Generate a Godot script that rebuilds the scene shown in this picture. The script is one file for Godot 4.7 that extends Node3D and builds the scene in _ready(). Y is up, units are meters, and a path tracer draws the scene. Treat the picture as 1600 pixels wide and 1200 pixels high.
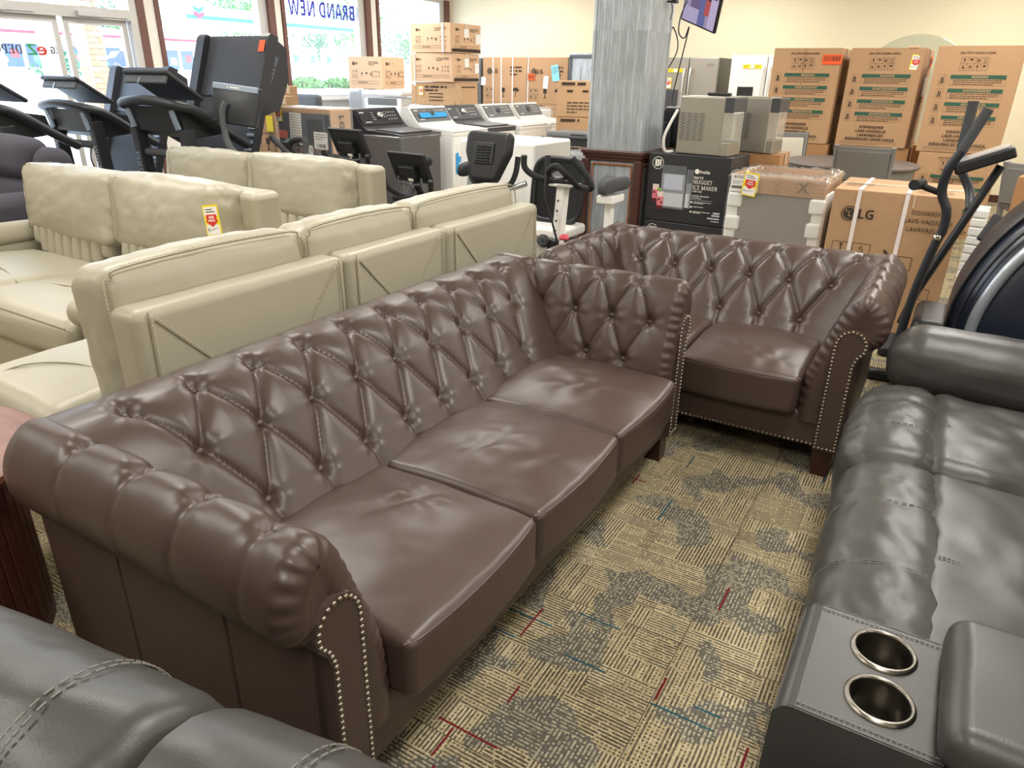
extends Node3D
# World axes: x runs to the right along the aisle, y up, z towards the camera. Metres.

var M := {}
var names := {}
var rng := RandomNumberGenerator.new()


class MB:
	var V := PackedVector3Array()
	var N := PackedVector3Array()
	var T := PackedVector2Array()
	var I := PackedInt32Array()

	func vert(p: Vector3, n: Vector3, t := Vector2.ZERO) -> int:
		V.append(p); N.append(n); T.append(t)
		return V.size() - 1

	func tri(a: int, b: int, c: int) -> void:  # counter-clockwise from outside
		I.append(a); I.append(c); I.append(b)

	func quad(a: Vector3, b: Vector3, c: Vector3, d: Vector3) -> void:
		var n := (b - a).cross(d - a)
		if n.length_squared() < 1e-14:
			n = (b - a).cross(c - a)
		n = n.normalized()
		var k := V.size()
		vert(a, n, Vector2(0, 1)); vert(b, n, Vector2(1, 1)); vert(c, n, Vector2(1, 0)); vert(d, n, Vector2(0, 0))
		tri(k, k + 1, k + 2); tri(k, k + 2, k + 3)

	# grid of points, row-major, nu columns by nv rows; d/du x d/dv points outward
	func grid(P: PackedVector3Array, nu: int, nv: int, wrap_u := false, us := 1.0, vs := 1.0) -> void:
		var k := V.size()
		for j in nv:
			for i in nu:
				var i0 := i - 1
				var i1 := i + 1
				if wrap_u:
					i0 = (i - 1 + nu - 1) % (nu - 1)
					i1 = (i + 1) % (nu - 1)
				else:
					i0 = maxi(i0, 0)
					i1 = mini(i1, nu - 1)
				var du: Vector3 = P[j * nu + i1] - P[j * nu + i0]
				var dv: Vector3 = P[mini(j + 1, nv - 1) * nu + i] - P[maxi(j - 1, 0) * nu + i]
				var n := du.cross(dv)
				vert(P[j * nu + i], n.normalized() if n.length_squared() > 1e-20 else Vector3.UP, Vector2(us * i / (nu - 1.0), vs * j / (nv - 1.0)))
		for j in nv - 1:
			for i in nu - 1:
				var a := k + j * nu + i
				tri(a, a + 1, a + nu + 1); tri(a, a + nu + 1, a + nu)

	# box with rounded edges; fn may bend its points; seg steps per corner, sub steps per face
	func rbox(c: Vector3, size: Vector3, r := 0.01, seg := 2, b := Basis(), sub := 1, fn: Variant = null) -> void:
		var h := size * 0.5
		r = minf(r, minf(h.x, minf(h.y, h.z)) * 0.999)
		var q := h - Vector3(r, r, r)
		var k0 := V.size()
		for ax in 3:
			for sg in [-1.0, 1.0]:
				var a1 := (ax + 1) % 3
				var a2 := (ax + 2) % 3
				var l1 := steps(h[a1], q[a1], seg, sub)
				var l2 := steps(h[a2], q[a2], seg, sub)
				var k := V.size()
				for y in l2:
					for x in l1:
						var p := Vector3.ZERO
						p[ax] = h[ax] * sg
						p[a1] = x; p[a2] = y
						var inner := p.clamp(-q, q)
						var d := p - inner
						d = d.normalized()
						vert(inner + d * r, d, Vector2(x / h[a1] * 0.5 + 0.5, 0.5 - y / h[a2] * 0.5))
				var n1 := l1.size()
				for j in l2.size() - 1:
					for i in n1 - 1:
						var a := k + j * n1 + i
						if sg > 0:
							tri(a, a + 1, a + n1 + 1); tri(a, a + n1 + 1, a + n1)
						else:
							tri(a, a + n1 + 1, a + 1); tri(a, a + n1, a + n1 + 1)
		if fn != null:
			for i in range(k0, V.size()):
				V[i] = fn.call(V[i])
			smooth(k0)
		for i in range(k0, V.size()):
			V[i] = c + b * V[i]
			N[i] = b * N[i]

	func steps(h: float, q: float, seg: int, sub: int) -> PackedFloat32Array:
		var o := PackedFloat32Array()
		for i in seg:
			o.append(-q - (h - q) * tan(PI / 4 * (1.0 - float(i) / seg)))
		for i in sub + 1:
			o.append(lerpf(-q, q, float(i) / sub))
		for i in seg:
			o.append(q + (h - q) * tan(PI / 4 * float(i + 1) / seg))
		return o

	func smooth(k0 := 0) -> void:
		var acc := {}
		var keys := []
		for i in range(k0, V.size()):
			keys.append(Vector3i((V[i] * 20000.0).round()))
		var j := 0
		while j < I.size():
			if I[j] >= k0:
				var a := I[j]; var b := I[j + 2]; var c := I[j + 1]
				var n := (V[b] - V[a]).cross(V[c] - V[a])
				for x in [a, b, c]:
					var kk: Vector3i = keys[x - k0]
					acc[kk] = acc.get(kk, Vector3.ZERO) + n
			j += 3
		for i in range(k0, V.size()):
			var n: Vector3 = acc.get(keys[i - k0], Vector3.UP)
			N[i] = n.normalized() if n.length_squared() > 1e-20 else Vector3.UP

	func box(c: Vector3, size: Vector3, b := Basis()) -> void:
		var h := size * 0.5
		for ax in 3:
			for sg in [-1.0, 1.0]:
				var n := Vector3.ZERO; n[ax] = sg
				var x := Vector3.ZERO; x[(ax + 1) % 3] = h[(ax + 1) % 3]
				var y := Vector3.ZERO; y[(ax + 2) % 3] = h[(ax + 2) % 3] * sg
				var m := n * h[ax]
				quad(c + b * (m - x - y), c + b * (m + x - y), c + b * (m + x + y), c + b * (m - x + y))

	# tube through points; radius a number or an array
	func tube(pts: PackedVector3Array, rad: Variant, seg := 8, caps := true, flat := 1.0) -> void:
		var n := pts.size()
		var P := PackedVector3Array()
		var up := Vector3.UP
		var t0 := (pts[1] - pts[0]).normalized()
		if absf(t0.dot(up)) > 0.95:
			up = Vector3.RIGHT
		for i in n:
			var t := (pts[mini(i + 1, n - 1)] - pts[maxi(i - 1, 0)]).normalized()
			var s := up.cross(t).normalized()
			up = t.cross(s).normalized()
			var r: float = rad[i] if rad is Array or rad is PackedFloat32Array else rad
			for k in seg + 1:
				var a := TAU * k / seg
				P.append(pts[i] + (s * cos(a) + up * sin(a) * flat) * r)
		grid(P, seg + 1, n, true)
		if caps:
			for e in [0, n - 1]:
				var nn: Vector3 = (pts[1] - pts[0]).normalized() * -1.0 if e == 0 else (pts[n - 1] - pts[n - 2]).normalized()
				var c := vert(pts[e], nn)
				var k0 := V.size()
				for k in seg + 1:
					vert(P[e * (seg + 1) + k], nn)
				for k in seg:
					if e == 0:
						tri(c, k0 + k + 1, k0 + k)
					else:
						tri(c, k0 + k, k0 + k + 1)

	# profile of (radius, height) turned about y
	func lathe(prof: PackedVector2Array, seg := 24, c := Vector3.ZERO, b := Basis()) -> void:
		var P := PackedVector3Array()
		for p in prof:
			for k in seg + 1:
				var a := -TAU * k / seg
				P.append(c + b * Vector3(p.x * cos(a), p.y, p.x * sin(a)))
		# split hard edges by giving each band its own points
		for j in prof.size() - 1:
			grid(P.slice(j * (seg + 1), (j + 2) * (seg + 1)), seg + 1, 2, true)

	func lathe_smooth(prof: PackedVector2Array, seg := 24, c := Vector3.ZERO, b := Basis()) -> void:
		var P := PackedVector3Array()
		for p in prof:
			for k in seg + 1:
				var a := -TAU * k / seg
				P.append(c + b * Vector3(p.x * cos(a), p.y, p.x * sin(a)))
		grid(P, seg + 1, prof.size(), true)

	# polygon (x, y) pushed out along z from z0 to z1
	func prism(poly: PackedVector2Array, z0: float, z1: float, c := Vector3.ZERO, b := Basis()) -> void:
		if Geometry2D.is_polygon_clockwise(poly):
			poly = poly.duplicate()
			poly.reverse()
		var ids := Geometry2D.triangulate_polygon(poly)
		for side in 2:
			var z := z1 if side == 0 else z0
			var n := b * Vector3(0, 0, 1 if side == 0 else -1)
			var k := V.size()
			for p in poly:
				vert(c + b * Vector3(p.x, p.y, z), n, p)
			var j := 0
			while j < ids.size():
				var q := PackedInt32Array([ids[j], ids[j + 1], ids[j + 2]])
				var cw := (poly[q[1]] - poly[q[0]]).cross(poly[q[2]] - poly[q[0]]) < 0
				if cw == (side == 0):
					tri(k + q[0], k + q[2], k + q[1])
				else:
					tri(k + q[0], k + q[1], k + q[2])
				j += 3
		for i in poly.size():
			var p := poly[i]
			var q := poly[(i + 1) % poly.size()]
			quad(c + b * Vector3(p.x, p.y, z0), c + b * Vector3(q.x, q.y, z0), c + b * Vector3(q.x, q.y, z1), c + b * Vector3(p.x, p.y, z1))

	func sphere(c: Vector3, r: Vector3, seg := 10, rings := 6, b := Basis()) -> void:
		var prof := PackedVector2Array()
		for i in rings + 1:
			var a := PI * i / rings - PI / 2
			prof.append(Vector2(cos(a), sin(a)))
		var P := PackedVector3Array()
		for p in prof:
			for k in seg + 1:
				var a := -TAU * k / seg
				P.append(c + b * (Vector3(p.x * cos(a), p.y, p.x * sin(a)) * r))
		grid(P, seg + 1, rings + 1, true)

	func mesh() -> ArrayMesh:
		var a := []
		a.resize(Mesh.ARRAY_MAX)
		a[Mesh.ARRAY_VERTEX] = V
		a[Mesh.ARRAY_NORMAL] = N
		a[Mesh.ARRAY_TEX_UV] = T
		a[Mesh.ARRAY_INDEX] = I
		var m := ArrayMesh.new()
		m.add_surface_from_arrays(Mesh.PRIMITIVE_TRIANGLES, a)
		return m


func numbered(called: String) -> String:
	var k: int = names.get(called, 0)
	names[called] = k + 1
	return called if k == 0 else "%s_%03d" % [called, k]


func thing(called: String, label: String, category: String, at := Vector3.ZERO, turn := 0.0, group := "") -> Node3D:
	var o := Node3D.new()
	o.name = numbered(called)
	add_child(o)
	o.position = at
	o.rotation_degrees.y = turn
	o.set_meta("label", label)
	o.set_meta("category", category)
	if group:
		o.set_meta("group", group)
	return o


func part(parent: Node, called: String, mb: Variant, mat: Material, label := "") -> MeshInstance3D:
	var o := MeshInstance3D.new()
	o.name = called
	o.mesh = mb.mesh() if mb is MB else mb
	o.material_override = mat
	parent.add_child(o, true)
	if label:
		o.set_meta("label", label)
	if called in ["stitching", "nailhead_trim", "small_print", "handling_symbols", "rope_moulding"]:
		o.set_meta("kind", "stuff")
	return o


func struct(called: String, mb: MB, mat: Material) -> MeshInstance3D:
	var o := part(self, called, mb, mat)
	o.set_meta("kind", "structure")
	return o


func single(called: String, mb: MB, mat: Material, label: String, category: String, at := Vector3.ZERO, turn := 0.0, group := "") -> MeshInstance3D:
	var o := part(self, numbered(called), mb, mat)
	o.position = at
	o.rotation_degrees.y = turn
	o.set_meta("label", label)
	o.set_meta("category", category)
	if group:
		o.set_meta("group", group)
	return o


func copy(src: Node3D, label: String, at: Vector3, turn := 0.0) -> Node3D:
	var base := String(src.name)
	var rx := RegEx.create_from_string("_\\d{3}$")
	base = rx.sub(base, "")
	var c: Node3D = src.duplicate()
	c.name = numbered(base)
	add_child(c)
	c.position = at
	c.rotation_degrees.y = turn
	c.set_meta("label", label)
	return c


func P(v: float, h: float, u: float) -> Vector3:
	return Vector3(v, h, -u)


func pv(a: Array) -> PackedVector3Array:
	return PackedVector3Array(a)


func p2(a: Array) -> PackedVector2Array:
	var o := PackedVector2Array()
	var i := 0
	while i < a.size():
		o.append(Vector2(a[i], a[i + 1]))
		i += 2
	return o


func spline(pts: Array, n := 6) -> PackedVector3Array:
	var o := PackedVector3Array()
	for i in pts.size() - 1:
		var a: Vector3 = pts[maxi(i - 1, 0)]
		var b: Vector3 = pts[i]
		var c: Vector3 = pts[i + 1]
		var d: Vector3 = pts[mini(i + 2, pts.size() - 1)]
		for k in n:
			o.append(b.cubic_interpolate(c, a, d, float(k) / n))
	o.append(pts[-1])
	return o


func spline2(pts: PackedVector2Array, n := 6) -> PackedVector2Array:
	var o := PackedVector2Array()
	for i in pts.size() - 1:
		for k in n:
			o.append(pts[i].cubic_interpolate(pts[i + 1], pts[maxi(i - 1, 0)], pts[mini(i + 2, pts.size() - 1)], float(k) / n))
	o.append(pts[-1])
	return o


func mat(col: String, rough := 0.7, metal := 0.0, extra := {}) -> StandardMaterial3D:
	var m := StandardMaterial3D.new()
	m.albedo_color = Color.html(col)
	m.roughness = rough
	m.metallic = metal
	for k in extra:
		m.set(k, extra[k])
	return m


func noise_tex(freq: float, kind: int, size := 512, bump := 0.0, oct := 3, sd := 1) -> NoiseTexture2D:
	var n := FastNoiseLite.new()
	n.noise_type = kind
	n.frequency = freq
	n.fractal_octaves = oct
	n.seed = sd
	if kind == FastNoiseLite.TYPE_CELLULAR:
		n.cellular_return_type = FastNoiseLite.RETURN_DISTANCE2_SUB
	var t := NoiseTexture2D.new()
	t.width = size
	t.height = size
	t.seamless = true
	t.noise = n
	if bump > 0.0:
		t.as_normal_map = true
		t.bump_strength = bump
	return t


func bumpy(m: StandardMaterial3D, t: Texture2D, per_metre: float, amount := 1.0) -> StandardMaterial3D:
	m.normal_enabled = true
	m.normal_texture = t
	m.normal_scale = amount
	m.uv1_triplanar = true
	m.uv1_scale = Vector3.ONE * per_metre
	return m


# lettering as thin raised print; facing +z of its parent, centred on `at`
func letters(parent: Node, s: String, height: float, at: Vector3, m: Material, b := Basis(), width := 0.0, bold := false, serif := false) -> MeshInstance3D:
	var f := SystemFont.new()
	f.font_names = PackedStringArray(["Droid Serif" if serif else "Droid Sans"])
	f.font_weight = 700 if bold else 400
	var t := TextMesh.new()
	t.text = s
	t.font = f
	t.font_size = 48
	t.pixel_size = 0.01
	t.depth = 0.02
	t.curve_step = 2.0
	var o := MeshInstance3D.new()
	o.name = "lettering"
	o.mesh = t
	o.material_override = m
	parent.add_child(o, true)
	var k := height / 0.35
	var bb := t.get_aabb()
	var kx := k if width <= 0.0 else width / maxf(bb.size.x, 0.01)
	o.transform = Transform3D(b * Basis.from_scale(Vector3(kx, k, 0.05)), at)
	return o


# flat printed rectangles [x, y, w, h] (centre, size) on the +z side of a parent
func marks(parent: Node, rects: Array, m: Material, z: float, called := "print", b := Basis(), o := Vector3.ZERO) -> void:
	var mb := MB.new()
	for r in rects:
		var x: float = r[0]; var y: float = r[1]; var w: float = r[2] * 0.5; var h: float = r[3] * 0.5
		mb.quad(o + b * Vector3(x - w, y - h, z), o + b * Vector3(x + w, y - h, z), o + b * Vector3(x + w, y + h, z), o + b * Vector3(x - w, y + h, z))
	part(parent, called, mb, m)


func frame_rects(x: float, y: float, w: float, h: float, t := 0.003) -> Array:
	return [[x, y + h / 2, w, t], [x, y - h / 2, w, t], [x - w / 2, y, t, h], [x + w / 2, y, t, h]]


func make_materials() -> void:
	var grain := noise_tex(0.045, FastNoiseLite.TYPE_CELLULAR, 512, 5.0, 2, 3)
	var wrinkle := noise_tex(0.012, FastNoiseLite.TYPE_SIMPLEX_SMOOTH, 512, 9.0, 4, 5)
	var fine := noise_tex(0.2, FastNoiseLite.TYPE_SIMPLEX, 512, 3.0, 2, 7)
	M.brown = bumpy(mat("483832", 0.39, 0.0, {"metallic_specular": 0.55}), grain, 10.0, 0.12)
	M.brown_flat = bumpy(mat("483832", 0.46), grain, 10.0, 0.12)
	M.seam_brown = mat("2b1b18", 0.6)
	M.nail = mat("9a9081", 0.32, 0.9)
	M.foot = mat("3a1c17", 0.3)
	M.black = bumpy(mat("403f3d", 0.38), grain, 10.0, 0.16)
	M.black_stitch = mat("77756f", 0.7)
	M.cream = bumpy(mat("aca693", 0.40), grain, 10.0, 0.12)
	M.cream_stitch = mat("d6cfb8", 0.7)
	M.cream_seam = mat("958d76", 0.7)
	M.greyfab = bumpy(mat("4a4852", 0.9), fine, 3.0, 0.7)
	M.carton = mat("b8936f", 0.85)
	M.carton_tan = mat("c29e79", 0.85)
	M.carton_dark = mat("a87d54", 0.85)
	M.carton_pale = mat("dcb795", 0.85)
	var fib := noise_tex(0.02, FastNoiseLite.TYPE_SIMPLEX, 256, 2.0, 4, 11)
	for k in ["carton", "carton_tan", "carton_dark", "carton_pale"]:
		bumpy(M[k], fib, 2.0, 0.35)
	M.tape = mat("d9c7ad", 0.35)
	M.strap = mat("efe6e4", 0.5)
	M.ink = mat("3d3128", 0.85)
	M.ink_green = mat("2f5a48", 0.8)
	M.ink_pale = mat("7d6650", 0.85)
	M.ink_white = mat("f2eee6", 0.8)
	M.paper = mat("f4f2ee", 0.75)
	M.paper_blue = mat("8fd5e6", 0.75)
	M.paper_orange = mat("f0602c", 0.75)
	M.yellow = mat("f6df2a", 0.6)
	M.red = mat("d8332c", 0.6)
	M.green_dot = mat("6fd442", 0.7)
	M.plastic_black = mat("1d1e21", 0.42)
	M.plastic_dark = mat("2c2e34", 0.45)
	M.plastic_grey = mat("55585e", 0.5)
	M.rubber = mat("202124", 0.75)
	M.foam = mat("4a4b4f", 0.85)
	M.belt = bumpy(mat("34353b", 0.7), fine, 4.0, 0.3)
	M.silver = mat("b9bec2", 0.3, 0.85)
	M.rail_grey = mat("8d9bab", 0.4, 0.3)
	M.screen = mat("14151a", 0.15)
	M.white = mat("f1f0ec", 0.3)
	M.white_matte = mat("eceae4", 0.75)
	M.offwhite = mat("e6e2d8", 0.5)
	M.appl_grey = mat("6b6d70", 0.35)
	M.appl_black = mat("24252c", 0.28)
	M.appl_dark = mat("46484d", 0.35)
	M.steel = bumpy(mat("b5b1a9", 0.34, 0.8), noise_tex(0.03, FastNoiseLite.TYPE_SIMPLEX, 256, 1.5, 2, 21), 1.5, 0.12)
	M.steel_dark = mat("5f6166", 0.4, 0.7)
	M.steel_fridge = mat("a9a49c", 0.42, 0.55)
	M.chrome = mat("d8d6d0", 0.22, 1.0)
	M.cup = mat("8b867e", 0.3, 1.0)
	M.styro = bumpy(mat("efeeea", 0.9), noise_tex(0.06, FastNoiseLite.TYPE_CELLULAR, 256, 2.0, 1, 9), 6.0, 0.3)
	M.film = mat("f3f4f6", 0.18, 0.0, {"transparency": BaseMaterial3D.TRANSPARENCY_ALPHA})
	M.film.albedo_color.a = 0.09
	M.film_thick = mat("e9ebee", 0.2, 0.0, {"transparency": BaseMaterial3D.TRANSPARENCY_ALPHA})
	M.film_thick.albedo_color.a = 0.35
	M.clear = mat("e8eeee", 0.05, 0.0, {"transparency": BaseMaterial3D.TRANSPARENCY_ALPHA})
	M.clear.albedo_color.a = 0.22
	M.glass = mat("eef6f4", 0.03, 0.0, {"transparency": BaseMaterial3D.TRANSPARENCY_ALPHA})
	M.glass.albedo_color.a = 0.06
	M.glass_edge = mat("9fb7a6", 0.1, 0.0, {"transparency": BaseMaterial3D.TRANSPARENCY_ALPHA})
	M.glass_edge.albedo_color.a = 0.25
	M.wall = bumpy(mat("ebe2c6", 0.85), noise_tex(0.02, FastNoiseLite.TYPE_SIMPLEX, 256, 2.0, 3, 15), 1.0, 0.15)
	M.wall_white = mat("efeae0", 0.8)
	M.ceiling = mat("e9e6de", 0.9)
	M.frame_brown = mat("6e4a42", 0.5)
	M.frame_grey = mat("c9c7c4", 0.45, 0.2)
	M.galv = mat("d6dce2", 0.4, 0.25)
	M.galv.albedo_texture = galvanised()
	M.galv.uv1_triplanar = true
	M.galv.uv1_scale = Vector3(1, 1, 1) * 0.55
	M.wood_dark = mat("4a2a22", 0.4)
	M.wood_rope = mat("a9673f", 0.5)
	M.wood_table = wood("8a5a4a", "6f4338", 0.35)
	M.wood_flute = wood("5c3027", "472219", 0.5)
	M.wood_grey = mat("7d7c79", 0.55)
	M.seat_fabric = bumpy(mat("cfc9bb", 0.9), fine, 3.0, 0.5)
	M.table_top = mat("6d6460", 0.45)
	M.massage = mat("1f2430", 0.3)
	M.massage_trim = mat("b9c0ca", 0.25, 0.6)
	M.brick = []
	for c in ["b98a6c", "ad7c5e", "c09577", "b48364"]:
		M.brick.append(mat(c, 0.9))
	M.mortar = mat("a89684", 0.95)


func galvanised() -> ImageTexture:
	var n := FastNoiseLite.new()
	n.seed = 5
	n.frequency = 0.035
	var n2 := FastNoiseLite.new()
	n2.seed = 8
	n2.frequency = 0.9
	var im := Image.create(256, 256, false, Image.FORMAT_RGB8)
	for y in 256:
		for x in 256:
			var s := n2.get_noise_2d(x * 1.0, y * 0.03)
			var g := 0.86 + 0.10 * n.get_noise_2d(x * 2.0, y * 0.35) + 0.16 * s
			im.set_pixel(x, y, Color(g, g * 1.01, g * 1.02).clamp())
	return ImageTexture.create_from_image(im)


func wood(a: String, b: String, rough: float) -> StandardMaterial3D:
	var n := FastNoiseLite.new()
	n.seed = 12
	n.frequency = 0.02
	n.fractal_octaves = 4
	var ca := Color.html(a)
	var cb := Color.html(b)
	var im := Image.create(256, 256, false, Image.FORMAT_RGB8)
	for y in 256:
		for x in 256:
			var k := 0.5 + 0.8 * n.get_noise_2d(x * 0.5, y * 6.0)
			im.set_pixel(x, y, ca.lerp(cb, clampf(k, 0, 1)))
	var m := mat("ffffff", rough)
	m.albedo_texture = ImageTexture.create_from_image(im)
	m.uv1_triplanar = true
	m.uv1_scale = Vector3.ONE * 1.2
	return m


# patchwork of striped loop pile, grey drifts and a few coloured threads; 2.44 m on a side
func carpet() -> StandardMaterial3D:
	var S := 2048
	rng.seed = 77
	var warm := Image.create(S, S, false, Image.FORMAT_RGBA8)
	var cool := Image.create(S, S, false, Image.FORMAT_RGBA8)
	var stack := []
	for ty in 4:
		for tx in 4:
			stack.append([tx * 512, ty * 512, 512, 512, 0])
	var rects := []
	while stack.size() > 0:
		var r: Array = stack.pop_back()
		var big: int = maxi(r[2], r[3])
		if big <= 100 or (r[4] >= 3 and big < 180 and rng.randf() < 0.3) or (mini(r[2], r[3]) < 70 and rng.randf() < 0.5):
			rects.append(r)
			continue
		var cut := rng.randf_range(0.33, 0.67)
		if (r[2] > r[3] * 1.1) or (absf(r[2] - r[3]) < r[3] * 0.1 and rng.randf() < 0.5):
			var w := int(r[2] * cut)
			stack.append([r[0], r[1], w, r[3], r[4] + 1])
			stack.append([r[0] + w, r[1], r[2] - w, r[3], r[4] + 1])
		else:
			var h := int(r[3] * cut)
			stack.append([r[0], r[1], r[2], h, r[4] + 1])
			stack.append([r[0], r[1] + h, r[2], r[3] - h, r[4] + 1])
	var lights := ["bcae8c", "b0a17e", "c4b797", "a69878", "b7aa8b"]
	var darks := ["5a5245", "655c4d", "50493e", "70664f"]
	var clights := ["a79e87", "9b937f", "afa68e", "938c79"]
	var cdarks := ["5f5b51", "58554d", "69645a"]
	for r in rects:
		var across := rng.randf() < 0.5
		var span: int = r[3] if across else r[2]
		var m: int = (r[2] if across else r[3]) / 5 + 1
		var tone := rng.randi_range(0, 4)
		var dense := rng.randf()
		var off := 0
		var i := 0
		while off < span:
			var is_dark := i % 2 == 1
			var wd := (4 if is_dark else 5) if dense > 0.35 else (5 if is_dark else 4)
			var faint := rng.randf() < 0.2
			for j in m:
				var wl: String = darks[rng.randi_range(0, 3)] if is_dark else lights[(tone + (1 if rng.randf() < 0.3 else 0)) % 5]
				var cl: String = cdarks[rng.randi_range(0, 2)] if is_dark else clights[rng.randi_range(0, 3)]
				if is_dark and (rng.randf() < 0.06 or (faint and j % 2 == 0)):
					wl = lights[3]
				if not is_dark and rng.randf() < 0.35:
					cl = cdarks[2]
				var q: Rect2i
				if across:
					q = Rect2i(r[0] + j * 5, r[1] + off, 5, wd)
				else:
					q = Rect2i(r[0] + off, r[1] + j * 5, wd, 5)
				q = q.intersection(Rect2i(r[0], r[1], r[2], r[3]))
				if q.size.x <= 0 or q.size.y <= 0:
					continue
				warm.fill_rect(q, Color.html(wl))
				cool.fill_rect(q, Color.html(cl))
				var k := Rect2i(q.position.x + (4 if across else 0), q.position.y + (0 if across else 4), 1 if across else wd, wd if across else 1).intersection(q)
				if k.size.x > 0 and k.size.y > 0:
					warm.fill_rect(k, Color.html(wl).darkened(0.12))
					cool.fill_rect(k, Color.html(cl).darkened(0.12))
			off += wd
			i += 1
	var n := FastNoiseLite.new()
	n.seed = 4
	n.frequency = 0.017
	n.fractal_octaves = 2
	var mask := n.get_seamless_image(512, 512)
	mask.convert(Image.FORMAT_L8)
	var data := mask.get_data()
	var md := PackedByteArray()
	md.resize(512 * 512 * 4)
	for i in data.size():
		md[i * 4 + 3] = 255 if data[i] + rng.randi_range(-3, 3) > 150 else 0
	var mask2 := Image.create_from_data(512, 512, false, Image.FORMAT_RGBA8, md)
	mask2.resize(S, S, Image.INTERPOLATE_NEAREST)
	warm.blit_rect_mask(cool, mask2, Rect2i(0, 0, S, S), Vector2i.ZERO)
	for i in 90:
		var col: Color = [Color.html("6e1f26"), Color.html("6e1f26"), Color.html("2f4f66"), Color.html("28505a")][i % 4]
		var x := rng.randi_range(0, S - 200)
		var y := rng.randi_range(0, S - 200)
		var l := rng.randi_range(50, 150)
		if rng.randf() < 0.7:
			warm.fill_rect(Rect2i(x, y, 5, l), col)
		else:
			warm.fill_rect(Rect2i(x, y, l, 5), col)
	for i in 4:
		warm.fill_rect(Rect2i(i * 512, 0, 2, S), Color.html("4a4338"))
		warm.fill_rect(Rect2i(0, i * 512, S, 2), Color.html("4a4338"))
	var bump: Image = warm.duplicate()
	bump.resize(1024, 1024)
	bump.convert(Image.FORMAT_RGBA8)
	bump.bump_map_to_normal_map(2.0)
	warm.convert(Image.FORMAT_RGB8)
	var m := mat("ffffff", 0.95)
	m.albedo_texture = ImageTexture.create_from_image(warm)
	m.normal_enabled = true
	m.normal_texture = ImageTexture.create_from_image(bump)
	m.normal_scale = 0.5
	m.metallic_specular = 0.2
	return m

const WX := -8.6   # inner face of the window wall
const WZ := -12.1  # inner face of the back wall
const CEIL := 3.1


func setup() -> void:
	var cam := Camera3D.new()
	cam.name = "camera"
	add_child(cam)
	cam.fov = 56.74
	cam.near = 0.05
	cam.far = 400.0
	cam.position = Vector3(0, 1.5, 0)
	cam.basis = Basis(Vector3.UP, deg_to_rad(30.5)) * Basis(Vector3.RIGHT, deg_to_rad(-23.385)) * Basis(Vector3.BACK, deg_to_rad(1.0))
	var e := Environment.new()
	e.tonemap_mode = Environment.TONE_MAPPER_LINEAR
	e.tonemap_exposure = 1.0
	e.background_mode = Environment.BG_SKY
	var sky := Sky.new()
	var sm := ProceduralSkyMaterial.new()
	sm.sky_top_color = Color(0.72, 0.84, 0.98)
	sm.sky_horizon_color = Color(0.95, 0.98, 1.0)
	sm.ground_bottom_color = Color(0.62, 0.62, 0.6)
	sm.ground_horizon_color = Color(0.9, 0.92, 0.93)
	sm.sky_energy_multiplier = 2.6
	sm.ground_energy_multiplier = 1.6
	sky.sky_material = sm
	e.sky = sky
	e.sdfgi_enabled = true
	e.ssao_enabled = true
	e.ssil_enabled = true
	var we := WorldEnvironment.new()
	we.name = "world"
	we.environment = e
	add_child(we)
	var sun := DirectionalLight3D.new()
	sun.name = "sun"
	sun.light_color = Color(1.0, 0.96, 0.9)
	sun.light_energy = 2.6
	sun.light_angular_distance = 0.6
	sun.shadow_enabled = true
	add_child(sun)
	sun.look_at_from_position(Vector3(8, 14, 2), Vector3.ZERO)
	# rows of fluorescent troffers in the ceiling
	var frame := MB.new()
	for s in [-1, 1]:
		frame.rbox(Vector3(0.305 * s, 0, 0), Vector3(0.03, 0.05, 1.24), 0.004)
		frame.rbox(Vector3(0, 0, 0.605 * s), Vector3(0.6, 0.05, 0.03), 0.004)
	var diff := MB.new()
	diff.rbox(Vector3(0, 0.01, 0), Vector3(0.58, 0.01, 1.18), 0.003)
	var fm := frame.mesh()
	var dm := diff.mesh()
	var glow := mat("ffffff", 0.6)
	glow.emission_enabled = true
	glow.emission = Color(1.0, 0.985, 0.955)
	glow.emission_energy_multiplier = 2.0
	var k := 0
	for zz in [-10.4, -7.6, -4.8, -2.0, 0.8]:
		for xx in [-6.6, -3.2, 0.2, 3.6]:
			k += 1
			var row: String = ["farthest", "second", "middle", "fourth", "nearest"][int(round((zz + 10.4) / 2.8))]
			var col: String = ["nearest the windows", "second from the windows", "third from the windows", "farthest from the windows"][int(round((xx + 6.6) / 3.4))]
			var t := thing("ceiling_light", "flat white ceiling panel light in the %s row, %s" % [row, col], "ceiling light", Vector3(xx, CEIL - 0.03, zz), 0.0, "ceiling panel lights")
			part(t, "frame", fm, M.white_matte)
			part(t, "diffuser", dm, glow)
			var l := AreaLight3D.new()
			l.name = "lamp"
			l.area_size = Vector2(0.56, 1.16)
			l.light_color = Color(1.0, 0.985, 0.955)
			l.light_energy = 5.1
			l.area_range = 30.0
			l.shadow_enabled = true
			t.add_child(l)
			l.position = Vector3(0, -0.03, 0)
			l.rotation_degrees.x = -90


func slab(mb: MB, x0: float, x1: float, y0: float, y1: float, z0: float, z1: float) -> void:
	mb.box(Vector3((x0 + x1) / 2, (y0 + y1) / 2, (z0 + z1) / 2), Vector3(absf(x1 - x0), absf(y1 - y0), absf(z1 - z0)))


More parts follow.
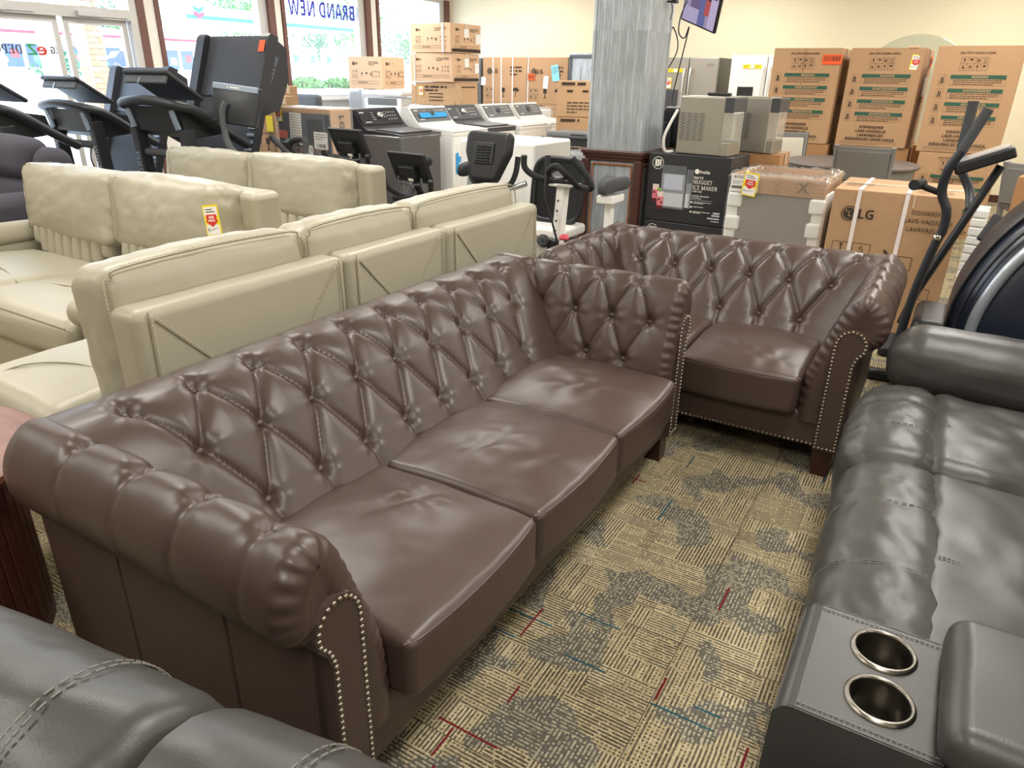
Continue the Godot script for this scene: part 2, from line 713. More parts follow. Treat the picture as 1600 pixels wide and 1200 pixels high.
func room() -> void:
	var f := MB.new()
	f.quad(Vector3(WX - 0.2, 0, 5.2), Vector3(5.7, 0, 5.2), Vector3(5.7, 0, WZ - 0.2), Vector3(WX - 0.2, 0, WZ - 0.2))
	for i in 4:  # carpet squares: seams at x = -0.38, z = -1.63
		f.T[i] = Vector2((f.V[i].x + 0.38) / 2.44, (f.V[i].z + 1.63) / 2.44)
	slab(f, WX - 0.2, 5.7, -0.25, -0.002, WZ - 0.2, 5.2)
	struct("floor", f, carpet())
	var c := MB.new()
	slab(c, WX - 0.2, 5.7, CEIL, CEIL + 0.2, WZ - 0.2, 5.2)
	struct("ceiling", c, M.ceiling)
	var b := MB.new()
	slab(b, WX - 0.2, 5.7, 0, CEIL, WZ - 0.2, WZ)
	struct("wall_back", b, M.wall)
	var r := MB.new()
	slab(r, 5.5, 5.7, 0, CEIL, WZ, 5.2)
	struct("wall_right", r, M.wall)
	var n := MB.new()
	slab(n, WX, 5.5, 0, CEIL, 5.0, 5.2)
	struct("wall_near", n, M.wall)
	# window wall: low wall, posts between the windows, header
	var w := MB.new()
	var us := [[6.08, 7.62], [8.07, 9.63], [10.1, 11.8]]
	slab(w, WX - 0.2, WX, 2.75, CEIL, WZ, 5.0)
	slab(w, WX - 0.2, WX, 0, 2.75, -3.55, 5.0)
	slab(w, WX - 0.2, WX, 0, 1.16, WZ, -6.03)
	for g in [[5.87, 6.03], [7.87, 8.0], [9.86, 10.03], [11.95, 12.1]]:
		slab(w, WX - 0.2, WX, 1.16, 2.75, -g[1], -g[0])
	slab(w, WX - 0.2, WX, 0, 1.16, -6.03, -5.87)
	struct("wall_left", w, M.wall_white)
	var k := 0
	for g in us:
		k += 1
		var win := Node3D.new()
		win.name = "window_%d" % k
		add_child(win)
		win.set_meta("kind", "structure")
		var br := MB.new()
		slab(br, WX - 0.12, WX + 0.02, 1.16, 2.75, -g[0], -g[0] + 0.06)
		slab(br, WX - 0.12, WX + 0.03, 1.16, 2.75, -g[1] - 0.25, -g[1] - 0.14)
		part(win, "brown_jamb", br, M.frame_brown)
		var gr := MB.new()
		slab(gr, WX - 0.14, WX - 0.02, 1.16, 2.75, -g[1] - 0.14, -g[1])
		slab(gr, WX - 0.14, WX + 0.0, 1.14, 1.19, -g[1], -g[0])
		slab(gr, WX - 0.14, WX - 0.02, 2.70, 2.76, -g[1], -g[0])
		part(win, "frame", gr, M.frame_grey)
		var pn := MB.new()
		slab(pn, WX - 0.102, WX - 0.094, 1.19, 2.70, -g[1], -g[0])
		part(win, "pane", pn, M.glass)
		if k == 2:
			var bl := mat("3a3fc4", 0.6)
			letters(win, "BRAND NEW", 0.21, Vector3(WX - 0.088, 2.37, -8.93), bl, Basis(Vector3.UP, -PI / 2), 1.38, true)
	# pair of glass doors with a transom
	var d := Node3D.new()
	d.name = "door_1"
	add_child(d)
	d.set_meta("kind", "structure")
	var df := MB.new()
	slab(df, WX - 0.16, WX + 0.02, 2.02, 2.13, -5.68, -3.63)
	slab(df, WX - 0.16, WX + 0.02, 0, 2.75, -5.77, -5.68)
	slab(df, WX - 0.16, WX + 0.02, 0, 2.75, -3.63, -3.55)
	slab(df, WX - 0.16, WX + 0.02, 2.70, 2.75, -5.68, -3.63)
	part(d, "frame", df, M.frame_grey)
	var post := MB.new()
	slab(post, WX - 0.16, WX + 0.03, 0, 2.75, -5.87, -5.77)
	part(d, "brown_jamb", post, M.frame_brown)
	for q in [[4.92, 5.66], [3.65, 4.86]]:
		var leaf := MB.new()
		slab(leaf, WX - 0.1, WX - 0.05, 0.0, 2.02, -q[0] - 0.06, -q[0])
		slab(leaf, WX - 0.1, WX - 0.05, 0.0, 2.02, -q[1], -q[1] + 0.06)
		slab(leaf, WX - 0.1, WX - 0.05, 1.96, 2.02, -q[1] + 0.06, -q[0] - 0.06)
		slab(leaf, WX - 0.1, WX - 0.05, 0.0, 0.2, -q[1] + 0.06, -q[0] - 0.06)
		var lf := part(d, "door_leaf", leaf, M.frame_grey)
		var gl := MB.new()
		slab(gl, WX - 0.079, WX - 0.071, 0.2, 1.96, -q[1] + 0.06, -q[0] - 0.06)
		part(lf, "pane", gl, M.glass)
		var cl := MB.new()
		cl.rbox(Vector3(WX + 0.05, 2.06, -(q[0] + q[1]) / 2 + 0.1), Vector3(0.06, 0.05, 0.3), 0.006)
		cl.rbox(Vector3(WX + 0.03, 2.045, -(q[0] + q[1]) / 2 - 0.15), Vector3(0.02, 0.012, 0.4), 0.003)
		part(lf, "door_closer", cl, M.frame_grey)
	var tp := MB.new()
	slab(tp, WX - 0.09, WX - 0.082, 2.13, 2.70, -5.68, -3.63)
	part(d, "transom_pane", tp, M.glass)
	var g2 := Basis(Vector3.UP, -PI / 2)
	var ink := mat("4b4a4c", 0.6)
	letters(d, "BIG", 0.07, Vector3(WX - 0.066, 1.68, -4.80), ink, g2, 0.13, true)
	letters(d, "e", 0.11, Vector3(WX - 0.066, 1.68, -4.64), mat("d2443a", 0.6), g2, 0.1, true)
	letters(d, "Z", 0.11, Vector3(WX - 0.066, 1.68, -4.54), mat("3d9a5a", 0.6), g2, 0.1, true)
	letters(d, "DEPOT", 0.09, Vector3(WX - 0.066, 1.68, -4.27), ink, g2, 0.36, true, true)
	var sill := MB.new()
	slab(sill, WX, WX + 0.1, 1.12, 1.16, WZ + 0.01, -6.05)
	struct("trim_1", sill, M.wall_white)
	var bs := MB.new()
	slab(bs, WX, 5.5, 0, 0.1, WZ, WZ + 0.015)
	struct("baseboard_back", bs, M.wood_dark)


# arc-length table of a 2-D profile: [points, normals, lengths]
func measured(pts: PackedVector2Array) -> Array:
	var fine := spline2(pts, 10)
	var L := PackedFloat32Array([0.0])
	for i in range(1, fine.size()):
		L.append(L[i - 1] + fine[i].distance_to(fine[i - 1]))
	return [fine, L, 1.0]


func along(prof: Array, t: float) -> Array:
	var F: PackedVector2Array = prof[0]
	var L: PackedFloat32Array = prof[1]
	var i := clampi(L.bsearch(t), 1, L.size() - 1)
	var k := clampf((t - L[i - 1]) / maxf(L[i] - L[i - 1], 1e-6), 0, 1)
	var p := F[i - 1].lerp(F[i], k)
	var a := F[maxi(i - 2, 0)]
	var b := F[mini(i + 1, F.size() - 1)]
	var d := (b - a).normalized()
	return [p, Vector2(-d.y, d.x) * prof[2]]


func nearest_t(prof: Array, q: Vector2) -> float:
	var F: PackedVector2Array = prof[0]
	var best := 0
	for i in F.size():
		if F[i].distance_squared_to(q) < F[best].distance_squared_to(q):
			best = i
	return prof[1][best]


func seg_dist(p: Vector2, a: Vector2, b: Vector2) -> float:
	return Geometry2D.get_closest_point_to_segment(p, a, b).distance_to(p)


# rows: array of [t, [s, s, ...]] from the seat upward. Returns [buttons, pleats]
func tuft_net(rows: Array, t_end: float, t_start: float) -> Array:
	var btn := []
	var seg := []
	for r in rows.size():
		for s in rows[r][1]:
			btn.append(Vector2(s, rows[r][0]))
			if r + 1 < rows.size():
				for q in rows[r + 1][1]:
					if absf(q - s) < 0.15 and absf(q - s) > 0.01:
						seg.append([Vector2(s, rows[r][0]), Vector2(q, rows[r + 1][0])])
			else:
				seg.append([Vector2(s, rows[r][0]), Vector2(s, t_end)])
			if r == 0:
				seg.append([Vector2(s, rows[r][0]), Vector2(s, t_start)])
	return [btn, seg, rows[rows.size() - 1][0]]


func tuft(net: Array, p: Vector2, puff: float) -> float:
	var db := 9.0
	var who := Vector2.ZERO
	for b in net[0]:
		var d: float = p.distance_squared_to(b)
		if d < db:
			db = d
			who = b
	db = sqrt(db)
	var dp := 9.0
	for s in net[1]:
		if absf(s[0].x - p.x) < 0.25:
			dp = minf(dp, seg_dist(p, s[0], s[1]))
	var a := (p - who).angle()
	var rays := sin(a * 7.0 + who.x * 40.0) * 0.0012 * exp(-absf(db - 0.045) / 0.03)
	puff *= clampf(1.0 - (p.y - net[2]) * 12.0, 0.22, 1.0) if p.y > net[2] else 1.0
	return puff * (1.0 - exp(-dp / 0.022)) - puff * 0.55 - 0.004 * exp(-dp / 0.005) - 0.020 * exp(-pow(db / 0.024, 2.0)) + rays


# tufted pad swept along s; place(s, w, h) gives the point. curl_at: s beyond which the end rolls in
func tufted_pad(prof: Array, s0: float, s1: float, net: Array, place: Callable, puff: float, curl := 0.0, flip := false, spine := [], step := 0.0072) -> MB:
	var L: PackedFloat32Array = prof[1]
	var tl: float = L[L.size() - 1]
	var nt := int(tl / step) + 1
	var ss := PackedFloat32Array()
	var ns := int((s1 - s0) / step) + 1
	for i in ns:
		ss.append(lerpf(s0, s1, float(i) / (ns - 1)))
	var nc := 9 if curl > 0.0 else 0
	var lead := 7 if curl > 0.0 else 0
	var pts := PackedVector3Array()
	for i in lead:
		ss.insert(0, s0)
	ns += lead
	var cols := ns + nc + (3 if spine.size() else 0)
	var at := []
	for j in nt:
		at.append(along(prof, tl * j / (nt - 1)))
	for j in nt:
		var t := tl * j / (nt - 1)
		var p: Vector2 = at[j][0]
		var n: Vector2 = at[j][1]
		for i in cols:
			var s: float = ss[mini(i, ns - 1)]
			var inset := 0.0
			var ext := 0.0
			var d := tuft(net, Vector2(s, t), puff)
			if i < lead:
				var q := float(lead - i) / lead
				inset = 0.09 * (1.0 - cos(q * PI / 2))
				ext = -0.09 * sin(q * PI / 2)
				d *= 1.0 - q
			if i >= ns:
				var q := minf(float(i - ns + 1) / nc, 1.0)
				inset = curl * (1.0 - cos(q * PI / 2)) * 1.15 - sin(t * TAU / 0.037 + sin(t * 31.0)) * 0.0032 * sin(q * PI * 0.9)
				ext = curl * sin(q * PI / 2)
				d *= 1.0 - q * 0.7
			var pp := p + n * (d - inset)
			if i >= ns + nc:
				pp = pp.lerp(Geometry2D.get_closest_point_to_segment(pp, spine[0], spine[1]), (i - ns - nc + 1) / 3.0)
				ext -= 0.004 * (i - ns - nc + 1)
			pts.append(place.call(s + ext, pp.x, pp.y))
	var mb := MB.new()
	if flip:
		var rev := PackedVector3Array()
		for j in nt:
			for i in cols:
				rev.append(pts[j * cols + cols - 1 - i])
		pts = rev
	mb.grid(pts, cols, nt)
	return mb


# rows of s values with a given pitch, centred
func pitch_row(n: int, pitch: float, shift := 0.0) -> Array:
	var o := []
	for i in n:
		o.append((i - (n - 1) * 0.5) * pitch + shift)
	return o


func leather_seat(w: float, h: float, d: float, sd: int) -> MB:
	var nz := FastNoiseLite.new()
	nz.seed = sd
	nz.frequency = 3.2
	nz.fractal_octaves = 3
	var spots := []
	rng.seed = sd * 13 + 1
	for i in 3:
		spots.append(Vector2(rng.randf_range(-0.25, 0.28) * w, rng.randf_range(-0.1, 0.3) * d))
	var mb := MB.new()
	mb.rbox(Vector3.ZERO, Vector3(w, h, d), 0.024, 3, Basis(), 26, func(p: Vector3) -> Vector3:
		var x := p.x / (w * 0.5)
		var z := p.z / (d * 0.5)
		var up := clampf(p.y / (h * 0.5), -1, 1)
		if up > 0:
			p.y += up * (0.035 * (1 - x * x) * (1 - pow(absf(z), 3.0)) - 0.012 * z * z)
			p.y += up * nz.get_noise_2d(p.x, p.z) * 0.007
			for s in spots:
				var dd: float = Vector2(p.x, p.z).distance_to(s)
				p.y -= up * (0.005 * exp(-pow(dd / 0.016, 2.0)) + 0.004 * sin(atan2(p.z - s.y, p.x - s.x) * 4.0) * exp(-absf(dd - 0.05) / 0.04))
		p.z += 0.02 * (1 - x * x) * clampf(z, 0, 1)
		return p)
	return mb


# three- or two-seat tufted scroll-arm sofa. Local: x along the seat, z to the front (front rail at z = 0)
func chesterfield(t: Node3D, wi: float, seats: int, cols: int, near_left: bool, nails: bool) -> void:
	var back := measured(p2([-0.40, 0.30, -0.44, 0.38, -0.495, 0.46, -0.55, 0.535, -0.60, 0.605, -0.65, 0.67, -0.71, 0.727, -0.78, 0.76, -0.85, 0.766, -0.915, 0.74, -0.96, 0.69, -0.97, 0.63, -0.945, 0.58, -0.91, 0.56]))
	back[2] = -1.0
	var btl: float = back[1][back[1].size() - 1]
	var pitch := 0.187
	var rows := [[nearest_t(back, Vector2(-0.52, 0.495)), pitch_row(cols - 1, pitch)], [nearest_t(back, Vector2(-0.63, 0.65)), pitch_row(cols, pitch)], [nearest_t(back, Vector2(-0.77, 0.76)), pitch_row(cols + 1, pitch)]]
	var net := tuft_net(rows, btl, 0.0)
	var wb := wi + 0.15
	var bm := tufted_pad(back, -wb, wb, net, func(s: float, z: float, h: float) -> Vector3: return Vector3(s, h, z), 0.02)
	var bp := part(t, "backrest", bm, M.brown)
	var bmesh := SphereMesh.new()
	bmesh.radius = 0.0115
	bmesh.height = 0.015
	bmesh.radial_segments = 12
	bmesh.rings = 6
	for b in net[0]:
		if absf(b.x) < wi + 0.02:
			var q := along(back, b.y)
			var p: Vector2 = q[0] - q[1] * 0.026
			var o := part(bp, "button", bmesh, M.brown)
			o.transform = Transform3D(Basis(Vector3.RIGHT, atan2(q[1].x, q[1].y)), Vector3(b.x, p.y, p.x))
	var arm := measured(p2([0.0, 0.235, 0.0, 0.34, 0.012, 0.44, 0.035, 0.52, 0.066, 0.60, 0.092, 0.675, 0.122, 0.738, 0.168, 0.772, 0.215, 0.755, 0.252, 0.705, 0.262, 0.645, 0.245, 0.59, 0.205, 0.56, 0.18, 0.558]))
	var atl: float = arm[1][arm[1].size() - 1]
	for sd in [-1.0, 1.0]:
		var up := [-0.11, -0.275, -0.44, -0.605]
		var st := [-0.19, -0.355, -0.52, -0.69]
		var ar := [[nearest_t(arm, Vector2(0.02, 0.455)), st.slice(0, 3)], [nearest_t(arm, Vector2(0.07, 0.615)), up], [nearest_t(arm, Vector2(0.15, 0.768)), st]]
		if near_left and sd < 0:
			ar = [[ar[0][0], [-0.105, -0.29, -0.475]], [ar[1][0], [-0.19, -0.38, -0.57, -0.76]], [nearest_t(arm, Vector2(0.166, 0.772)), [-0.1, -0.285, -0.47, -0.665]]]
		var an := tuft_net(ar, atl, 0.0)
		var am := tufted_pad(arm, -0.84, -0.03, an, func(s: float, w: float, h: float) -> Vector3: return Vector3(sd * (wi + w), h, s), 0.012 if near_left and sd < 0 else 0.0155, 0.045, sd < 0, [Vector2(0.11, 0.22), Vector2(0.145, 0.60)])
		var ap := part(t, "arm", am, M.brown)
		for b in an[0]:
			if b.x > -0.68:
				var q := along(arm, b.y)
				var p: Vector2 = q[0] - q[1] * 0.026
				var o := part(ap, "button", bmesh, M.brown)
				o.transform = Transform3D(Basis(Vector3.BACK, Vector2(sd * q[1].x, q[1].y).angle() - PI / 2), Vector3(sd * (wi + p.x), p.y, b.x))
		# front facing behind the gathered leather, and the nail-trimmed panel on it
		var pan := MB.new()
		var key := p2([0.085, 0.13, 0.175, 0.13, 0.173, 0.50, 0.183, 0.535, 0.203, 0.56, 0.208, 0.59, 0.198, 0.62, 0.175, 0.642, 0.145, 0.648, 0.115, 0.638, 0.093, 0.612, 0.085, 0.58])
		var kp := PackedVector2Array()
		for p in key:
			kp.append(Vector2(sd * (wi + p.x), p.y))
		pan.prism(kp, -0.02, 0.022)
		var pp := part(t, "front_panel", pan, M.brown_flat)
		var nl := MB.new()
		var ring := kp.duplicate()
		ring.append(kp[0])
		var inner := Geometry2D.offset_polygon(kp, -0.008)
		if inner.size():
			ring = inner[0]
			ring.append(ring[0])
		var acc := 0.0
		for i in ring.size() - 1:
			var a: Vector2 = ring[i]
			var b: Vector2 = ring[i + 1]
			var l := a.distance_to(b)
			while acc < l:
				var p := a.lerp(b, acc / l)
				nl.sphere(Vector3(p.x, p.y, 0.022), Vector3(0.0062, 0.0062, 0.005), 8, 4)
				acc += 0.0155
			acc -= l
		part(pp, "nailhead_trim", nl, M.nail)
		# outer side: three flat leather panels with seams between
		var z0 := -0.93
		for i in 3:
			var z1: float = [-0.62, -0.26, -0.02][i]
			var op := MB.new()
			op.rbox(Vector3(sd * (wi + 0.172), 0.345, (z0 + z1) / 2), Vector3(0.03, 0.47, z1 - z0 - 0.004), 0.006, 2)
			part(t, "side_panel", op, M.brown_flat)
			z0 = z1
	# frame under the seat, rear panel, feet
	var xw := wi + 0.17
	var rail := MB.new()
	rail.rbox(Vector3(0, 0.2, -0.03), Vector3(2 * xw, 0.15, 0.06), 0.02, 3)
	rail.rbox(Vector3(0, 0.21, -0.45), Vector3(2 * xw - 0.03, 0.12, 0.8), 0.01, 2)
	var rp := part(t, "front_rail", rail, M.brown_flat)
	var rear := MB.new()
	rear.rbox(Vector3(0, 0.35, -0.915), Vector3(2 * xw, 0.46, 0.03), 0.008)
	part(t, "rear_panel", rear, M.brown_flat)
	if nails:
		var nr := MB.new()
		var x := -xw + 0.02
		while x < xw - 0.02:
			nr.sphere(Vector3(x, 0.138, 0.0), Vector3(0.0062, 0.0062, 0.005), 8, 4)
			x += 0.0175
		part(rp, "nailhead_trim", nr, M.nail)
	var foot := MB.new()
	foot.prism(p2([-0.032, 0, 0.032, 0, 0.042, 0.13, -0.042, 0.13]), -0.035, 0.035)
	var fmesh := foot.mesh()
	for sx in [-1, 1]:
		for z in [-0.045, -0.88]:
			var o := part(t, "foot", fmesh, M.foot)
			o.position = Vector3(sx * (wi + 0.125), 0, z)
	# cushions
	var cw := 2 * wi / seats
	for i in seats:
		var c := MB.new()
		var o := part(t, "seat_cushion", leather_seat(cw - 0.006, 0.17, 0.60, 20 + i + seats * 7), M.brown)
		o.position = Vector3(-wi + cw * (i + 0.5), 0.352, -0.245)
		var sm := MB.new()
		var hw := cw * 0.5 - 0.006
		var pts := []
		for k in 25:
			var xx := lerpf(-hw, hw, k / 24.0)
			var e := absf(xx) / hw
			pts.append(Vector3(xx, 0.0665, 0.294 + 0.02 * (1 - e * e) - 0.014 * pow(e, 20.0)))
		sm.tube(pv(pts), 0.0038, 6)
		part(o, "piping", sm, M.brown)

func sofas() -> void:
	var a := thing("tufted_sofa", "long brown leather button-tufted sofa with three seat cushions", "sofa", P(-0.795, 0, 1.69), 90)
	chesterfield(a, 0.83, 3, 9, true, false)
	var b := thing("tufted_loveseat", "brown leather button-tufted loveseat with nail-trimmed arms behind the long brown sofa", "sofa", P(-0.83, 0, 2.85), 0)
	chesterfield(b, 0.5, 2, 6, false, true)


# soft upholstered block: rounded box with crown and small wrinkles
func pad(mb: MB, c: Vector3, size: Vector3, r: float, crown: Vector3, b := Basis(), sd := 1, wr := 0.004, sub := 10, fr := 6.0) -> void:
	var nz := FastNoiseLite.new()
	nz.seed = sd
	nz.frequency = fr
	nz.fractal_octaves = 2
	var h := size * 0.5
	mb.rbox(c, size, r, 4, b, sub, func(p: Vector3) -> Vector3:
		var q := p / h
		var e := Vector3(1 - q.x * q.x, 1 - q.y * q.y, 1 - q.z * q.z).clamp(Vector3.ZERO, Vector3.ONE)
		p.x += q.x * crown.x * e.y * e.z
		p.y += q.y * crown.y * e.x * e.z
		p.z += q.z * crown.z * e.x * e.y
		var n := nz.get_noise_3d(p.x, p.y, p.z) * wr
		return p + p.normalized() * n)


# stitched seam: a row of short threads along a polyline
func stitches(mb: MB, pts: PackedVector3Array, pitch := 0.011, r := 0.0016) -> void:
	for i in pts.size() - 1:
		var a := pts[i]
		var b := pts[i + 1]
		var l := a.distance_to(b)
		var n := maxi(int(l / pitch), 1)
		for k in n:
			mb.tube(pv([a.lerp(b, (k + 0.12) / n), a.lerp(b, (k + 0.8) / n)]), r, 5)


func black_recliner_sofa() -> void:
	var o := Vector3(0, 0, -1.6)
	var t := thing("reclining_sofa", "dark grey leather reclining sofa with cup holder console on the right of the aisle", "sofa", o)
	var q := func(v: float, h: float, u: float) -> Vector3: return Vector3(v, h, -u) - o
	var base := MB.new()
	base.rbox(q.call(0.45, 0.21, 1.63), Vector3(0.9, 0.32, 2.42), 0.03, 3)
	part(t, "base", base, M.black)
	var seats := [[2.13, 2.74], [1.235, 2.12], [0.42, 0.92]]
	for i in 3:
		var a: float = seats[i][0]
		var b: float = seats[i][1]
		var mid := (a + b) / 2
		var w := b - a
		var fr := MB.new()
		# front roll, bending over the edge and down to the floor
		var prof := spline2(p2([0.15, 0.48, 0.10, 0.518, 0.02, 0.522, -0.06, 0.50, -0.105, 0.45, -0.115, 0.38, -0.095, 0.25, -0.07, 0.12]), 5)
		var nu := 34
		var pts := PackedVector3Array()
		var nz := FastNoiseLite.new()
		nz.seed = 31 + i
		nz.frequency = 5.0
		for p in prof:
			for k in nu:
				var e := 2.0 * k / (nu - 1) - 1.0
				var drop := 0.045 * pow(absf(e), 14.0)
				var cr := 0.012 * (1 - e * e)
				# shallow valleys where the cross seams pull the cover in
				for s in [-0.33, 0.33]:
					cr -= 0.006 * exp(-pow((e - s) / 0.06, 2.0))
				cr += nz.get_noise_2d(p.x * 3.0 + p.y * 2.0, e * w) * 0.006
				var inw: Vector2 = (Vector2(0.06, 0.36) - p).normalized()
				var pp: Vector2 = p + inw * (drop - cr)
				pts.append(q.call(pp.x + [0.0, 0.04, 0.05][i] * (1.0 - e * 0.5), pp.y, mid + e * w / 2))
		fr.grid(pts, nu, prof.size())
		var f := part(t, "front_roll", fr, M.black)
		var st := MB.new()
		for s in [-0.33, 0.33]:
			for d in [-0.005, 0.005]:
				var line := PackedVector3Array()
				for p in prof:
					var inw: Vector2 = (Vector2(0.06, 0.36) - p).normalized()
					var pp: Vector2 = p - inw * 0.0055
					line.append(q.call(pp.x + [0.0, 0.04, 0.05][i] * (1.0 - s * 0.5), pp.y, mid + s * w / 2 + d))
				stitches(st, line, 0.009, 0.0012)
		part(f, "stitching", st, M.black_stitch)
		var se := MB.new()
		pad(se, q.call(0.41, 0.40, mid), Vector3(0.62, 0.2, w - 0.012), 0.06, Vector3(0.0, 0.02, 0.0), Basis(Vector3.BACK, deg_to_rad(-4)), 50 + i, 0.015, 24, 5.5)
		var sp := part(t, "seat_cushion", se, M.black)
		var s2 := MB.new()
		for d in [-0.005, 0.005]:
			var line := []
			for k in 10:
				line.append(q.call(lerpf(0.16, 0.66, k / 9.0), 0.527 - 0.033 * k / 9.0 , mid - w * 0.06 + d))
			stitches(s2, pv(line), 0.009, 0.0013)
		part(sp, "stitching", s2, M.black_stitch)
		var bk := MB.new()
		pad(bk, q.call(0.85, 0.72, mid), Vector3(0.28, 0.62, w - 0.02), 0.1, Vector3(0.03, 0.0, 0.0), Basis(Vector3.BACK, deg_to_rad(-12)), 60 + i, 0.008)
		part(t, "back_cushion", bk, M.black)
	# arm at the far end
	var ar := MB.new()
	pad(ar, q.call(0.44, 0.555, 2.86), Vector3(0.97, 0.25, 0.235), 0.1, Vector3(0.01, 0.012, 0.01), Basis(Vector3.BACK, deg_to_rad(-2.2)), 71, 0.008, 18, 7.0)
	ar.rbox(q.call(0.44, 0.26, 2.86), Vector3(0.93, 0.44, 0.2), 0.04, 3)
	part(t, "arm", ar, M.black)
	# console with two cup holders and a padded armrest lid
	var hole := func(cx: float, cz: float, mb: MB, y: float, x0: float, x1: float, z0: float, z1: float) -> void:
		var n := 32
		for k in n:
			var a0 := TAU * k / n
			var a1 := TAU * (k + 1) / n
			var e := []
			var corner := 0.0
			for ca in [atan2(z1 - cz, x1 - cx), atan2(z1 - cz, x0 - cx), atan2(z0 - cz, x0 - cx) + TAU, atan2(z0 - cz, x1 - cx) + TAU]:
				if ca > a0 + 1e-4 and ca < a1 - 1e-4:
					corner = ca
			if corner > 0.0:
				var xc := x1 if cos(corner) > 0 else x0
				var zc := z1 if sin(corner) > 0 else z0
				var f0 := minf(absf(((x1 if cos(a0) > 0 else x0) - cx) / cos(a0)), absf(((z1 if sin(a0) > 0 else z0) - cz) / (sin(a0) + 1e-6)))
				var f1 := minf(absf(((x1 if cos(a1) > 0 else x0) - cx) / cos(a1)), absf(((z1 if sin(a1) > 0 else z0) - cz) / (sin(a1) + 1e-6)))
				var q0 := Vector3(cx + cos(a0) * f0, y, cz + sin(a0) * f0)
				var q1 := Vector3(cx + cos(a1) * f1, y, cz + sin(a1) * f1)
				mb.quad(q0, q1, Vector3(xc, y, zc), q0.lerp(Vector3(xc, y, zc), 0.5))
			for a in [a0, a1]:
				var d := Vector2(cos(a), sin(a))
				var f := 9.0
				if absf(d.x) > 1e-5:
					f = minf(f, ((x1 if d.x > 0 else x0) - cx) / d.x)
				if absf(d.y) > 1e-5:
					f = minf(f, ((z1 if d.y > 0 else z0) - cz) / d.y)
				e.append(Vector3(cx + d.x * f, y, cz + d.y * f))
				e.append(Vector3(cx + d.x * 0.044, y, cz + d.y * 0.044))
			mb.quad(e[0], e[1], e[3], e[2])
	var co := MB.new()
	var za := -1.21 - o.z
	var zb := -0.935 - o.z
	var zm := -1.0775 - o.z
	var hp := [[0.078, -1.137 - o.z], [0.083, -1.018 - o.z]]
	hole.call(hp[0][0], hp[0][1], co, 0.605, -0.03, 0.175, za, zm)
	hole.call(hp[1][0], hp[1][1], co, 0.605, -0.03, 0.175, zm, zb)
	# rounded front edge of the console, its front and its sides
	var ed := PackedVector3Array()
	var ep := spline2(p2([-0.03, 0.605, -0.045, 0.601, -0.056, 0.587, -0.06, 0.57, -0.062, 0.4, -0.066, 0.1]), 4)
	for p in ep:
		ed.append(Vector3(p.x, p.y, za))
		ed.append(Vector3(p.x, p.y, zb))
	co.grid(ed, 2, ep.size())
	for z in [za, zb]:
		var poly := PackedVector2Array()
		for p in ep:
			poly.append(p)
		poly.append(Vector2(0.8, 0.1)); poly.append(Vector2(0.8, 0.605))
		co.prism(poly, z - 0.002, z + 0.002)
	co.rbox(Vector3(0.49, 0.34, (za + zb) / 2), Vector3(0.62, 0.5, zb - za - 0.01), 0.02)
	var cp := part(t, "console", co, M.black)
	var cs := MB.new()
	for z in [za + 0.012, zb - 0.012]:
		stitches(cs, pv([Vector3(-0.03, 0.607, z), Vector3(0.17, 0.607, z)]), 0.008, 0.0011)
		stitches(cs, pv([Vector3(-0.064, 0.57, z), Vector3(-0.067, 0.15, z)]), 0.008, 0.0011)
	part(cp, "stitching", cs, M.black_stitch)
	for h in hp:
		var cup := MB.new()
		cup.lathe_smooth(p2([0.0, 0.525, 0.036, 0.525, 0.041, 0.532, 0.043, 0.60, 0.0435, 0.608, 0.046, 0.612, 0.050, 0.611, 0.053, 0.606]), 36, Vector3(h[0], 0, h[1]))
		part(cp, "cup_holder", cup, M.cup)
	var lid := MB.new()
	pad(lid, Vector3(0.47, 0.63, (za + zb) / 2), Vector3(0.62, 0.085, zb - za + 0.03), 0.035, Vector3(0, 0.012, 0), Basis(Vector3.BACK, deg_to_rad(-1.5)), 81, 0.004, 12)
	part(cp, "armrest_lid", lid, M.black)


# profile (z, y) swept along x between x0 and x1, both ends rounded in by `r`
func swept(mb: MB, prof: PackedVector2Array, c: Vector2, x0: float, x1: float, r: float, sd: int, wr := 0.005) -> void:
	var nz := FastNoiseLite.new()
	nz.seed = sd
	nz.frequency = 5.0
	var xs := PackedFloat32Array()
	var inset := PackedFloat32Array()
	for k in 9:
		var a := PI / 2 * k / 8.0
		xs.append(x0 + r * (1 - sin(a)) * 1.0 - r * 0.0 if k == 8 else x0 + r - r * cos(PI / 2 - a))
		inset.append(r * (1 - sin(a)))
	var n := int((x1 - x0 - 2 * r) / 0.02) + 1
	for k in range(1, n):
		xs.append(lerpf(x0 + r, x1 - r, float(k) / n))
		inset.append(0.0)
	for k in 9:
		var a := PI / 2 * k / 8.0
		xs.append(x1 - r + r * sin(a))
		inset.append(r * (1 - cos(a)))
	xs[8] = x0 + r
	var pts := PackedVector3Array()
	for p in prof:
		for i in xs.size():
			var d: Vector2 = (p - c)
			var l := d.length()
			var w := nz.get_noise_3d(xs[i] * 1.0, p.x * 2.0, p.y * 2.0) * wr
			d = d / l * maxf(l - inset[i] + w, 0.001)
			pts.append(Vector3(xs[i], c.y + d.y, c.x + d.x))
	mb.grid(pts, xs.size(), prof.size())
	for e in [0, xs.size() - 1]:
		var q := Vector3(xs[e], c.y, c.x)
		for j in prof.size() - 1:
			var u: Vector3 = pts[j * xs.size() + e]
			var v: Vector3 = pts[(j + 1) * xs.size() + e]
			if e == 0:
				mb.quad(q, u, v, v.lerp(q, 0.5))
			else:
				mb.quad(q, v, u, u.lerp(q, 0.5))


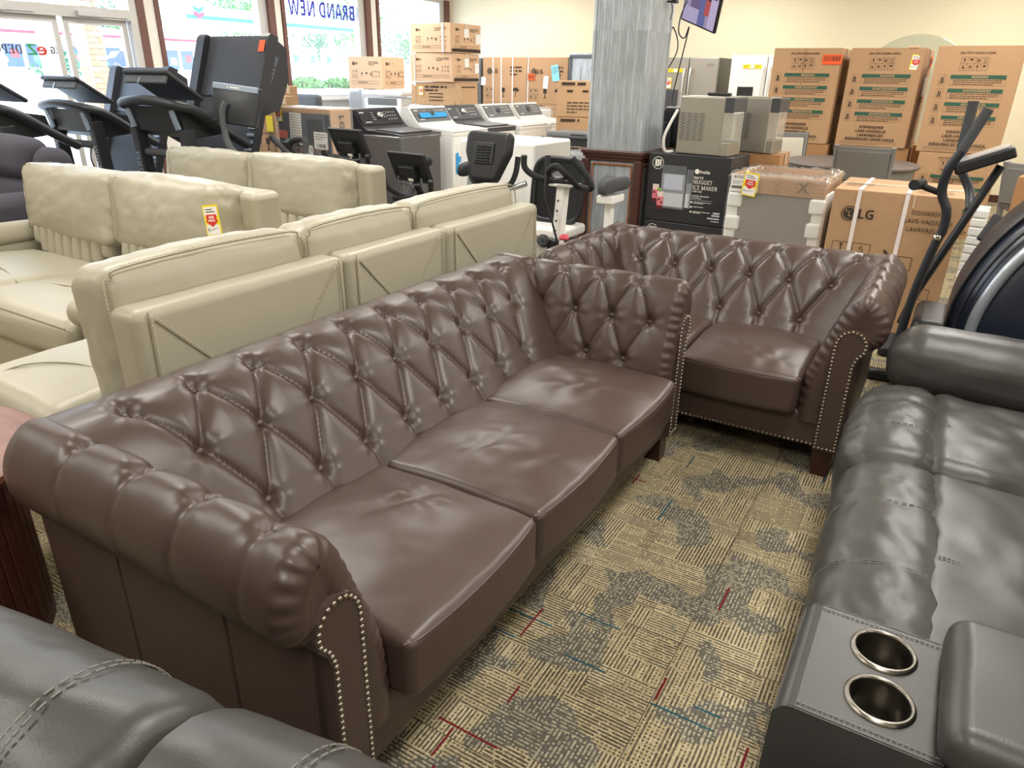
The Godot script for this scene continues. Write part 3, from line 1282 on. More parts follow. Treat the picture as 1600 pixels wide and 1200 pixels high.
func foreground_recliner() -> void:
	var o := Vector3(-0.6, 0, -0.1)
	var t := thing("reclining_sofa", "dark grey leather reclining sofa in the foreground, seen over its back", "sofa", o + Vector3(0, 0, -0.045), 8.0)
	var base := MB.new()
	base.rbox(Vector3(-0.14, 0.22, 0.0), Vector3(1.27, 0.34, 0.46), 0.03)
	base.rbox(Vector3(-0.14, 0.42, -0.215), Vector3(1.27, 0.72, 0.05), 0.02)
	part(t, "base", base, M.black)
	var top := spline2(p2([0.03, 0.62, 0.05, 0.68, 0.035, 0.78, -0.02, 0.855, -0.10, 0.885, -0.18, 0.86, -0.235, 0.79, -0.25, 0.68, -0.25, 0.5]), 5)
	var low := spline2(p2([0.02, 0.4, 0.075, 0.45, 0.085, 0.54, 0.06, 0.62, 0.0, 0.66, -0.1, 0.6]), 5)
	var k := 0
	for g in [[-0.78, 0.045], [0.059, 0.5]]:
		var mb := MB.new()
		swept(mb, top, Vector2(-0.11, 0.68), g[0], g[1], 0.045, 91 + k, 0.008)
		var tp := part(t, "headrest", mb, M.black)
		for s in [-1, 1]:
			for d in [0.0, 0.011]:
				var st := MB.new()
				var x: float = (g[1] - 0.14 + d) if s > 0 else (g[0] + 0.14 + d)
				var line := PackedVector3Array()
				for p in top:
					var dd: Vector2 = p - Vector2(-0.11, 0.68)
					dd = dd * (1.0 + 0.0035 / dd.length())
					line.append(Vector3(x, 0.68 + dd.y, -0.11 + dd.x))
				stitches(st, line, 0.009, 0.0013)
				part(tp, "stitching", st, M.black_stitch)
		var lo := MB.new()
		swept(lo, low, Vector2(-0.04, 0.52), g[0] + 0.01, g[1] - 0.01, 0.04, 101 + k, 0.008)
		part(t, "back_cushion", lo, M.black)
		k += 1


func cream_back_sofa() -> void:
	var o := P(-2.3, 0, 2.27)
	var t := thing("leather_sofa", "cream leather sofa with its stitched back against the long brown sofa", "sofa", o)
	var q := func(v: float, h: float, u: float) -> Vector3: return Vector3(v, h, -u) - o
	var base := MB.new()
	base.rbox(q.call(-2.4, 0.21, 2.3), Vector3(0.8, 0.30, 2.4), 0.03, 3)
	part(t, "base", base, M.cream)
	var pan := [[1.12, 2.0], [2.007, 2.668], [2.675, 3.54]]
	for g in pan:
		var w: float = g[1] - g[0]
		var c: float = (g[0] + g[1]) / 2
		var mb := MB.new()
		pad(mb, q.call(-2.0, 0.47, c), Vector3(0.14, 0.77, w), 0.035, Vector3(0.012, 0.0, 0.0), Basis(), int(g[0] * 9), 0.002)
		var p := part(t, "back_panel", mb, M.cream)
		var st := MB.new()
		for s in [-1, 1]:
			var e: float = c + s * (w / 2 - 0.045)
			var seam := MB.new()
			seam.tube(pv([q.call(-1.926, 0.85, e), q.call(-1.921, 0.6, e + s * 0.004), q.call(-1.925, 0.2, e)]), 0.0022, 5)
			part(p, "seam", seam, M.cream_seam)
			stitches(st, pv([q.call(-1.923, 0.84, e - s * 0.008), q.call(-1.918, 0.6, e - s * 0.008), q.call(-1.922, 0.2, e - s * 0.008)]), 0.013, 0.0016)
			stitches(st, pv([q.call(-1.923, 0.83, e - s * 0.02), q.call(-1.914, 0.5, e - s * 0.33)]), 0.013, 0.0016)
			var dg := MB.new()
			dg.tube(pv([q.call(-1.925, 0.82, e - s * 0.02), q.call(-1.916, 0.49, e - s * 0.33)]), 0.0022, 5)
			part(p, "seam", dg, M.cream_seam)
		part(p, "stitching", st, M.cream_stitch)
	for g in [[1.11, 1.925], [1.90, 2.60], [2.575, 3.50]]:
		var w: float = g[1] - g[0]
		var c: float = (g[0] + g[1]) / 2
		var mb := MB.new()
		var lean := Basis(Vector3.BACK, deg_to_rad(4))
		pad(mb, q.call(-2.14, 0.69, c), Vector3(0.2, 0.53, w), 0.07, Vector3(0.02, 0.018, 0.0), lean, int(g[0] * 7), 0.007, 18, 9.0)
		var p := part(t, "back_cushion", mb, M.cream)
		var st := MB.new()
		var sm := MB.new()
		var ring := []
		var hw := w / 2 - 0.05
		for a in [[-0.25, -1.0], [0.18, -1.0], [0.235, -0.95], [0.262, -0.85], [0.272, 0.0], [0.262, 0.85], [0.235, 0.95], [0.18, 1.0], [-0.25, 1.0]]:
			ring.append(Vector3(0.102, a[0], a[1] * hw * 1.08))
		var sp := spline(ring, 5)
		var wp := PackedVector3Array()
		var wp2 := PackedVector3Array()
		for x in sp:
			wp.append(q.call(-2.14, 0.69, c) + lean * x)
			wp2.append(q.call(-2.14, 0.69, c) + lean * (x + Vector3(-0.016, 0.004, 0)))
		sm.tube(wp, 0.003, 6)
		stitches(st, wp2, 0.013, 0.0018)
		part(p, "seam", sm, M.cream_seam)
		part(p, "stitching", st, M.cream_stitch)
	for g in [[0.96, 1.92], [1.93, 2.6], [2.61, 3.52]]:
		var w: float = g[1] - g[0]
		var c: float = (g[0] + g[1]) / 2
		var mb := MB.new()
		pad(mb, q.call(-2.53, 0.42, c), Vector3(0.6, 0.2, w), 0.07, Vector3(0.02, 0.03, 0.0), Basis(), int(g[0] * 5), 0.006, 14)
		var p := part(t, "seat_cushion", mb, M.cream)
		var sm := MB.new()
		sm.tube(spline([q.call(-2.28, 0.528, g[0] + 0.30), q.call(-2.5, 0.546, g[0] + 0.26), q.call(-2.66, 0.54, g[0] + 0.16), q.call(-2.72, 0.5, g[0] + 0.03)], 5), 0.0035, 6)
		sm.tube(spline([q.call(-2.8, 0.48, g[0] + 0.02), q.call(-2.6, 0.475, g[0] - 0.004), q.call(-2.3, 0.47, g[0] - 0.002)], 5), 0.0045, 6)
		part(p, "piping", sm, M.cream)


# cream recliner loveseat that faces the camera; base point at the middle of its front
func cream_recliner(label: String, at: Vector3) -> Node3D:
	var t := thing("recliner_loveseat", label, "sofa", at, 0.0, "cream recliner loveseats")
	var base := MB.new()
	base.rbox(Vector3(0, 0.18, -0.5), Vector3(1.96, 0.26, 0.95), 0.03, 3)
	base.rbox(Vector3(0.02, 0.49, -1.1), Vector3(2.06, 0.86, 0.19), 0.04, 3)
	part(t, "base", base, M.cream)
	for s in [-1, 1]:
		var ar := MB.new()
		ar.rbox(Vector3(s * 1.0, 0.3, -0.5), Vector3(0.1, 0.5, 0.9), 0.03, 3)
		pad(ar, Vector3(s * 1.0, 0.52, -0.48), Vector3(0.15, 0.13, 0.95), 0.06, Vector3(0, 0.01, 0), Basis(), 5, 0.003)
		part(t, "arm", ar, M.cream)
		var cx: float = s * 0.47
		var se := MB.new()
		pad(se, Vector3(cx, 0.35, -0.42), Vector3(0.93, 0.2, 0.86), 0.07, Vector3(0, 0.03, 0.02), Basis(Vector3.RIGHT, deg_to_rad(-4)), 7 + s, 0.007, 14)
		var sp := part(t, "seat_cushion", se, M.cream)
		var sm := MB.new()
		sm.tube(spline([Vector3(cx - 0.46, 0.45, -0.28), Vector3(cx - 0.15, 0.484, -0.32), Vector3(cx + 0.2, 0.484, -0.33), Vector3(cx + 0.46, 0.45, -0.28)], 5), 0.003, 6)
		part(sp, "seam", sm, M.cream_seam)
		sm = MB.new()
		sm.tube(spline([Vector3(cx - 0.46, 0.45, 0.0), Vector3(cx, 0.468, 0.02), Vector3(cx + 0.46, 0.45, 0.0)], 5), 0.0035, 6)
		part(sp, "seam", sm, M.cream_seam)
		# channelled lumbar section
		var lu := MB.new()
		for k in 9:
			var e := (k - 4) / 4.0
			var x := cx + (k - 4) * 0.092
			var hh := 0.25 - 0.11 * e * e
			pad(lu, Vector3(x, 0.585 - hh / 2, -0.90 - 0.03 * e * e), Vector3(0.093, hh, 0.2), 0.03, Vector3(0, 0, 0.012), Basis(Vector3.RIGHT, deg_to_rad(-8)), k, 0.001, 4)
		part(t, "lumbar_cushion", lu, M.cream)
		var hd := MB.new()
		pad(hd, Vector3(cx - 0.02, 0.74 + 0.008 * s, -0.965), Vector3(0.96, 0.42, 0.25), 0.055, Vector3(0.012, 0.015, 0.05), Basis(Vector3.RIGHT, deg_to_rad(-7)) * Basis(Vector3.UP, deg_to_rad(-3)), 15 + s, 0.010, 24, 9.0)
		var hp := part(t, "headrest", hd, M.cream)
		var st := MB.new()
		for e in [-1, 1]:
			var line := []
			for j in 16:
				var a := lerpf(-1.2, PI * 0.62, j / 15.0)
				line.append(Vector3(cx - 0.02 + e * (0.41 - 0.05 * cos(a)), 0.745 + 0.198 * clampf(sin(a) * 1.25, -1, 1), -0.965 + 0.14 * clampf(cos(a) * 1.4, -1, 1) - 0.024 * sin(a)))
			st.tube(pv(line), 0.0024, 6)
			part(hp, "seam", st, M.cream_seam)
			st = MB.new()
	return t


func price_tag(at: Vector3, b: Basis, label: String, k := 1.0) -> void:
	var t := thing("price_tag", label, "price tag", at, 0.0, "yellow price tags")
	t.basis = b
	var c := MB.new()
	c.box(Vector3.ZERO, Vector3(0.10, 0.155, 0.002) * k)
	part(t, "card", c, M.yellow)
	marks(t, [[0.0, 0.045 * k, 0.085 * k, 0.045 * k], [0.0, -0.045 * k, 0.085 * k, 0.05 * k]], M.paper, 0.0016, "white_field")
	var ar := MB.new()
	ar.prism(p2([-0.034, 0.03, 0.034, 0.03, 0.034, 0.0, 0.044, 0.0, 0.0, -0.032, -0.044, 0.0, -0.034, 0.0]), 0.0018, 0.0024)
	var a := part(t, "red_arrow", ar, M.red)
	a.scale = Vector3(k, k, 1)
	letters(t, "OUR", 0.012 * k, Vector3(0, 0.016 * k, 0.003), M.paper, Basis(), 0.034 * k, true)
	letters(t, "PRICE", 0.011 * k, Vector3(0, 0.0, 0.003), M.paper, Basis(), 0.044 * k, true)
	marks(t, [[-0.01 * k, 0.055 * k, 0.05 * k, 0.004 * k], [0.0, 0.043 * k, 0.06 * k, 0.004 * k]], M.ink, 0.0025, "writing")
	letters(t, "$", 0.015 * k, Vector3(-0.03 * k, -0.045 * k, 0.003), M.ink)
	marks(t, [[-0.016 * k, -0.046 * k, 0.002 * k, 0.014 * k], [-0.004 * k, -0.044 * k, 0.012 * k, 0.003 * k], [0.01 * k, -0.042 * k, 0.012 * k, 0.003 * k], [0.026 * k, -0.038 * k, 0.01 * k, 0.003 * k]], M.ink, 0.0025, "writing")


func seating() -> void:
	black_recliner_sofa()
	foreground_recliner()
	cream_back_sofa()
	var c := cream_recliner("cream leather recliner loveseat with channelled lumbar cushions and a yellow price tag", P(-4.12, 0, 1.54))
	copy(c, "cream leather recliner loveseat in the row behind the one with the price tag", P(-4.42, 0, 2.77))
	price_tag(P(-3.14, 0.81, 2.33), Basis(Vector3.UP, deg_to_rad(8)) * Basis(Vector3.BACK, deg_to_rad(8)) * Basis(Vector3.RIGHT, deg_to_rad(-4)), "yellow price tag hanging on the cream recliner headrest")
	# charcoal fabric recliner at the left edge
	var g := thing("recliner_chair", "charcoal fabric recliner chair at the left edge behind the cream loveseat", "armchair", P(-6.45, 0, 2.6))
	var mb := MB.new()
	pad(mb, Vector3(0, 0.28, 0.0), Vector3(0.78, 0.36, 0.9), 0.08, Vector3(0, 0.03, 0.02), Basis(), 3, 0.004)
	part(g, "seat", mb, M.greyfab)
	for s in [-1, 1]:
		var a := MB.new()
		pad(a, Vector3(s * 0.5, 0.33, -0.02), Vector3(0.24, 0.6, 0.98), 0.09, Vector3(0.01, 0.02, 0), Basis(), 9, 0.004)
		part(g, "arm", a, M.greyfab)
		var wg := MB.new()
		pad(wg, Vector3(s * 0.5, 0.72, -0.46), Vector3(0.2, 0.42, 0.26), 0.09, Vector3(0, 0.02, 0.0), Basis(Vector3.RIGHT, deg_to_rad(-12)), 2, 0.003)
		part(g, "side_wing", wg, M.greyfab)
	for k in 2:
		var h := MB.new()
		pad(h, Vector3(0, [0.85, 0.58][k], -0.42), Vector3(0.84, [0.31, 0.3][k], 0.24), 0.1, Vector3(0, 0.02, 0.03), Basis(Vector3.RIGHT, deg_to_rad(-10)), 4 + k, 0.004)
		part(g, ["headrest", "back_cushion"][k], h, M.greyfab)
	# round fluted side table
	var s := thing("side_table", "round wooden side table with a fluted drum base beside the long brown sofa", "table", P(-2.17, 0, 0.53))
	var tp := MB.new()
	tp.lathe(p2([0.0, 0.545, 0.34, 0.545, 0.355, 0.552, 0.36, 0.565, 0.355, 0.578, 0.345, 0.583, 0.0, 0.583]), 64)
	part(s, "table_top", tp, M.wood_table)
	var core := MB.new()
	core.lathe(p2([0.258, 0.0, 0.258, 0.545]), 48)
	part(s, "drum", core, M.foot)
	var slat := MB.new()
	slat.rbox(Vector3(0, 0.30, 0.265), Vector3(0.031, 0.49, 0.022), 0.004, 2)
	var sm := slat.mesh()
	for k in 50:
		var o := part(s, "slat", sm, M.wood_flute)
		o.rotation.y = TAU * k / 50.0
	var pl := MB.new()
	pl.lathe(p2([0.0, 0.0, 0.272, 0.0, 0.272, 0.05, 0.25, 0.055]), 48)
	part(s, "plinth", pl, M.wood_flute)


# ---------- cartons ----------
func carton(called: String, label: String, at: Vector3, size: Vector3, m: Material, turn := 0.0, group := "", taped := true) -> Node3D:
	var t := thing(called, label, "box", at, turn, group)
	var b := MB.new()
	var w := size.x
	var h := size.y
	var d := size.z
	b.rbox(Vector3(0, h / 2, 0), size, 0.006, 2, Basis(), 6, func(p: Vector3) -> Vector3:
		var q := p / (size * 0.5)
		p.z += q.z * 0.006 * (1 - q.x * q.x) * (1 - q.y * q.y)
		p.x += q.x * 0.006 * (1 - q.z * q.z) * (1 - q.y * q.y)
		return p)
	part(t, "body", b, m)
	if taped:
		var sl := MB.new()
		sl.box(Vector3(0, h + 0.001, 0), Vector3(w - 0.01, 0.002, 0.004))
		part(t, "flap_seam", sl, M.ink_pale)
		var tp := MB.new()
		tp.box(Vector3(0, h + 0.0022, 0), Vector3(w - 0.004, 0.001, 0.05))
		tp.box(Vector3(w / 2 + 0.007, h - 0.04, 0), Vector3(0.001, 0.08, 0.05))
		part(t, "tape", tp, M.tape)
	return t


func straps(t: Node3D, xs: Array, size: Vector3, w := 0.014) -> void:
	for x in xs:
		var s := MB.new()
		s.box(Vector3(x, size.y / 2, size.z / 2 + 0.0085), Vector3(w, size.y, 0.002))
		s.box(Vector3(x, size.y + 0.004, 0), Vector3(w, 0.002, size.z + 0.016))
		s.box(Vector3(x, size.y / 2, -size.z / 2 - 0.0085), Vector3(w, size.y, 0.002))
		part(t, "strap", s, M.strap)


func disc(mb: MB, x: float, y: float, z: float, r: float, r0 := 0.0, a0 := 0.0, a1 := TAU) -> void:
	var n := 22
	for k in n:
		var a := lerpf(a0, a1, float(k) / n)
		var b := lerpf(a0, a1, float(k + 1) / n)
		mb.quad(Vector3(x + r0 * cos(a), y + r0 * sin(a), z), Vector3(x + r * cos(a), y + r * sin(a), z), Vector3(x + r * cos(b), y + r * sin(b), z), Vector3(x + r0 * cos(b), y + r0 * sin(b), z))


# round face emblem followed by two letters
func lg_mark(t: Node3D, x: float, y: float, z: float, k: float, ink: Material, ground: Material, b := Basis(), o := Vector3.ZERO) -> void:
	var n := Node3D.new()
	n.name = "emblem"
	t.add_child(n, true)
	n.transform = Transform3D(b, o)
	var d := MB.new()
	disc(d, x, y, z, k)
	part(n, "disc", d, ink)
	var l := MB.new()
	disc(l, x, y, z + 0.0006, k * 0.86, k * 0.77, 0.0, TAU * 0.78)
	l.quad(Vector3(x - k * 0.05, y - k * 0.35, z + 0.0006), Vector3(x + k * 0.05, y - k * 0.35, z + 0.0006), Vector3(x + k * 0.05, y + k * 0.4, z + 0.0006), Vector3(x - k * 0.05, y + k * 0.4, z + 0.0006))
	l.quad(Vector3(x - k * 0.05, y - k * 0.4, z + 0.0006), Vector3(x + k * 0.4, y - k * 0.4, z + 0.0006), Vector3(x + k * 0.4, y - k * 0.3, z + 0.0006), Vector3(x - k * 0.05, y - k * 0.3, z + 0.0006))
	disc(l, x - k * 0.36, y + k * 0.3, z + 0.0006, k * 0.11)
	part(n, "face_lines", l, ground)
	letters(n, "LG", k * 1.25, Vector3(x + k * 2.15, y, z), ink, Basis(), k * 1.9, true)


# row of framed handling symbols
func symbols(t: Node3D, x: float, y: float, cols: int, rows: int, cell: float, z: float, ink: Material, b := Basis(), o := Vector3.ZERO, framed := true) -> void:
	var r := []
	for j in rows:
		for i in cols:
			var cx := x + (i - (cols - 1) * 0.5) * cell
			var cy := y - (j - (rows - 1) * 0.5) * cell
			var e := cell * 0.5
			if framed:
				r.append_array(frame_rects(cx, cy, cell, cell, cell * 0.03))
			match (i + j * cols) % 6:
				0:
					r.append([cx, cy + e * 0.25, e * 0.5, e * 0.6]); r.append([cx, cy - e * 0.35, e * 0.1, e * 0.5]); r.append([cx, cy - e * 0.6, e * 0.45, e * 0.08])
				1:
					r.append([cx, cy + e * 0.3, e * 1.0, e * 0.28]); r.append([cx, cy + e * 0.5, e * 0.6, e * 0.16]); r.append([cx, cy - e * 0.2, e * 0.08, e * 0.8])
				2:
					r.append_array(frame_rects(cx, cy, e * 0.8, e * 0.8, e * 0.14)); r.append([cx, cy, e * 0.3, e * 0.3])
				3:
					for s in [-0.3, 0.3]:
						r.append([cx + e * s, cy, e * 0.12, e * 1.1]); r.append([cx + e * s, cy + e * 0.5, e * 0.34, e * 0.12])
					r.append([cx, cy - e * 0.62, e * 1.0, e * 0.1])
				4:
					r.append([cx - e * 0.2, cy + e * 0.3, e * 0.3, e * 0.4]); r.append([cx, cy - e * 0.2, e * 0.9, e * 0.3])
				5:
					r.append([cx - e * 0.25, cy, e * 0.18, e * 1.0]); r.append([cx + e * 0.25, cy, e * 0.18, e * 1.0]); r.append([cx, cy + e * 0.1, e * 0.7, e * 0.12])
	marks(t, r, ink, z, "handling_symbols", b, o)


# bars standing for lines of print too small to read
func text_lines(t: Node3D, x: float, y: float, w: float, n: int, pitch: float, th: float, z: float, ink: Material, b := Basis(), o := Vector3.ZERO) -> void:
	rng.seed = int(absf(x * 991 + y * 577) * 100) + n
	var r := []
	for i in n:
		var x0 := x - w / 2
		var end := x + w / 2 * (1.0 if i < n - 1 else rng.randf_range(-0.2, 0.7))
		while x0 < end:
			var l := rng.randf_range(2.0, 7.0) * th
			l = minf(l, end - x0)
			r.append([x0 + l / 2, y - i * pitch, l, th])
			x0 += l + th * 0.9
	marks(t, r, ink, z, "small_print", b, o)


func sticker(t: Node3D, x: float, y: float, w: float, h: float, z: float, m: Material, called := "sticker", tilt := 0.0, b := Basis(), o := Vector3.ZERO) -> Node3D:
	var n := MB.new()
	n.box(Vector3.ZERO, Vector3(w, h, 0.001))
	var p := part(t, called, n, m)
	p.transform = Transform3D(b * Basis(Vector3.BACK, deg_to_rad(tilt)), o + b * Vector3(x, y, z))
	return p


func barcode(p: Node3D, w: float, h: float, y := 0.0, ink: Material = null) -> void:
	rng.seed = int(w * 10000)
	var r := []
	var x := -w / 2
	while x < w / 2:
		var l := rng.randf_range(0.002, 0.008) * w * 10
		r.append([minf(x + l / 2, w / 2), y, l, h])
		x += l + rng.randf_range(0.002, 0.006) * w * 10
	marks(p, r, ink if ink else M.ink, 0.0008, "barcode")


func dishwasher_face(t: Node3D, w: float, h: float, z: float) -> void:
	letters(t, "SIDE / CÔTÉ / COSTADO / LATERAL", 0.016, Vector3(-0.02, h * 0.945, z), M.ink, Basis(), w * 0.42, true)
	symbols(t, -0.03 * w / 0.72, h * 0.845, 4, 2, w * 0.083, z, M.ink)
	var heads := ["WARNING", "AVERTISSEMENT", "ADVERTENCIA", "ADVERTÊNCIA"]
	for i in 4:
		var y: float = h * (0.725 - i * 0.128)
		marks(t, [[0.03, y, w * 0.66, h * 0.035]], M.ink_green, z, "green_bar")
		letters(t, heads[i], 0.022, Vector3(0.045, y, z + 0.001), M.carton_tan, Basis(), w * [0.2, 0.34, 0.3, 0.3][i], true)
		marks(t, frame_rects(0.03, y - h * 0.03, w * 0.66, h * 0.095, 0.002) + frame_rects(-w * 0.385, y - h * 0.03, w * 0.085, h * 0.095, 0.002), M.ink_pale, z, "frame_line")
		marks(t, [[-w * 0.395, y - h * 0.02, 0.008, 0.03], [-w * 0.375, y - h * 0.02, 0.008, 0.03], [-w * 0.398, y - h * 0.05, 0.01, 0.025], [-w * 0.372, y - h * 0.05, 0.01, 0.025], [-w * 0.385, y - h * 0.03, 0.014, 0.004]], M.ink, z, "pictogram")
		text_lines(t, 0.03, y - h * 0.031, w * 0.58, 3, h * 0.018, 0.006, z, M.ink)
	var big := ["DISHWASHER", "LAVE-VAISSELLE", "LAVAVAJILLAS", "MÁQUINA DE LAVAR LOUÇA"]
	for i in 4:
		letters(t, big[i], 0.028, Vector3(-0.01, h * (0.205 - i * 0.042), z), M.ink, Basis(), w * [0.34, 0.42, 0.36, 0.7][i], true)
	text_lines(t, -0.02, h * 0.045, w * 0.8, 2, 0.016, 0.004, z, M.ink_pale)


func lg_face(t: Node3D, w: float, h: float, z: float, words: bool, ink: Material, b := Basis(), o := Vector3.ZERO) -> void:
	lg_mark(t, -w * 0.33, h * 0.79, z, minf(w, h) * 0.055, ink, M.carton_tan, b, o)
	if words:
		text_lines(t, w * 0.27, h * 0.84, w * 0.3, 3, h * 0.045, h * 0.018, z, ink, b, o)
	symbols(t, -w * 0.3, h * 0.46, 2, 2, minf(w, h) * 0.13, z, ink, b, o, h < 0.8)
	symbols(t, w * 0.05, h * 0.46, 3, 1, minf(w, h) * 0.2, z, ink, b, o, false)
	if h < 0.8:
		symbols(t, w * 0.33, h * 0.46, 3, 2, minf(w, h) * 0.13, z, ink, b, o, false)
	marks(t, frame_rects(0, h * 0.2, w * 0.8, h * 0.08, 0.003), ink, z, "frame_line", b, o)
	text_lines(t, 0, h * 0.2, w * 0.4, 1, 0.01, h * 0.02, z, ink, b, o)


func cartons() -> void:
	# three tall dishwasher cartons standing on three more, at the back right
	var g := "dishwasher cartons at the back wall"
	var sz := Vector3(0.715, 0.99, 0.7)
	var lab := ["dishwasher carton with an orange sticker, leftmost on the upper row", "dishwasher carton with a yellow price tag in the middle of the upper row", "dishwasher carton on the upper row nearest the exercise machine handles"]
	var low := ["dishwasher carton on the floor under the orange-stickered one", "dishwasher carton on the floor under the one with the price tag", "dishwasher carton on the floor under the one behind the exercise machine"]
	var us := [9.1, 9.1, 8.9]
	var vs := [-1.645, -0.825, 0.005]
	for i in 3:
		var l := carton("dishwasher_carton", low[i], P(vs[i] + 0.02, 0, us[i] + 0.36), Vector3(0.72, 0.845, 0.7), M.carton_dark if i < 2 else M.carton, 0.0, g)
		dishwasher_face(l, 0.72, 0.845, 0.362)
		var t := carton("dishwasher_carton", lab[i], P(vs[i], 0.85, us[i] + 0.36), sz if i < 2 else Vector3(0.74, 1.0, 0.7), M.carton, [-1.0, -4.0, -2.0][i], g)
		dishwasher_face(t, sz.x, sz.y, 0.3575)
		var sb := Basis(Vector3.UP, PI / 2)
		symbols(t, 0.1, 0.85, 3, 2, 0.06, 0.3655, M.ink, sb)
		text_lines(t, 0.0, 0.5, 0.3, 3, 0.03, 0.012, 0.3655, M.ink, sb)
		if i == 0:
			var s := sticker(t, 0.27, 0.875, 0.2, 0.10, 0.3585, M.paper_orange, "orange_sticker")
			barcode(s, 0.17, 0.05, 0.01)
			var cr := MB.new()
			cr.box(Vector3(-0.02, 0.5, 0.357), Vector3(0.006, 0.98, 0.002))
			part(t, "crease", cr, M.carton_dark)
		if i == 1:
			var s := sticker(t, 0.2, 0.87, 0.16, 0.1, 0.3655, M.paper_orange, "orange_sticker", 0, sb)
			barcode(s, 0.12, 0.05)
			sticker(t, 0.05, 0.62, 0.2, 0.18, 0.3660, M.paper, "shipping_paper", 3, sb)
			var lp := MB.new()
			lp.rbox(Vector3(0.24, 0.995, 0.33), Vector3(0.09, 0.02, 0.06), 0.006)
			part(t, "torn_flap", lp, M.carton_pale)
	price_tag(P(-0.565, 1.70, 9.09), Basis(Vector3.BACK, deg_to_rad(-4)), "yellow price tag on the middle dishwasher carton", 0.95)
	# round glass table top leaning on the back wall
	var gd := MB.new()
	gd.lathe(p2([0.0, -0.006, 0.60, -0.006, 0.606, 0.0, 0.60, 0.006, 0.0, 0.006]), 64)
	var disc_o := single("glass_disc", gd, M.glass_edge, "large round glass table top standing upright behind the dishwasher cartons", "glass top", P(-0.63, 1.42, 10.05))
	disc_o.rotation_degrees = Vector3(82, 0, 0)
	var stand := carton("flat_carton", "low carton holding up the glass disc behind the dishwasher cartons", P(-0.63, 0, 10.3), Vector3(1.0, 0.83, 0.5), M.carton_dark)
	stand.set_meta("category", "box")
	# two tall fridge cartons at the back wall
	for i in 2:
		var w: float = [0.86, 0.73][i]
		var v: float = [-6.74, -5.93][i]
		var t := carton("fridge_carton", ["tall refrigerator carton with three white straps by the microwave cartons", "tall refrigerator carton with blue and orange papers on it"][i], P(v, 0, 11.42), Vector3(w, 1.79, 0.8), M.carton, 0, "refrigerator cartons")
		straps(t, [-0.22, -0.06, 0.16] if i == 0 else [-0.355], Vector3(w, 1.79, 0.8), 0.02)
		var z := 0.4085
		lg_mark(t, -w * 0.34, 1.58, z, 0.052, M.ink, M.carton_tan)
		text_lines(t, w * 0.26, 1.64, w * 0.26, 3, 0.055, 0.022, z, M.ink)
		symbols(t, -w * 0.34, 1.24, 2, 2, 0.085, z, M.ink)
		symbols(t, w * 0.12, 1.26, 2, 1, 0.24, z, M.ink, Basis(), Vector3.ZERO, false)
		marks(t, frame_rects(0, 1.06, w * 0.8, 0.07, 0.004), M.ink, z, "frame_line")
		text_lines(t, 0, 1.06, w * 0.4, 1, 0.02, 0.02, z, M.ink)
		sticker(t, -w * 0.48 if i == 0 else -0.02, 1.42, 0.09, 0.13 + 0.06 * i, z + 0.003, M.paper, "paper_label", -4)
		if i == 1:
			var s := sticker(t, -0.29, 1.5, 0.13, 0.1, z + 0.005, M.paper_orange, "orange_sticker")
			barcode(s, 0.1, 0.06)
			var bl := sticker(t, 0.15, 1.56, 0.13, 0.24, z + 0.005, M.paper_blue, "blue_paper", 10)
			text_lines(bl, 0, 0.08, 0.1, 5, 0.02, 0.006, 0.001, M.ink)
	# stack of countertop-appliance cartons beside the window
	var mw := Vector3(0.66, 0.335, 0.62)
	for i in 2:
		var t := carton("microwave_carton", ["microwave carton second from the top of the tall stack", "microwave carton at the very top of the tall stack"][i], P(-6.01 + 0.02 * i, 1.42 + 0.342 * i, 8.33), mw, M.carton_pale, [1.0, -4.0][i], "microwave cartons in the tall stack")
		lg_face(t, 0.66, 0.335, 0.3175, true, M.ink)
		lg_face(t, 0.6, 0.335, 0.3375, true, M.ink, Basis(Vector3.UP, PI / 2))
		straps(t, [[-0.26, 0.22][i], 0.2] if i else [-0.26], mw, 0.014)
		var sb := Basis(Vector3.UP, PI / 2)
		marks(t, [[0, 0.03, 0.58, 0.035]], M.ink, 0.338, "dark_band", sb)
		sticker(t, 0.0, 0.23, 0.1, 0.1, 0.339, M.paper, "paper_label", 3, sb)
		sticker(t, 0.24, 0.17, 0.1, 0.12, 0.339, M.paper, "paper_label", 2, sb)
	var fb := carton("range_hood_carton", "open-flapped carton under the two microwave cartons in the tall stack", P(-5.99, 1.14, 8.33), Vector3(0.62, 0.275, 0.56), M.carton_tan, 2, "", false)
	var fl := MB.new()
	fl.prism(p2([0.3, 0.06, 0.36, 0.0, 0.42, 0.06, 0.42, 0.2, 0.36, 0.27, 0.3, 0.2]), 0.27, 0.285)
	part(fb, "flap", fl, M.carton_tan)
	var fl2 := MB.new()
	fl2.prism(p2([-0.3, 0.05, -0.37, 0.0, -0.37, 0.26, -0.3, 0.22]), 0.27, 0.285)
	part(fb, "flap", fl2, M.carton_tan)
	text_lines(fb, 0.02, 0.22, 0.34, 2, 0.04, 0.022, 0.289, M.ink)
	marks(fb, [[0.02, 0.14, 0.22, 0.012], [0.02, 0.10, 0.22, 0.012], [0.02, 0.06, 0.22, 0.012]], M.ink, 0.289, "printed_bar")
	marks(fb, [[0.0, 0.22, 0.4, 0.014]], M.ink, 0.3175, "printed_bar", Basis(Vector3.UP, PI / 2))
	price_tag(P(-6.19, 1.31, 8.03), Basis(), "small price tag on the open-flapped carton in the tall stack", 0.7)
	var mb := carton("microwave_carton", "pale microwave carton on the window side, alone on a wrapped appliance", P(-7.85, 1.295, 9.1), Vector3(0.64, 0.44, 0.55), M.carton_pale, 2)
	lg_face(mb, 0.64, 0.44, 0.2835, true, M.ink)
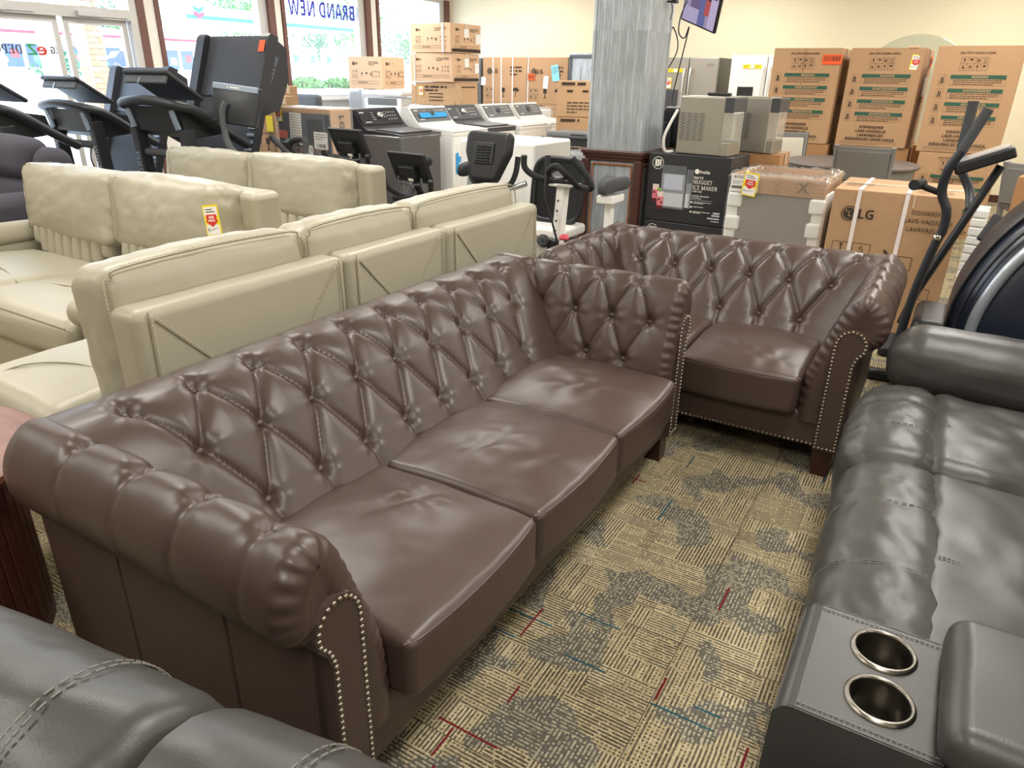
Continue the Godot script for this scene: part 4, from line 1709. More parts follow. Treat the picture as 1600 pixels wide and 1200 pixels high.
	lg_face(mb, 0.5, 0.44, 0.3285, false, M.ink, Basis(Vector3.UP, PI / 2))
	# two plain cartons beside the column
	for i in 3:
		var y: float = [0.0, 0.66, 1.07][i]
		var h: float = [0.655, 0.405, 0.395][i]
		var t := carton("countertop_carton", ["brown carton at the bottom of the stack beside the metal column", "brown carton in the middle of the stack beside the metal column", "brown carton with a yellow sticker on top of the stack beside the metal column"][i], P(-4.05, y, 8.35), Vector3(0.5, h, 0.5), M.carton_tan if i == 2 else M.carton, 24)
		if i > 0:
			text_lines(t, 0, h * 0.4, 0.26, 4, 0.035, 0.012, 0.2585, M.ink)
			text_lines(t, 0, h * 0.92, 0.4, 1, 0.03, 0.03, 0.2585, M.ink)
			var sb := Basis(Vector3.UP, PI / 2)
			text_lines(t, 0.05, h * 0.45, 0.2, 4, 0.03, 0.012, 0.2585, M.ink, sb)
			if i == 2:
				marks(t, [[-0.1, h * 0.72, 0.07, 0.025], [0.08, h * 0.72, 0.07, 0.025]], M.ink, 0.2585, "hand_hole")
				sticker(t, -0.06, h * 0.75, 0.04, 0.12, 0.259, M.yellow, "yellow_sticker", 4, sb)
				sticker(t, 0.19, h * 0.45, 0.07, 0.12, 0.259, M.paper, "paper_label", 2, sb)
				marks(t, [[0.0, h * 0.6, 0.2, 0.014], [0.03, h * 0.48, 0.26, 0.02]], M.ink, 0.2588, "printed_bar", sb)
	# grey-fronted dryer carton wrapped in film, with papers hanging on it
	var sg := carton("dryer_carton", "grey printed dryer carton in clear film with papers on its front", P(-5.23, 0, 5.14), Vector3(0.68, 1.2, 0.26), M.carton, 0, "", false)
	var fc := MB.new()
	fc.box(Vector3(0.0, 0.59, 0.1375), Vector3(0.66, 1.14, 0.001))
	part(sg, "printed_front", fc, mat("565a66", 0.5))
	letters(sg, "SIGNATURE", 0.075, Vector3(0.02, 0.82, 0.139), mat("c79a86", 0.6), Basis(), 0.46)
	letters(sg, "DRYER", 0.032, Vector3(0.08, 0.47, 0.139), mat("c79a86", 0.6), Basis(), 0.15)
	letters(sg, "SÉCHEUSE", 0.032, Vector3(0.08, 0.41, 0.139), mat("c79a86", 0.6), Basis(), 0.2)
	marks(sg, [[-0.06, 0.7, 0.12, 0.5], [0.3, 0.9, 0.05, 0.5], [0.14, 1.0, 0.2, 0.22]], mat("2e313b", 0.5), 0.1385, "dark_print")
	letters(sg, "LG SIGNATURE", 0.06, Vector3(0.348, 0.8, 0.0), M.ink, Basis(Vector3.UP, PI / 2) * Basis(Vector3.BACK, -PI / 2), 0.7, true)
	var rc := sticker(sg, -0.1, 1.03, 0.15, 0.26, 0.142, M.paper, "receipt_paper", -3)
	text_lines(rc, 0, 0.11, 0.12, 10, 0.022, 0.006, 0.001, M.ink_pale)
	for s in [[0.21, 0.93, 0.17, 0.15], [0.06, 0.8, 0.075, 0.16], [-0.02, 0.9, 0.08, 0.05]]:
		var st := sticker(sg, s[0], s[1], s[2], s[3], 0.1432, M.paper, "shipping_label", -1)
		text_lines(st, 0, s[3] * 0.35, s[2] * 0.8, 3, 0.02, 0.006, 0.001, M.ink)
		barcode(st, s[2] * 0.6, s[3] * 0.2, -s[3] * 0.3)
	sticker(sg, -0.27, 0.965, 0.11, 0.07, 0.144, mat("f0705c", 0.7), "red_paper", -4)
	sticker(sg, -0.21, 0.90, 0.08, 0.06, 0.143, M.paper_blue, "blue_paper", -4)
	var wr := MB.new()
	wr.rbox(Vector3(0, 0.605, 0), Vector3(0.71, 1.212, 0.30), 0.015, 2)
	part(sg, "film_wrap", wr, M.film)
	price_tag(P(-5.52, 1.14, 4.98), Basis(Vector3.BACK, deg_to_rad(3)), "price tag on the upper left of the grey printed dryer carton", 0.8)
	var gx := [[-6.45, 1.27, 5.7, 0.46], [-6.78, 1.36, 6.15, 0.3]]
	for i in 2:
		var t := carton("tall_carton", ["brown carton with a green dot behind the folded treadmill", "narrow brown carton standing behind the one with the green dot"][i], P(gx[i][0], 0, gx[i][2]), Vector3(gx[i][3], gx[i][1], 0.3), M.carton)
		if i == 0:
			var d := MB.new()
			disc(d, 0.14, 1.14, 0.158, 0.032)
			part(t, "green_dot", d, M.green_dot)
			sticker(t, 0.16, 1.0, 0.1, 0.16, 0.158, M.yellow, "yellow_sticker")
			symbols(t, 0.1, 0.8, 1, 1, 0.2, 0.158, M.ink)
	# dishwasher carton right behind the loveseat
	var dw := Vector3(0.72, 0.88, 0.7)
	var t := carton("dishwasher_carton", "dishwasher carton with a large round logo and two white straps behind the brown loveseat", P(-0.255, 0, 5.41), dw, M.carton, 0, "")
	straps(t, [-0.21, 0.06], dw, 0.024)
	lg_mark(t, -0.25, 0.735, 0.3575, 0.046, M.ink, M.carton)
	for i in 3:
		letters(t, ["DISHWASHER", "LAVE-VAISSELLE", "LAVAVAJILLAS"][i], 0.026, Vector3(0.2, 0.775 - 0.05 * i, 0.3575), M.ink, Basis(), [0.2, 0.26, 0.22][i])
	marks(t, frame_rects(-0.26, 0.50, 0.105, 0.105, 0.003) + frame_rects(-0.14, 0.50, 0.105, 0.105, 0.003) + [[-0.26, 0.51, 0.006, 0.06], [-0.26, 0.46, 0.06, 0.009], [-0.14, 0.475, 0.05, 0.01], [-0.14, 0.455, 0.06, 0.01]], M.ink, 0.3575, "handling_symbols")
	letters(t, "5", 0.04, Vector3(-0.14, 0.515, 0.3575), M.ink)
	marks(t, [[-0.26, 0.535, 0.022, 0.006], [-0.26, 0.541, 0.012, 0.006]], M.ink, 0.3578, "arrow_head")
	var sl := MB.new()
	sl.box(Vector3(0.05, 0.47, 0.3585), Vector3(0.16, 0.016, 0.001), Basis(Vector3.BACK, deg_to_rad(-46)))
	sl.box(Vector3(0.0, 0.43, 0.3585), Vector3(0.09, 0.03, 0.001))
	part(t, "crossed_pictogram", sl, M.ink)
	marks(t, frame_rects(0.12, 0.46, 0.08, 0.08, 0.004) + frame_rects(0.27, 0.28, 0.05, 0.07, 0.003), M.ink, 0.3583, "frame_line")
	text_lines(t, -0.24, -0.05, 0.16, 3, 0.05, 0.02, 0.0, M.ink_pale, Basis(Vector3.RIGHT, -PI / 2), Vector3(0, 0.887, 0))
	text_lines(t, 0.2, -0.14, 0.2, 5, 0.035, 0.012, 0.0, M.ink_pale, Basis(Vector3.RIGHT, -PI / 2), Vector3(0, 0.887, 0))
	var tag := MB.new()
	tag.box(Vector3(0.1, 0.84, 0.361), Vector3(0.008, 0.08, 0.001))
	part(t, "paper_strip", tag, M.tape)
	# nugget ice maker carton on another like it
	for i in 2:
		var c := carton("ice_maker_carton", ["black printed ice maker carton at the bottom, under the upright one", "black printed ice maker carton with drinks and white lettering, top of two"][i], P(-1.66, 0.498 * i, 5.56), Vector3(0.63, 0.494, 0.44), mat("2b2c30", 0.4), -3.0, "ice maker cartons", false)
		ice_maker_print(c)
	# black leaning sheet etc. to the right of the dishwasher carton
	var rs := carton("side_carton", "brown carton with a blue label partly hidden behind the massage chair", P(0.62, 0, 5.75), Vector3(0.42, 0.98, 0.5), M.carton_dark, -12)
	sticker(rs, 0.12, 0.86, 0.09, 0.2, 0.2585, M.paper_blue, "blue_label", -6)
	var fo := thing("foam_post", "white corrugated foam packing post leaning on the strapped dishwasher carton", "packing foam", P(0.2, 0, 5.02), -14)
	var fm := MB.new()
	for k in 16:
		fm.rbox(Vector3(0, 0.03 + k * 0.052, 0), Vector3(0.075, 0.05, 0.06), 0.01, 2)
	fm.rbox(Vector3(0, 0.43, -0.02), Vector3(0.07, 0.84, 0.04), 0.006)
	part(fo, "post", fm, M.styro)


func ice_maker_print(c: Node3D) -> void:
	var z := 0.2285
	var W: Material = M.ink_white
	var grey := mat("8d9096", 0.5)
	var lite := mat("c4c7cc", 0.5)
	marks(c, [[-0.10, 0.26, 0.19, 0.31], [0.025, 0.255, 0.045, 0.28]], grey, z, "printed_machine")
	marks(c, [[-0.10, 0.295, 0.15, 0.11]], mat("b7bccb", 0.5), z + 0.0005, "printed_ice_window")
	marks(c, [[-0.10, 0.385, 0.19, 0.06], [0.03, 0.345, 0.045, 0.1]], mat("5f6268", 0.5), z + 0.0005, "printed_panel")
	marks(c, [[-0.09, 0.165, 0.15, 0.1], [0.018, 0.17, 0.03, 0.1]], lite, z + 0.0008, "printed_tank")
	marks(c, [[-0.1, 0.105, 0.2, 0.012]], mat("6d7076", 0.5), z + 0.0008, "printed_tray")
	for i in 2:
		var x := -0.235 + 0.042 * i
		var y := 0.2 - 0.05 * i
		marks(c, [[x, y + 0.05, 0.05, 0.04]], mat("ead2cd", 0.5), z + 0.001 + 0.0006 * i, "printed_foam")
		marks(c, [[x, y - 0.005, 0.05, 0.07]], mat("e07a86", 0.5), z + 0.001 + 0.0006 * i, "printed_drink")
		marks(c, [[x, y - 0.05, 0.046, 0.03], [x - 0.01, y + 0.01, 0.018, 0.014], [x + 0.012, y - 0.012, 0.014, 0.014]], mat("5b1f2a", 0.5), z + 0.0013 + 0.0006 * i, "printed_berries")
	marks(c, [[-0.205, 0.235, 0.03, 0.018]], mat("8fbf4a", 0.5), z + 0.003, "printed_mint")
	var ring := MB.new()
	disc(ring, -0.235, 0.425, z, 0.045, 0.041)
	part(c, "ring", ring, W)
	marks(c, [[-0.25, 0.425, 0.016, 0.05], [-0.232, 0.425, 0.014, 0.05], [-0.215, 0.427, 0.012, 0.045]], W, z, "printed_filter")
	var d := MB.new()
	disc(d, 0.075, 0.385, z, 0.018)
	part(c, "round_logo", d, W)
	letters(c, "Profile", 0.02, Vector3(0.135, 0.382, z), W, Basis(), 0.075, true)
	letters(c, "Opal 2.0", 0.016, Vector3(0.09, 0.343, z), W, Basis(), 0.07, true)
	letters(c, "NUGGET", 0.03, Vector3(0.125, 0.312, z), W, Basis(), 0.14)
	letters(c, "ICE MAKER", 0.03, Vector3(0.145, 0.272, z), W, Basis(), 0.185)
	letters(c, "+Side Tank", 0.014, Vector3(0.09, 0.245, z), W, Basis(), 0.075)
	letters(c, "Chewable, Munchable", 0.012, Vector3(0.12, 0.212, z), W, Basis(), 0.13)
	letters(c, "Ice at Home", 0.012, Vector3(0.09, 0.196, z), W, Basis(), 0.07)
	marks(c, [[0.13, 0.183, 0.17, 0.0012]], W, z, "rule")
	for i in 3:
		text_lines(c, 0.14, 0.168 - 0.035 * i, 0.13, 2 if i != 1 else 1, 0.009, 0.004, z, W)
		marks(c, [[0.058, 0.164 - 0.035 * i, 0.014, 0.012]], W, z, "icon")
	marks(c, [[0.255, 0.1, 0.05, 0.012], [0.25, 0.082, 0.06, 0.012], [0.235, 0.06, 0.09, 0.01], [0.25, 0.04, 0.06, 0.006]], lite, z, "small_label")


# ---------- appliances and fixtures ----------
# top-load washer or dryer: body, top, sloped console, knob; front to +z
func washer(label: String, at: Vector3, turn: float, body: Material, top: Material, con: Material, kind := 0) -> Node3D:
	var t := thing("washing_machine", label, "washing machine", at, turn, "washers and dryers in the appliance row")
	var w := 0.68
	var d := 0.70
	var b := MB.new()
	b.rbox(Vector3(0, 0.46, 0), Vector3(w, 0.90, d), 0.025, 3)
	part(t, "body", b, body)
	var tp := MB.new()
	# side profile of the top: flat deck rising into the console at the back
	var prof := spline2(p2([0.352, 0.90, 0.352, 0.935, 0.33, 0.955, 0.0, 0.975, -0.08, 0.985, -0.16, 1.05, -0.235, 1.155, -0.27, 1.175, -0.34, 1.165, -0.352, 1.13, -0.352, 0.9]), 3)
	tp.prism(prof, -w / 2, w / 2, Vector3.ZERO, Basis(Vector3.UP, -PI / 2))
	part(t, "top_panel", tp, top)
	var lid := MB.new()
	lid.rbox(Vector3(0, 0.974, 0.14), Vector3(0.5, 0.016, 0.33), 0.006, 2, Basis(Vector3.RIGHT, deg_to_rad(3)))
	part(t, "lid", lid, M.appl_dark if kind == 0 else top)
	var face := MB.new()
	var sl := Basis(Vector3.RIGHT, deg_to_rad(-36))
	face.rbox(Vector3(0, 1.088, -0.178), Vector3(w - 0.05, 0.17, 0.012), 0.005, 2, sl)
	var fp := part(t, "control_panel", face, con)
	var kb := MB.new()
	kb.lathe_smooth(p2([0.0, 0.03, 0.02, 0.03, 0.031, 0.026, 0.034, 0.0]), 20, Vector3(-0.02, 1.1, -0.172), sl * Basis(Vector3.RIGHT, PI / 2))
	part(fp, "knob", kb, M.chrome if kind == 0 else M.plastic_grey)
	var r := []
	for k in 7:
		r.append([-0.11 + k % 2 * 0.18, 0.05 - int(k / 2) * 0.026, 0.03, 0.005])
	for k in 12:
		r.append([0.12 + (k % 4) * 0.04, 0.05 - int(k / 4) * 0.04, 0.016, 0.01])
	r.append([-0.26, 0.055, 0.07, 0.01]); r.append([-0.22, -0.055, 0.09, 0.008])
	marks(fp, r, M.paper, 0.0075, "panel_print", sl, Vector3(0, 1.088, -0.178))
	if kind == 1:
		var dr := MB.new()
		dr.rbox(Vector3(0, 0.55, 0.352), Vector3(0.56, 0.5, 0.012), 0.01)
		var dp := part(t, "door", dr, M.screen)
		var hd := MB.new()
		hd.rbox(Vector3(0, 0.76, 0.362), Vector3(0.4, 0.03, 0.014), 0.005)
		part(dp, "handle", hd, M.appl_grey)
	else:
		var dr := MB.new()
		dr.rbox(Vector3(0, 0.5, 0.351), Vector3(0.54, 0.66, 0.008), 0.006)
		part(t, "front_panel", dr, body)
	return t


func fridge(called: String, label: String, at: Vector3, body: Material, door: Material, w: float, h: float, seam: float) -> Node3D:
	var t := thing(called, label, "refrigerator", at)
	var b := MB.new()
	b.rbox(Vector3(0, h / 2 - 0.01, -0.39), Vector3(w - 0.02, h - 0.03, 0.66), 0.012)
	part(t, "body", b, body)
	for s in 2:
		var x0: float = -w / 2 if s == 0 else seam + 0.004
		var x1: float = seam - 0.004 if s == 0 else w / 2
		var m := MB.new()
		m.rbox(Vector3((x0 + x1) / 2, h / 2 + 0.01, -0.03), Vector3(x1 - x0, h - 0.07, 0.06), 0.018, 3)
		var dp := part(t, "door", m, door)
		var hx := seam + (-0.045 if s == 0 else 0.045)
		var hd := MB.new()
		hd.tube(spline([Vector3(hx, h * 0.40, 0.005), Vector3(hx, h * 0.42, 0.05), Vector3(hx, h * 0.65, 0.058), Vector3(hx, h * 0.88, 0.05), Vector3(hx, h * 0.9, 0.005)], 5), 0.016, 10)
		part(dp, "handle", hd, M.white if door == M.white else M.chrome)
	return t


func energy_tag(t: Node3D, x: float, y: float, z: float, w: float) -> void:
	var p := sticker(t, x, y, w, 0.05, z, M.yellow, "yellow_banner")
	marks(p, [[0.0, 0.0, w * 0.2, 0.04]], M.paper, 0.0008, "white_field")
	text_lines(p, -w * 0.3, 0.008, w * 0.3, 2, 0.016, 0.006, 0.0009, M.ink)
	text_lines(p, w * 0.3, 0.008, w * 0.3, 2, 0.016, 0.006, 0.0009, M.ink)


func column() -> void:
	var t := thing("metal_column", "square column clad in corrugated metal with a dark wood plinth", "column", P(-2.275, 0, 5.555))
	var s := 0.212
	var ce := CEIL
	# corrugated cladding on all four sides
	var prof := []
	var n := 26
	for side in 4:
		var b := Basis(Vector3.UP, side * PI / 2)
		for zz in [[0.99, ce], [0.06, 0.93]]:
			var pts := PackedVector3Array()
			for y in zz:
				for k in n * 4 + 1:
					var x := lerpf(-s, s, k / (n * 4.0))
					var ph := fposmod(k / 4.0, 1.0)
					var bump := 0.006 if ph < 0.25 else (0.0025 if int(k / 4.0) % 4 == 0 else 0.0)
					pts.append(b * Vector3(x, y, s + bump))
			var mb := MB.new()
			mb.grid(pts, n * 4 + 1, 2)
			part(t, "metal_sheet", mb, M.galv)
	for sx in [-1, 1]:
		for sz in [-1, 1]:
			var e := MB.new()
			e.rbox(Vector3(sx * s, (ce + 0.99) / 2, sz * s), Vector3(0.022, ce - 0.99, 0.022), 0.004)
			part(t, "corner_strip", e, M.galv)
			var po := MB.new()
			po.rbox(Vector3(sx * (s + 0.008), 0.46, sz * (s + 0.008)), Vector3(0.06, 0.92, 0.06), 0.006)
			part(t, "corner_post", po, M.wood_dark)
	var cap := MB.new()
	for q in [[0.258, 0.975, 0.03], [0.245, 0.95, 0.03], [0.232, 0.925, 0.035]]:
		cap.rbox(Vector3(0, q[1], 0), Vector3(q[0] * 2, q[2], q[0] * 2), 0.008, 3)
	part(t, "cap_moulding", cap, M.wood_dark)
	var pl := MB.new()
	pl.rbox(Vector3(0, 0.05, 0), Vector3(0.52, 0.1, 0.52), 0.008, 2)
	part(t, "plinth", pl, M.wood_dark)
	# rope moulding framing the lower panels
	for side in [0, 1]:
		var b := Basis(Vector3.UP, side * PI / 2)
		var rp := MB.new()
		for seg in [[Vector3(-0.165, 0.885, 0), Vector3(0.165, 0.885, 0)], [Vector3(-0.165, 0.13, 0), Vector3(-0.165, 0.885, 0)], [Vector3(0.165, 0.13, 0), Vector3(0.165, 0.885, 0)]]:
			var l: float = seg[0].distance_to(seg[1])
			var m := int(l / 0.013)
			for k in m:
				rp.sphere(b * (seg[0].lerp(seg[1], (k + 0.5) / m) + Vector3(0, 0, s + 0.012)), Vector3(0.0085, 0.0085, 0.008), 6, 4)
		part(t, "rope_moulding", rp, M.wood_rope)
	# small bracket camera high on the right side
	var br := thing("wall_camera", "small dark camera on a bracket high on the metal column", "camera", P(-2.05, 2.02, 5.62))
	var bm := MB.new()
	bm.tube(pv([Vector3(0, 0, 0), Vector3(0.05, 0.0, 0.0)]), 0.008, 8)
	part(br, "bracket", bm, M.plastic_black)
	var bc := MB.new()
	bc.rbox(Vector3(0.06, 0.0, 0.0), Vector3(0.03, 0.025, 0.07), 0.006)
	part(br, "housing", bc, M.plastic_black)
	var bw := MB.new()
	bw.tube(spline([Vector3(0.03, 0, 0.0), Vector3(0.045, -0.06, 0.0), Vector3(0.04, -0.12, 0.02)], 5), 0.003, 6)
	part(br, "cable", bw, M.plastic_black)
	# television hung from the ceiling behind the column, turned down
	var tv := thing("hanging_television", "tilted television with a lit screen hanging beside the metal column", "television", P(-1.93, 2.10, 6.1))
	tv.basis = Basis(Vector3.UP, deg_to_rad(-20)) * Basis(Vector3.BACK, deg_to_rad(-19)) * Basis(Vector3.RIGHT, deg_to_rad(14))
	var bz := MB.new()
	bz.rbox(Vector3.ZERO, Vector3(0.36, 0.46, 0.03), 0.008)
	part(tv, "bezel", bz, M.plastic_black)
	var im := Image.create(64, 80, false, Image.FORMAT_RGB8)
	im.fill(Color.html("a79bb8"))
	im.fill_rect(Rect2i(12, 0, 18, 80), Color.html("75688a"))
	im.fill_rect(Rect2i(30, 0, 14, 80), Color.html("6a6fa6"))
	im.fill_rect(Rect2i(44, 8, 16, 40), Color.html("50303c"))
	im.fill_rect(Rect2i(40, 44, 10, 20), Color.html("c25a5a"))
	im.fill_rect(Rect2i(50, 40, 14, 40), Color.html("c9b8dc"))
	im.fill_rect(Rect2i(0, 60, 30, 20), Color.html("b9add0"))
	im.resize(256, 320, Image.INTERPOLATE_CUBIC)
	var sm := mat("101014", 0.2)
	sm.emission_enabled = true
	sm.emission_texture = ImageTexture.create_from_image(im)
	sm.emission_energy_multiplier = 0.8
	var sc := MB.new()
	sc.quad(Vector3(-0.165, -0.215, 0.0165), Vector3(0.165, -0.215, 0.0165), Vector3(0.165, 0.215, 0.0165), Vector3(-0.165, 0.215, 0.0165))
	part(tv, "screen", sc, sm)
	var mt := MB.new()
	mt.rbox(Vector3(0, 0.0, -0.05), Vector3(0.2, 0.2, 0.07), 0.01)
	part(tv, "rear_housing", mt, M.plastic_black)
	var arm := MB.new()
	arm.tube(pv([Vector3(0.0, 0.05, -0.06), Vector3(-0.25, 0.6, -0.15)]), 0.02, 10)
	part(tv, "ceiling_mount", arm, M.plastic_black)
	var lp := AreaLight3D.new()
	lp.name = "screen_light"
	lp.area_size = Vector2(0.32, 0.42)
	lp.light_energy = 0.05
	lp.light_color = Color(0.8, 0.75, 0.95)
	lp.shadow_enabled = true
	tv.add_child(lp)
	lp.position = Vector3(0, 0, 0.03)
	lp.rotation_degrees.y = 180
	for k in 2:
		var cb := MB.new()
		var o := -0.13 * k - 0.02
		cb.tube(spline([P(-2.02 + o, 2.06, 6.05 + o), P(-2.06 + o, 1.95, 6.05 + o), P(-2.07 + o, 1.82 - o, 6.05), P(-2.02 + o, 1.80, 6.05), P(-1.99 + o, 1.88, 6.05), P(-2.03 + o * 0.4, 1.7, 6.05), P(-2.06 + o, 1.4, 6.05 + o), P(-2.06 + o, 1.33, 6.05 + o)], 6), 0.005, 6)
		single("television_cable", cb, M.plastic_black, ["black cable looping down from the hanging television", "black cable hanging beside the other one under the television"][k], "cable")


func ice_maker(label: String, at: Vector3, turn: float) -> Node3D:
	var t := thing("ice_maker", label, "ice maker", at, turn, "countertop ice makers")
	var b := MB.new()
	b.rbox(Vector3(0, 0.2, 0), Vector3(0.345, 0.4, 0.26), 0.012, 3)
	part(t, "body", b, M.steel)
	var top := MB.new()
	top.rbox(Vector3(0.185, 0.345, 0.0), Vector3(0.1, 0.1, 0.255), 0.006)
	part(t, "top_hood", top, M.appl_dark)
	var tk := MB.new()
	tk.rbox(Vector3(0.2, 0.2, 0.02), Vector3(0.075, 0.2, 0.21), 0.01)
	part(t, "ice_drawer", tk, M.clear)
	var sp := MB.new()
	sp.rbox(Vector3(0.19, 0.05, 0.0), Vector3(0.07, 0.1, 0.25), 0.008)
	part(t, "drip_base", sp, M.steel)
	# pressed louvres in the side panel
	var lv := MB.new()
	for r in 19:
		for c in 4:
			var x := -0.14 + c * 0.048 + (0.012 if r % 2 else 0.0)
			lv.rbox(Vector3(x, 0.10 + r * 0.0102, 0.1305), Vector3(0.036, 0.0045, 0.004), 0.0015, 1)
	var lp := part(t, "louvre", lv, M.steel_dark)
	lp.set_meta("kind", "stuff")
	return t


func boxed_dishwasher() -> void:
	var t := thing("wrapped_dishwasher", "steel dishwasher in foam corner posts and clear film with a yellow tag", "dishwasher", P(-0.99, 0, 5.5), -1)
	var b := MB.new()
	b.rbox(Vector3(0, 0.42, 0), Vector3(0.6, 0.78, 0.58), 0.01)
	part(t, "body", b, M.steel_fridge)
	for s in [-1, 1]:
		var f := MB.new()
		for k in 5:
			f.rbox(Vector3(s * 0.275, 0.09 + k * 0.16, 0.285), Vector3(0.10, 0.10, 0.07), 0.018, 3)
		f.rbox(Vector3(s * 0.285, 0.41, 0.275), Vector3(0.075, 0.8, 0.05), 0.012, 2)
		f.rbox(Vector3(s * 0.315, 0.41, 0.16), Vector3(0.03, 0.8, 0.25), 0.008, 2)
		part(t, "foam_post", f, M.styro)
	var top := MB.new()
	top.rbox(Vector3(0, 0.845, 0.302), Vector3(0.63, 0.12, 0.014), 0.004)
	top.rbox(Vector3(0, 0.845, -0.302), Vector3(0.63, 0.12, 0.014), 0.004)
	for s in [-1, 1]:
		top.rbox(Vector3(s * 0.31, 0.845, 0), Vector3(0.014, 0.12, 0.6), 0.004)
	top.rbox(Vector3(0, 0.83, -0.02), Vector3(0.6, 0.012, 0.5), 0.003)
	var tp := part(t, "cardboard_cap", top, M.carton)
	var z := 0.3105
	for k in 5:
		marks(t, [[0.12, 0.80 + k * 0.022, 0.36, 0.003]], M.carton_dark, z, "cap_line")
	symbols(t, 0.0, 0.85, 1, 3, 0.035, z, M.ink_pale)
	symbols(t, 0.17, 0.845, 1, 1, 0.085, z, M.ink_pale, Basis(), Vector3.ZERO, true)
	letters(t, "X", 0.07, Vector3(0.17, 0.845, z), M.ink_pale, Basis(), 0.08, true)
	var lb := sticker(t, -0.22, 0.845, 0.19, 0.115, z + 0.001, M.paper, "shipping_label")
	letters(lb, "BOSCH", 0.018, Vector3(-0.03, 0.042, 0.001), M.ink, Basis(), 0.09, true)
	text_lines(lb, -0.03, 0.012, 0.1, 2, 0.012, 0.004, 0.001, M.ink)
	marks(lb, [[-0.03, -0.028, 0.11, 0.018], [0.06, 0.01, 0.04, 0.02], [0.06, -0.018, 0.04, 0.02], [0.06, -0.042, 0.03, 0.012]], M.ink, 0.001, "barcode")
	# film pulled over the carton cap, crumpled on top, stretched below
	var w := MB.new()
	var nz := FastNoiseLite.new()
	nz.seed = 3
	nz.frequency = 9.0
	var cols := 41
	var rows := 30
	var pts := PackedVector3Array()
	for j in rows:
		for i in cols:
			var x := lerpf(-0.335, 0.335, i / (cols - 1.0))
			var zz := lerpf(0.325, -0.325, j / (rows - 1.0))
			var rim := maxf(absf(x) / 0.335, absf(zz) / 0.325)
			var y := 0.905 + 0.035 * absf(nz.get_noise_2d(x, zz)) - (0.04 if rim < 0.75 else 0.0) + 0.02 * absf(nz.get_noise_2d(x * 3.0, zz * 3.0))
			if rim > 0.985:
				y -= 0.03
			pts.append(Vector3(x, y, zz))
	w.grid(pts, cols, rows)
	part(t, "crumpled_film", w, M.film)
	var fr := MB.new()
	var fp := PackedVector3Array()
	for j in 70:
		for i in 24:
			var x := lerpf(-0.33, 0.33, i / 23.0)
			var y := lerpf(0.9, 0.02, j / 69.0)
			var bow := 0.004 * sin(y * 260.0 + sin(x * 6.0) * 1.5) * (0.3 + 0.7 * absf(nz.get_noise_2d(x, y * 0.5)))
			fp.append(Vector3(x, y, 0.326 + bow))
	fr.grid(fp, 24, 70)
	for k in fr.I.size() / 3:
		var q := fr.I[k * 3 + 1]
		fr.I[k * 3 + 1] = fr.I[k * 3 + 2]
		fr.I[k * 3 + 2] = q
	for k in fr.N.size():
		fr.N[k] = -fr.N[k]
	part(t, "stretched_film", fr, M.film)
	price_tag(P(-1.17, 0.845, 5.165), Basis(Vector3.UP, deg_to_rad(-3)) * Basis(Vector3.BACK, deg_to_rad(-6)), "yellow price tag on the wrapped steel dishwasher")


func dining_chair(label: String, at: Vector3, turn: float) -> Node3D:
	var t := thing("dining_chair", label, "chair", at, turn, "grey dining chairs")
	for s in [-1, 1]:
		var l := MB.new()
		l.rbox(Vector3(s * 0.2, 0.225, 0.19), Vector3(0.04, 0.45, 0.04), 0.005)
		part(t, "leg", l, M.wood_grey)
		var r := MB.new()
		r.tube(pv([Vector3(s * 0.2, 0, -0.22), Vector3(s * 0.205, 0.48, -0.19), Vector3(s * 0.225, 1.0, -0.28)]), 0.024, 4)
		part(t, "leg", r, M.wood_grey)
	var st := MB.new()
	pad(st, Vector3(0, 0.475, 0), Vector3(0.46, 0.07, 0.44), 0.025, Vector3(0, 0.015, 0))
	part(t, "seat", st, M.seat_fabric)
	var rail := MB.new()
	rail.rbox(Vector3(0, 0.97, -0.275), Vector3(0.44, 0.05, 0.03), 0.008)
	part(t, "top_rail", rail, M.wood_grey)
	var rail2 := MB.new()
	rail2.rbox(Vector3(0, 0.70, -0.232), Vector3(0.42, 0.03, 0.028), 0.006)
	part(t, "lower_rail", rail2, M.wood_grey)
	var pb := MB.new()
	pad(pb, Vector3(0, 0.835, -0.252), Vector3(0.40, 0.22, 0.035), 0.015, Vector3(0, 0, 0.01), Basis(Vector3.RIGHT, deg_to_rad(-9)))
	part(t, "back_pad", pb, M.seat_fabric)
	var back := MB.new()
	back.rbox(Vector3(0, 0.835, -0.28), Vector3(0.42, 0.25, 0.012), 0.004, 1, Basis(Vector3.RIGHT, deg_to_rad(-9)))
	part(t, "back_board", back, M.wood_grey)
	var x := MB.new()
	for s in [-1, 1]:
		x.tube(spline([Vector3(-0.2 * s, 0.50, -0.195), Vector3(0, 0.6, -0.215), Vector3(0.2 * s, 0.69, -0.23)], 4), 0.014, 6)
	part(t, "cross_brace", x, M.wood_grey)
	return t


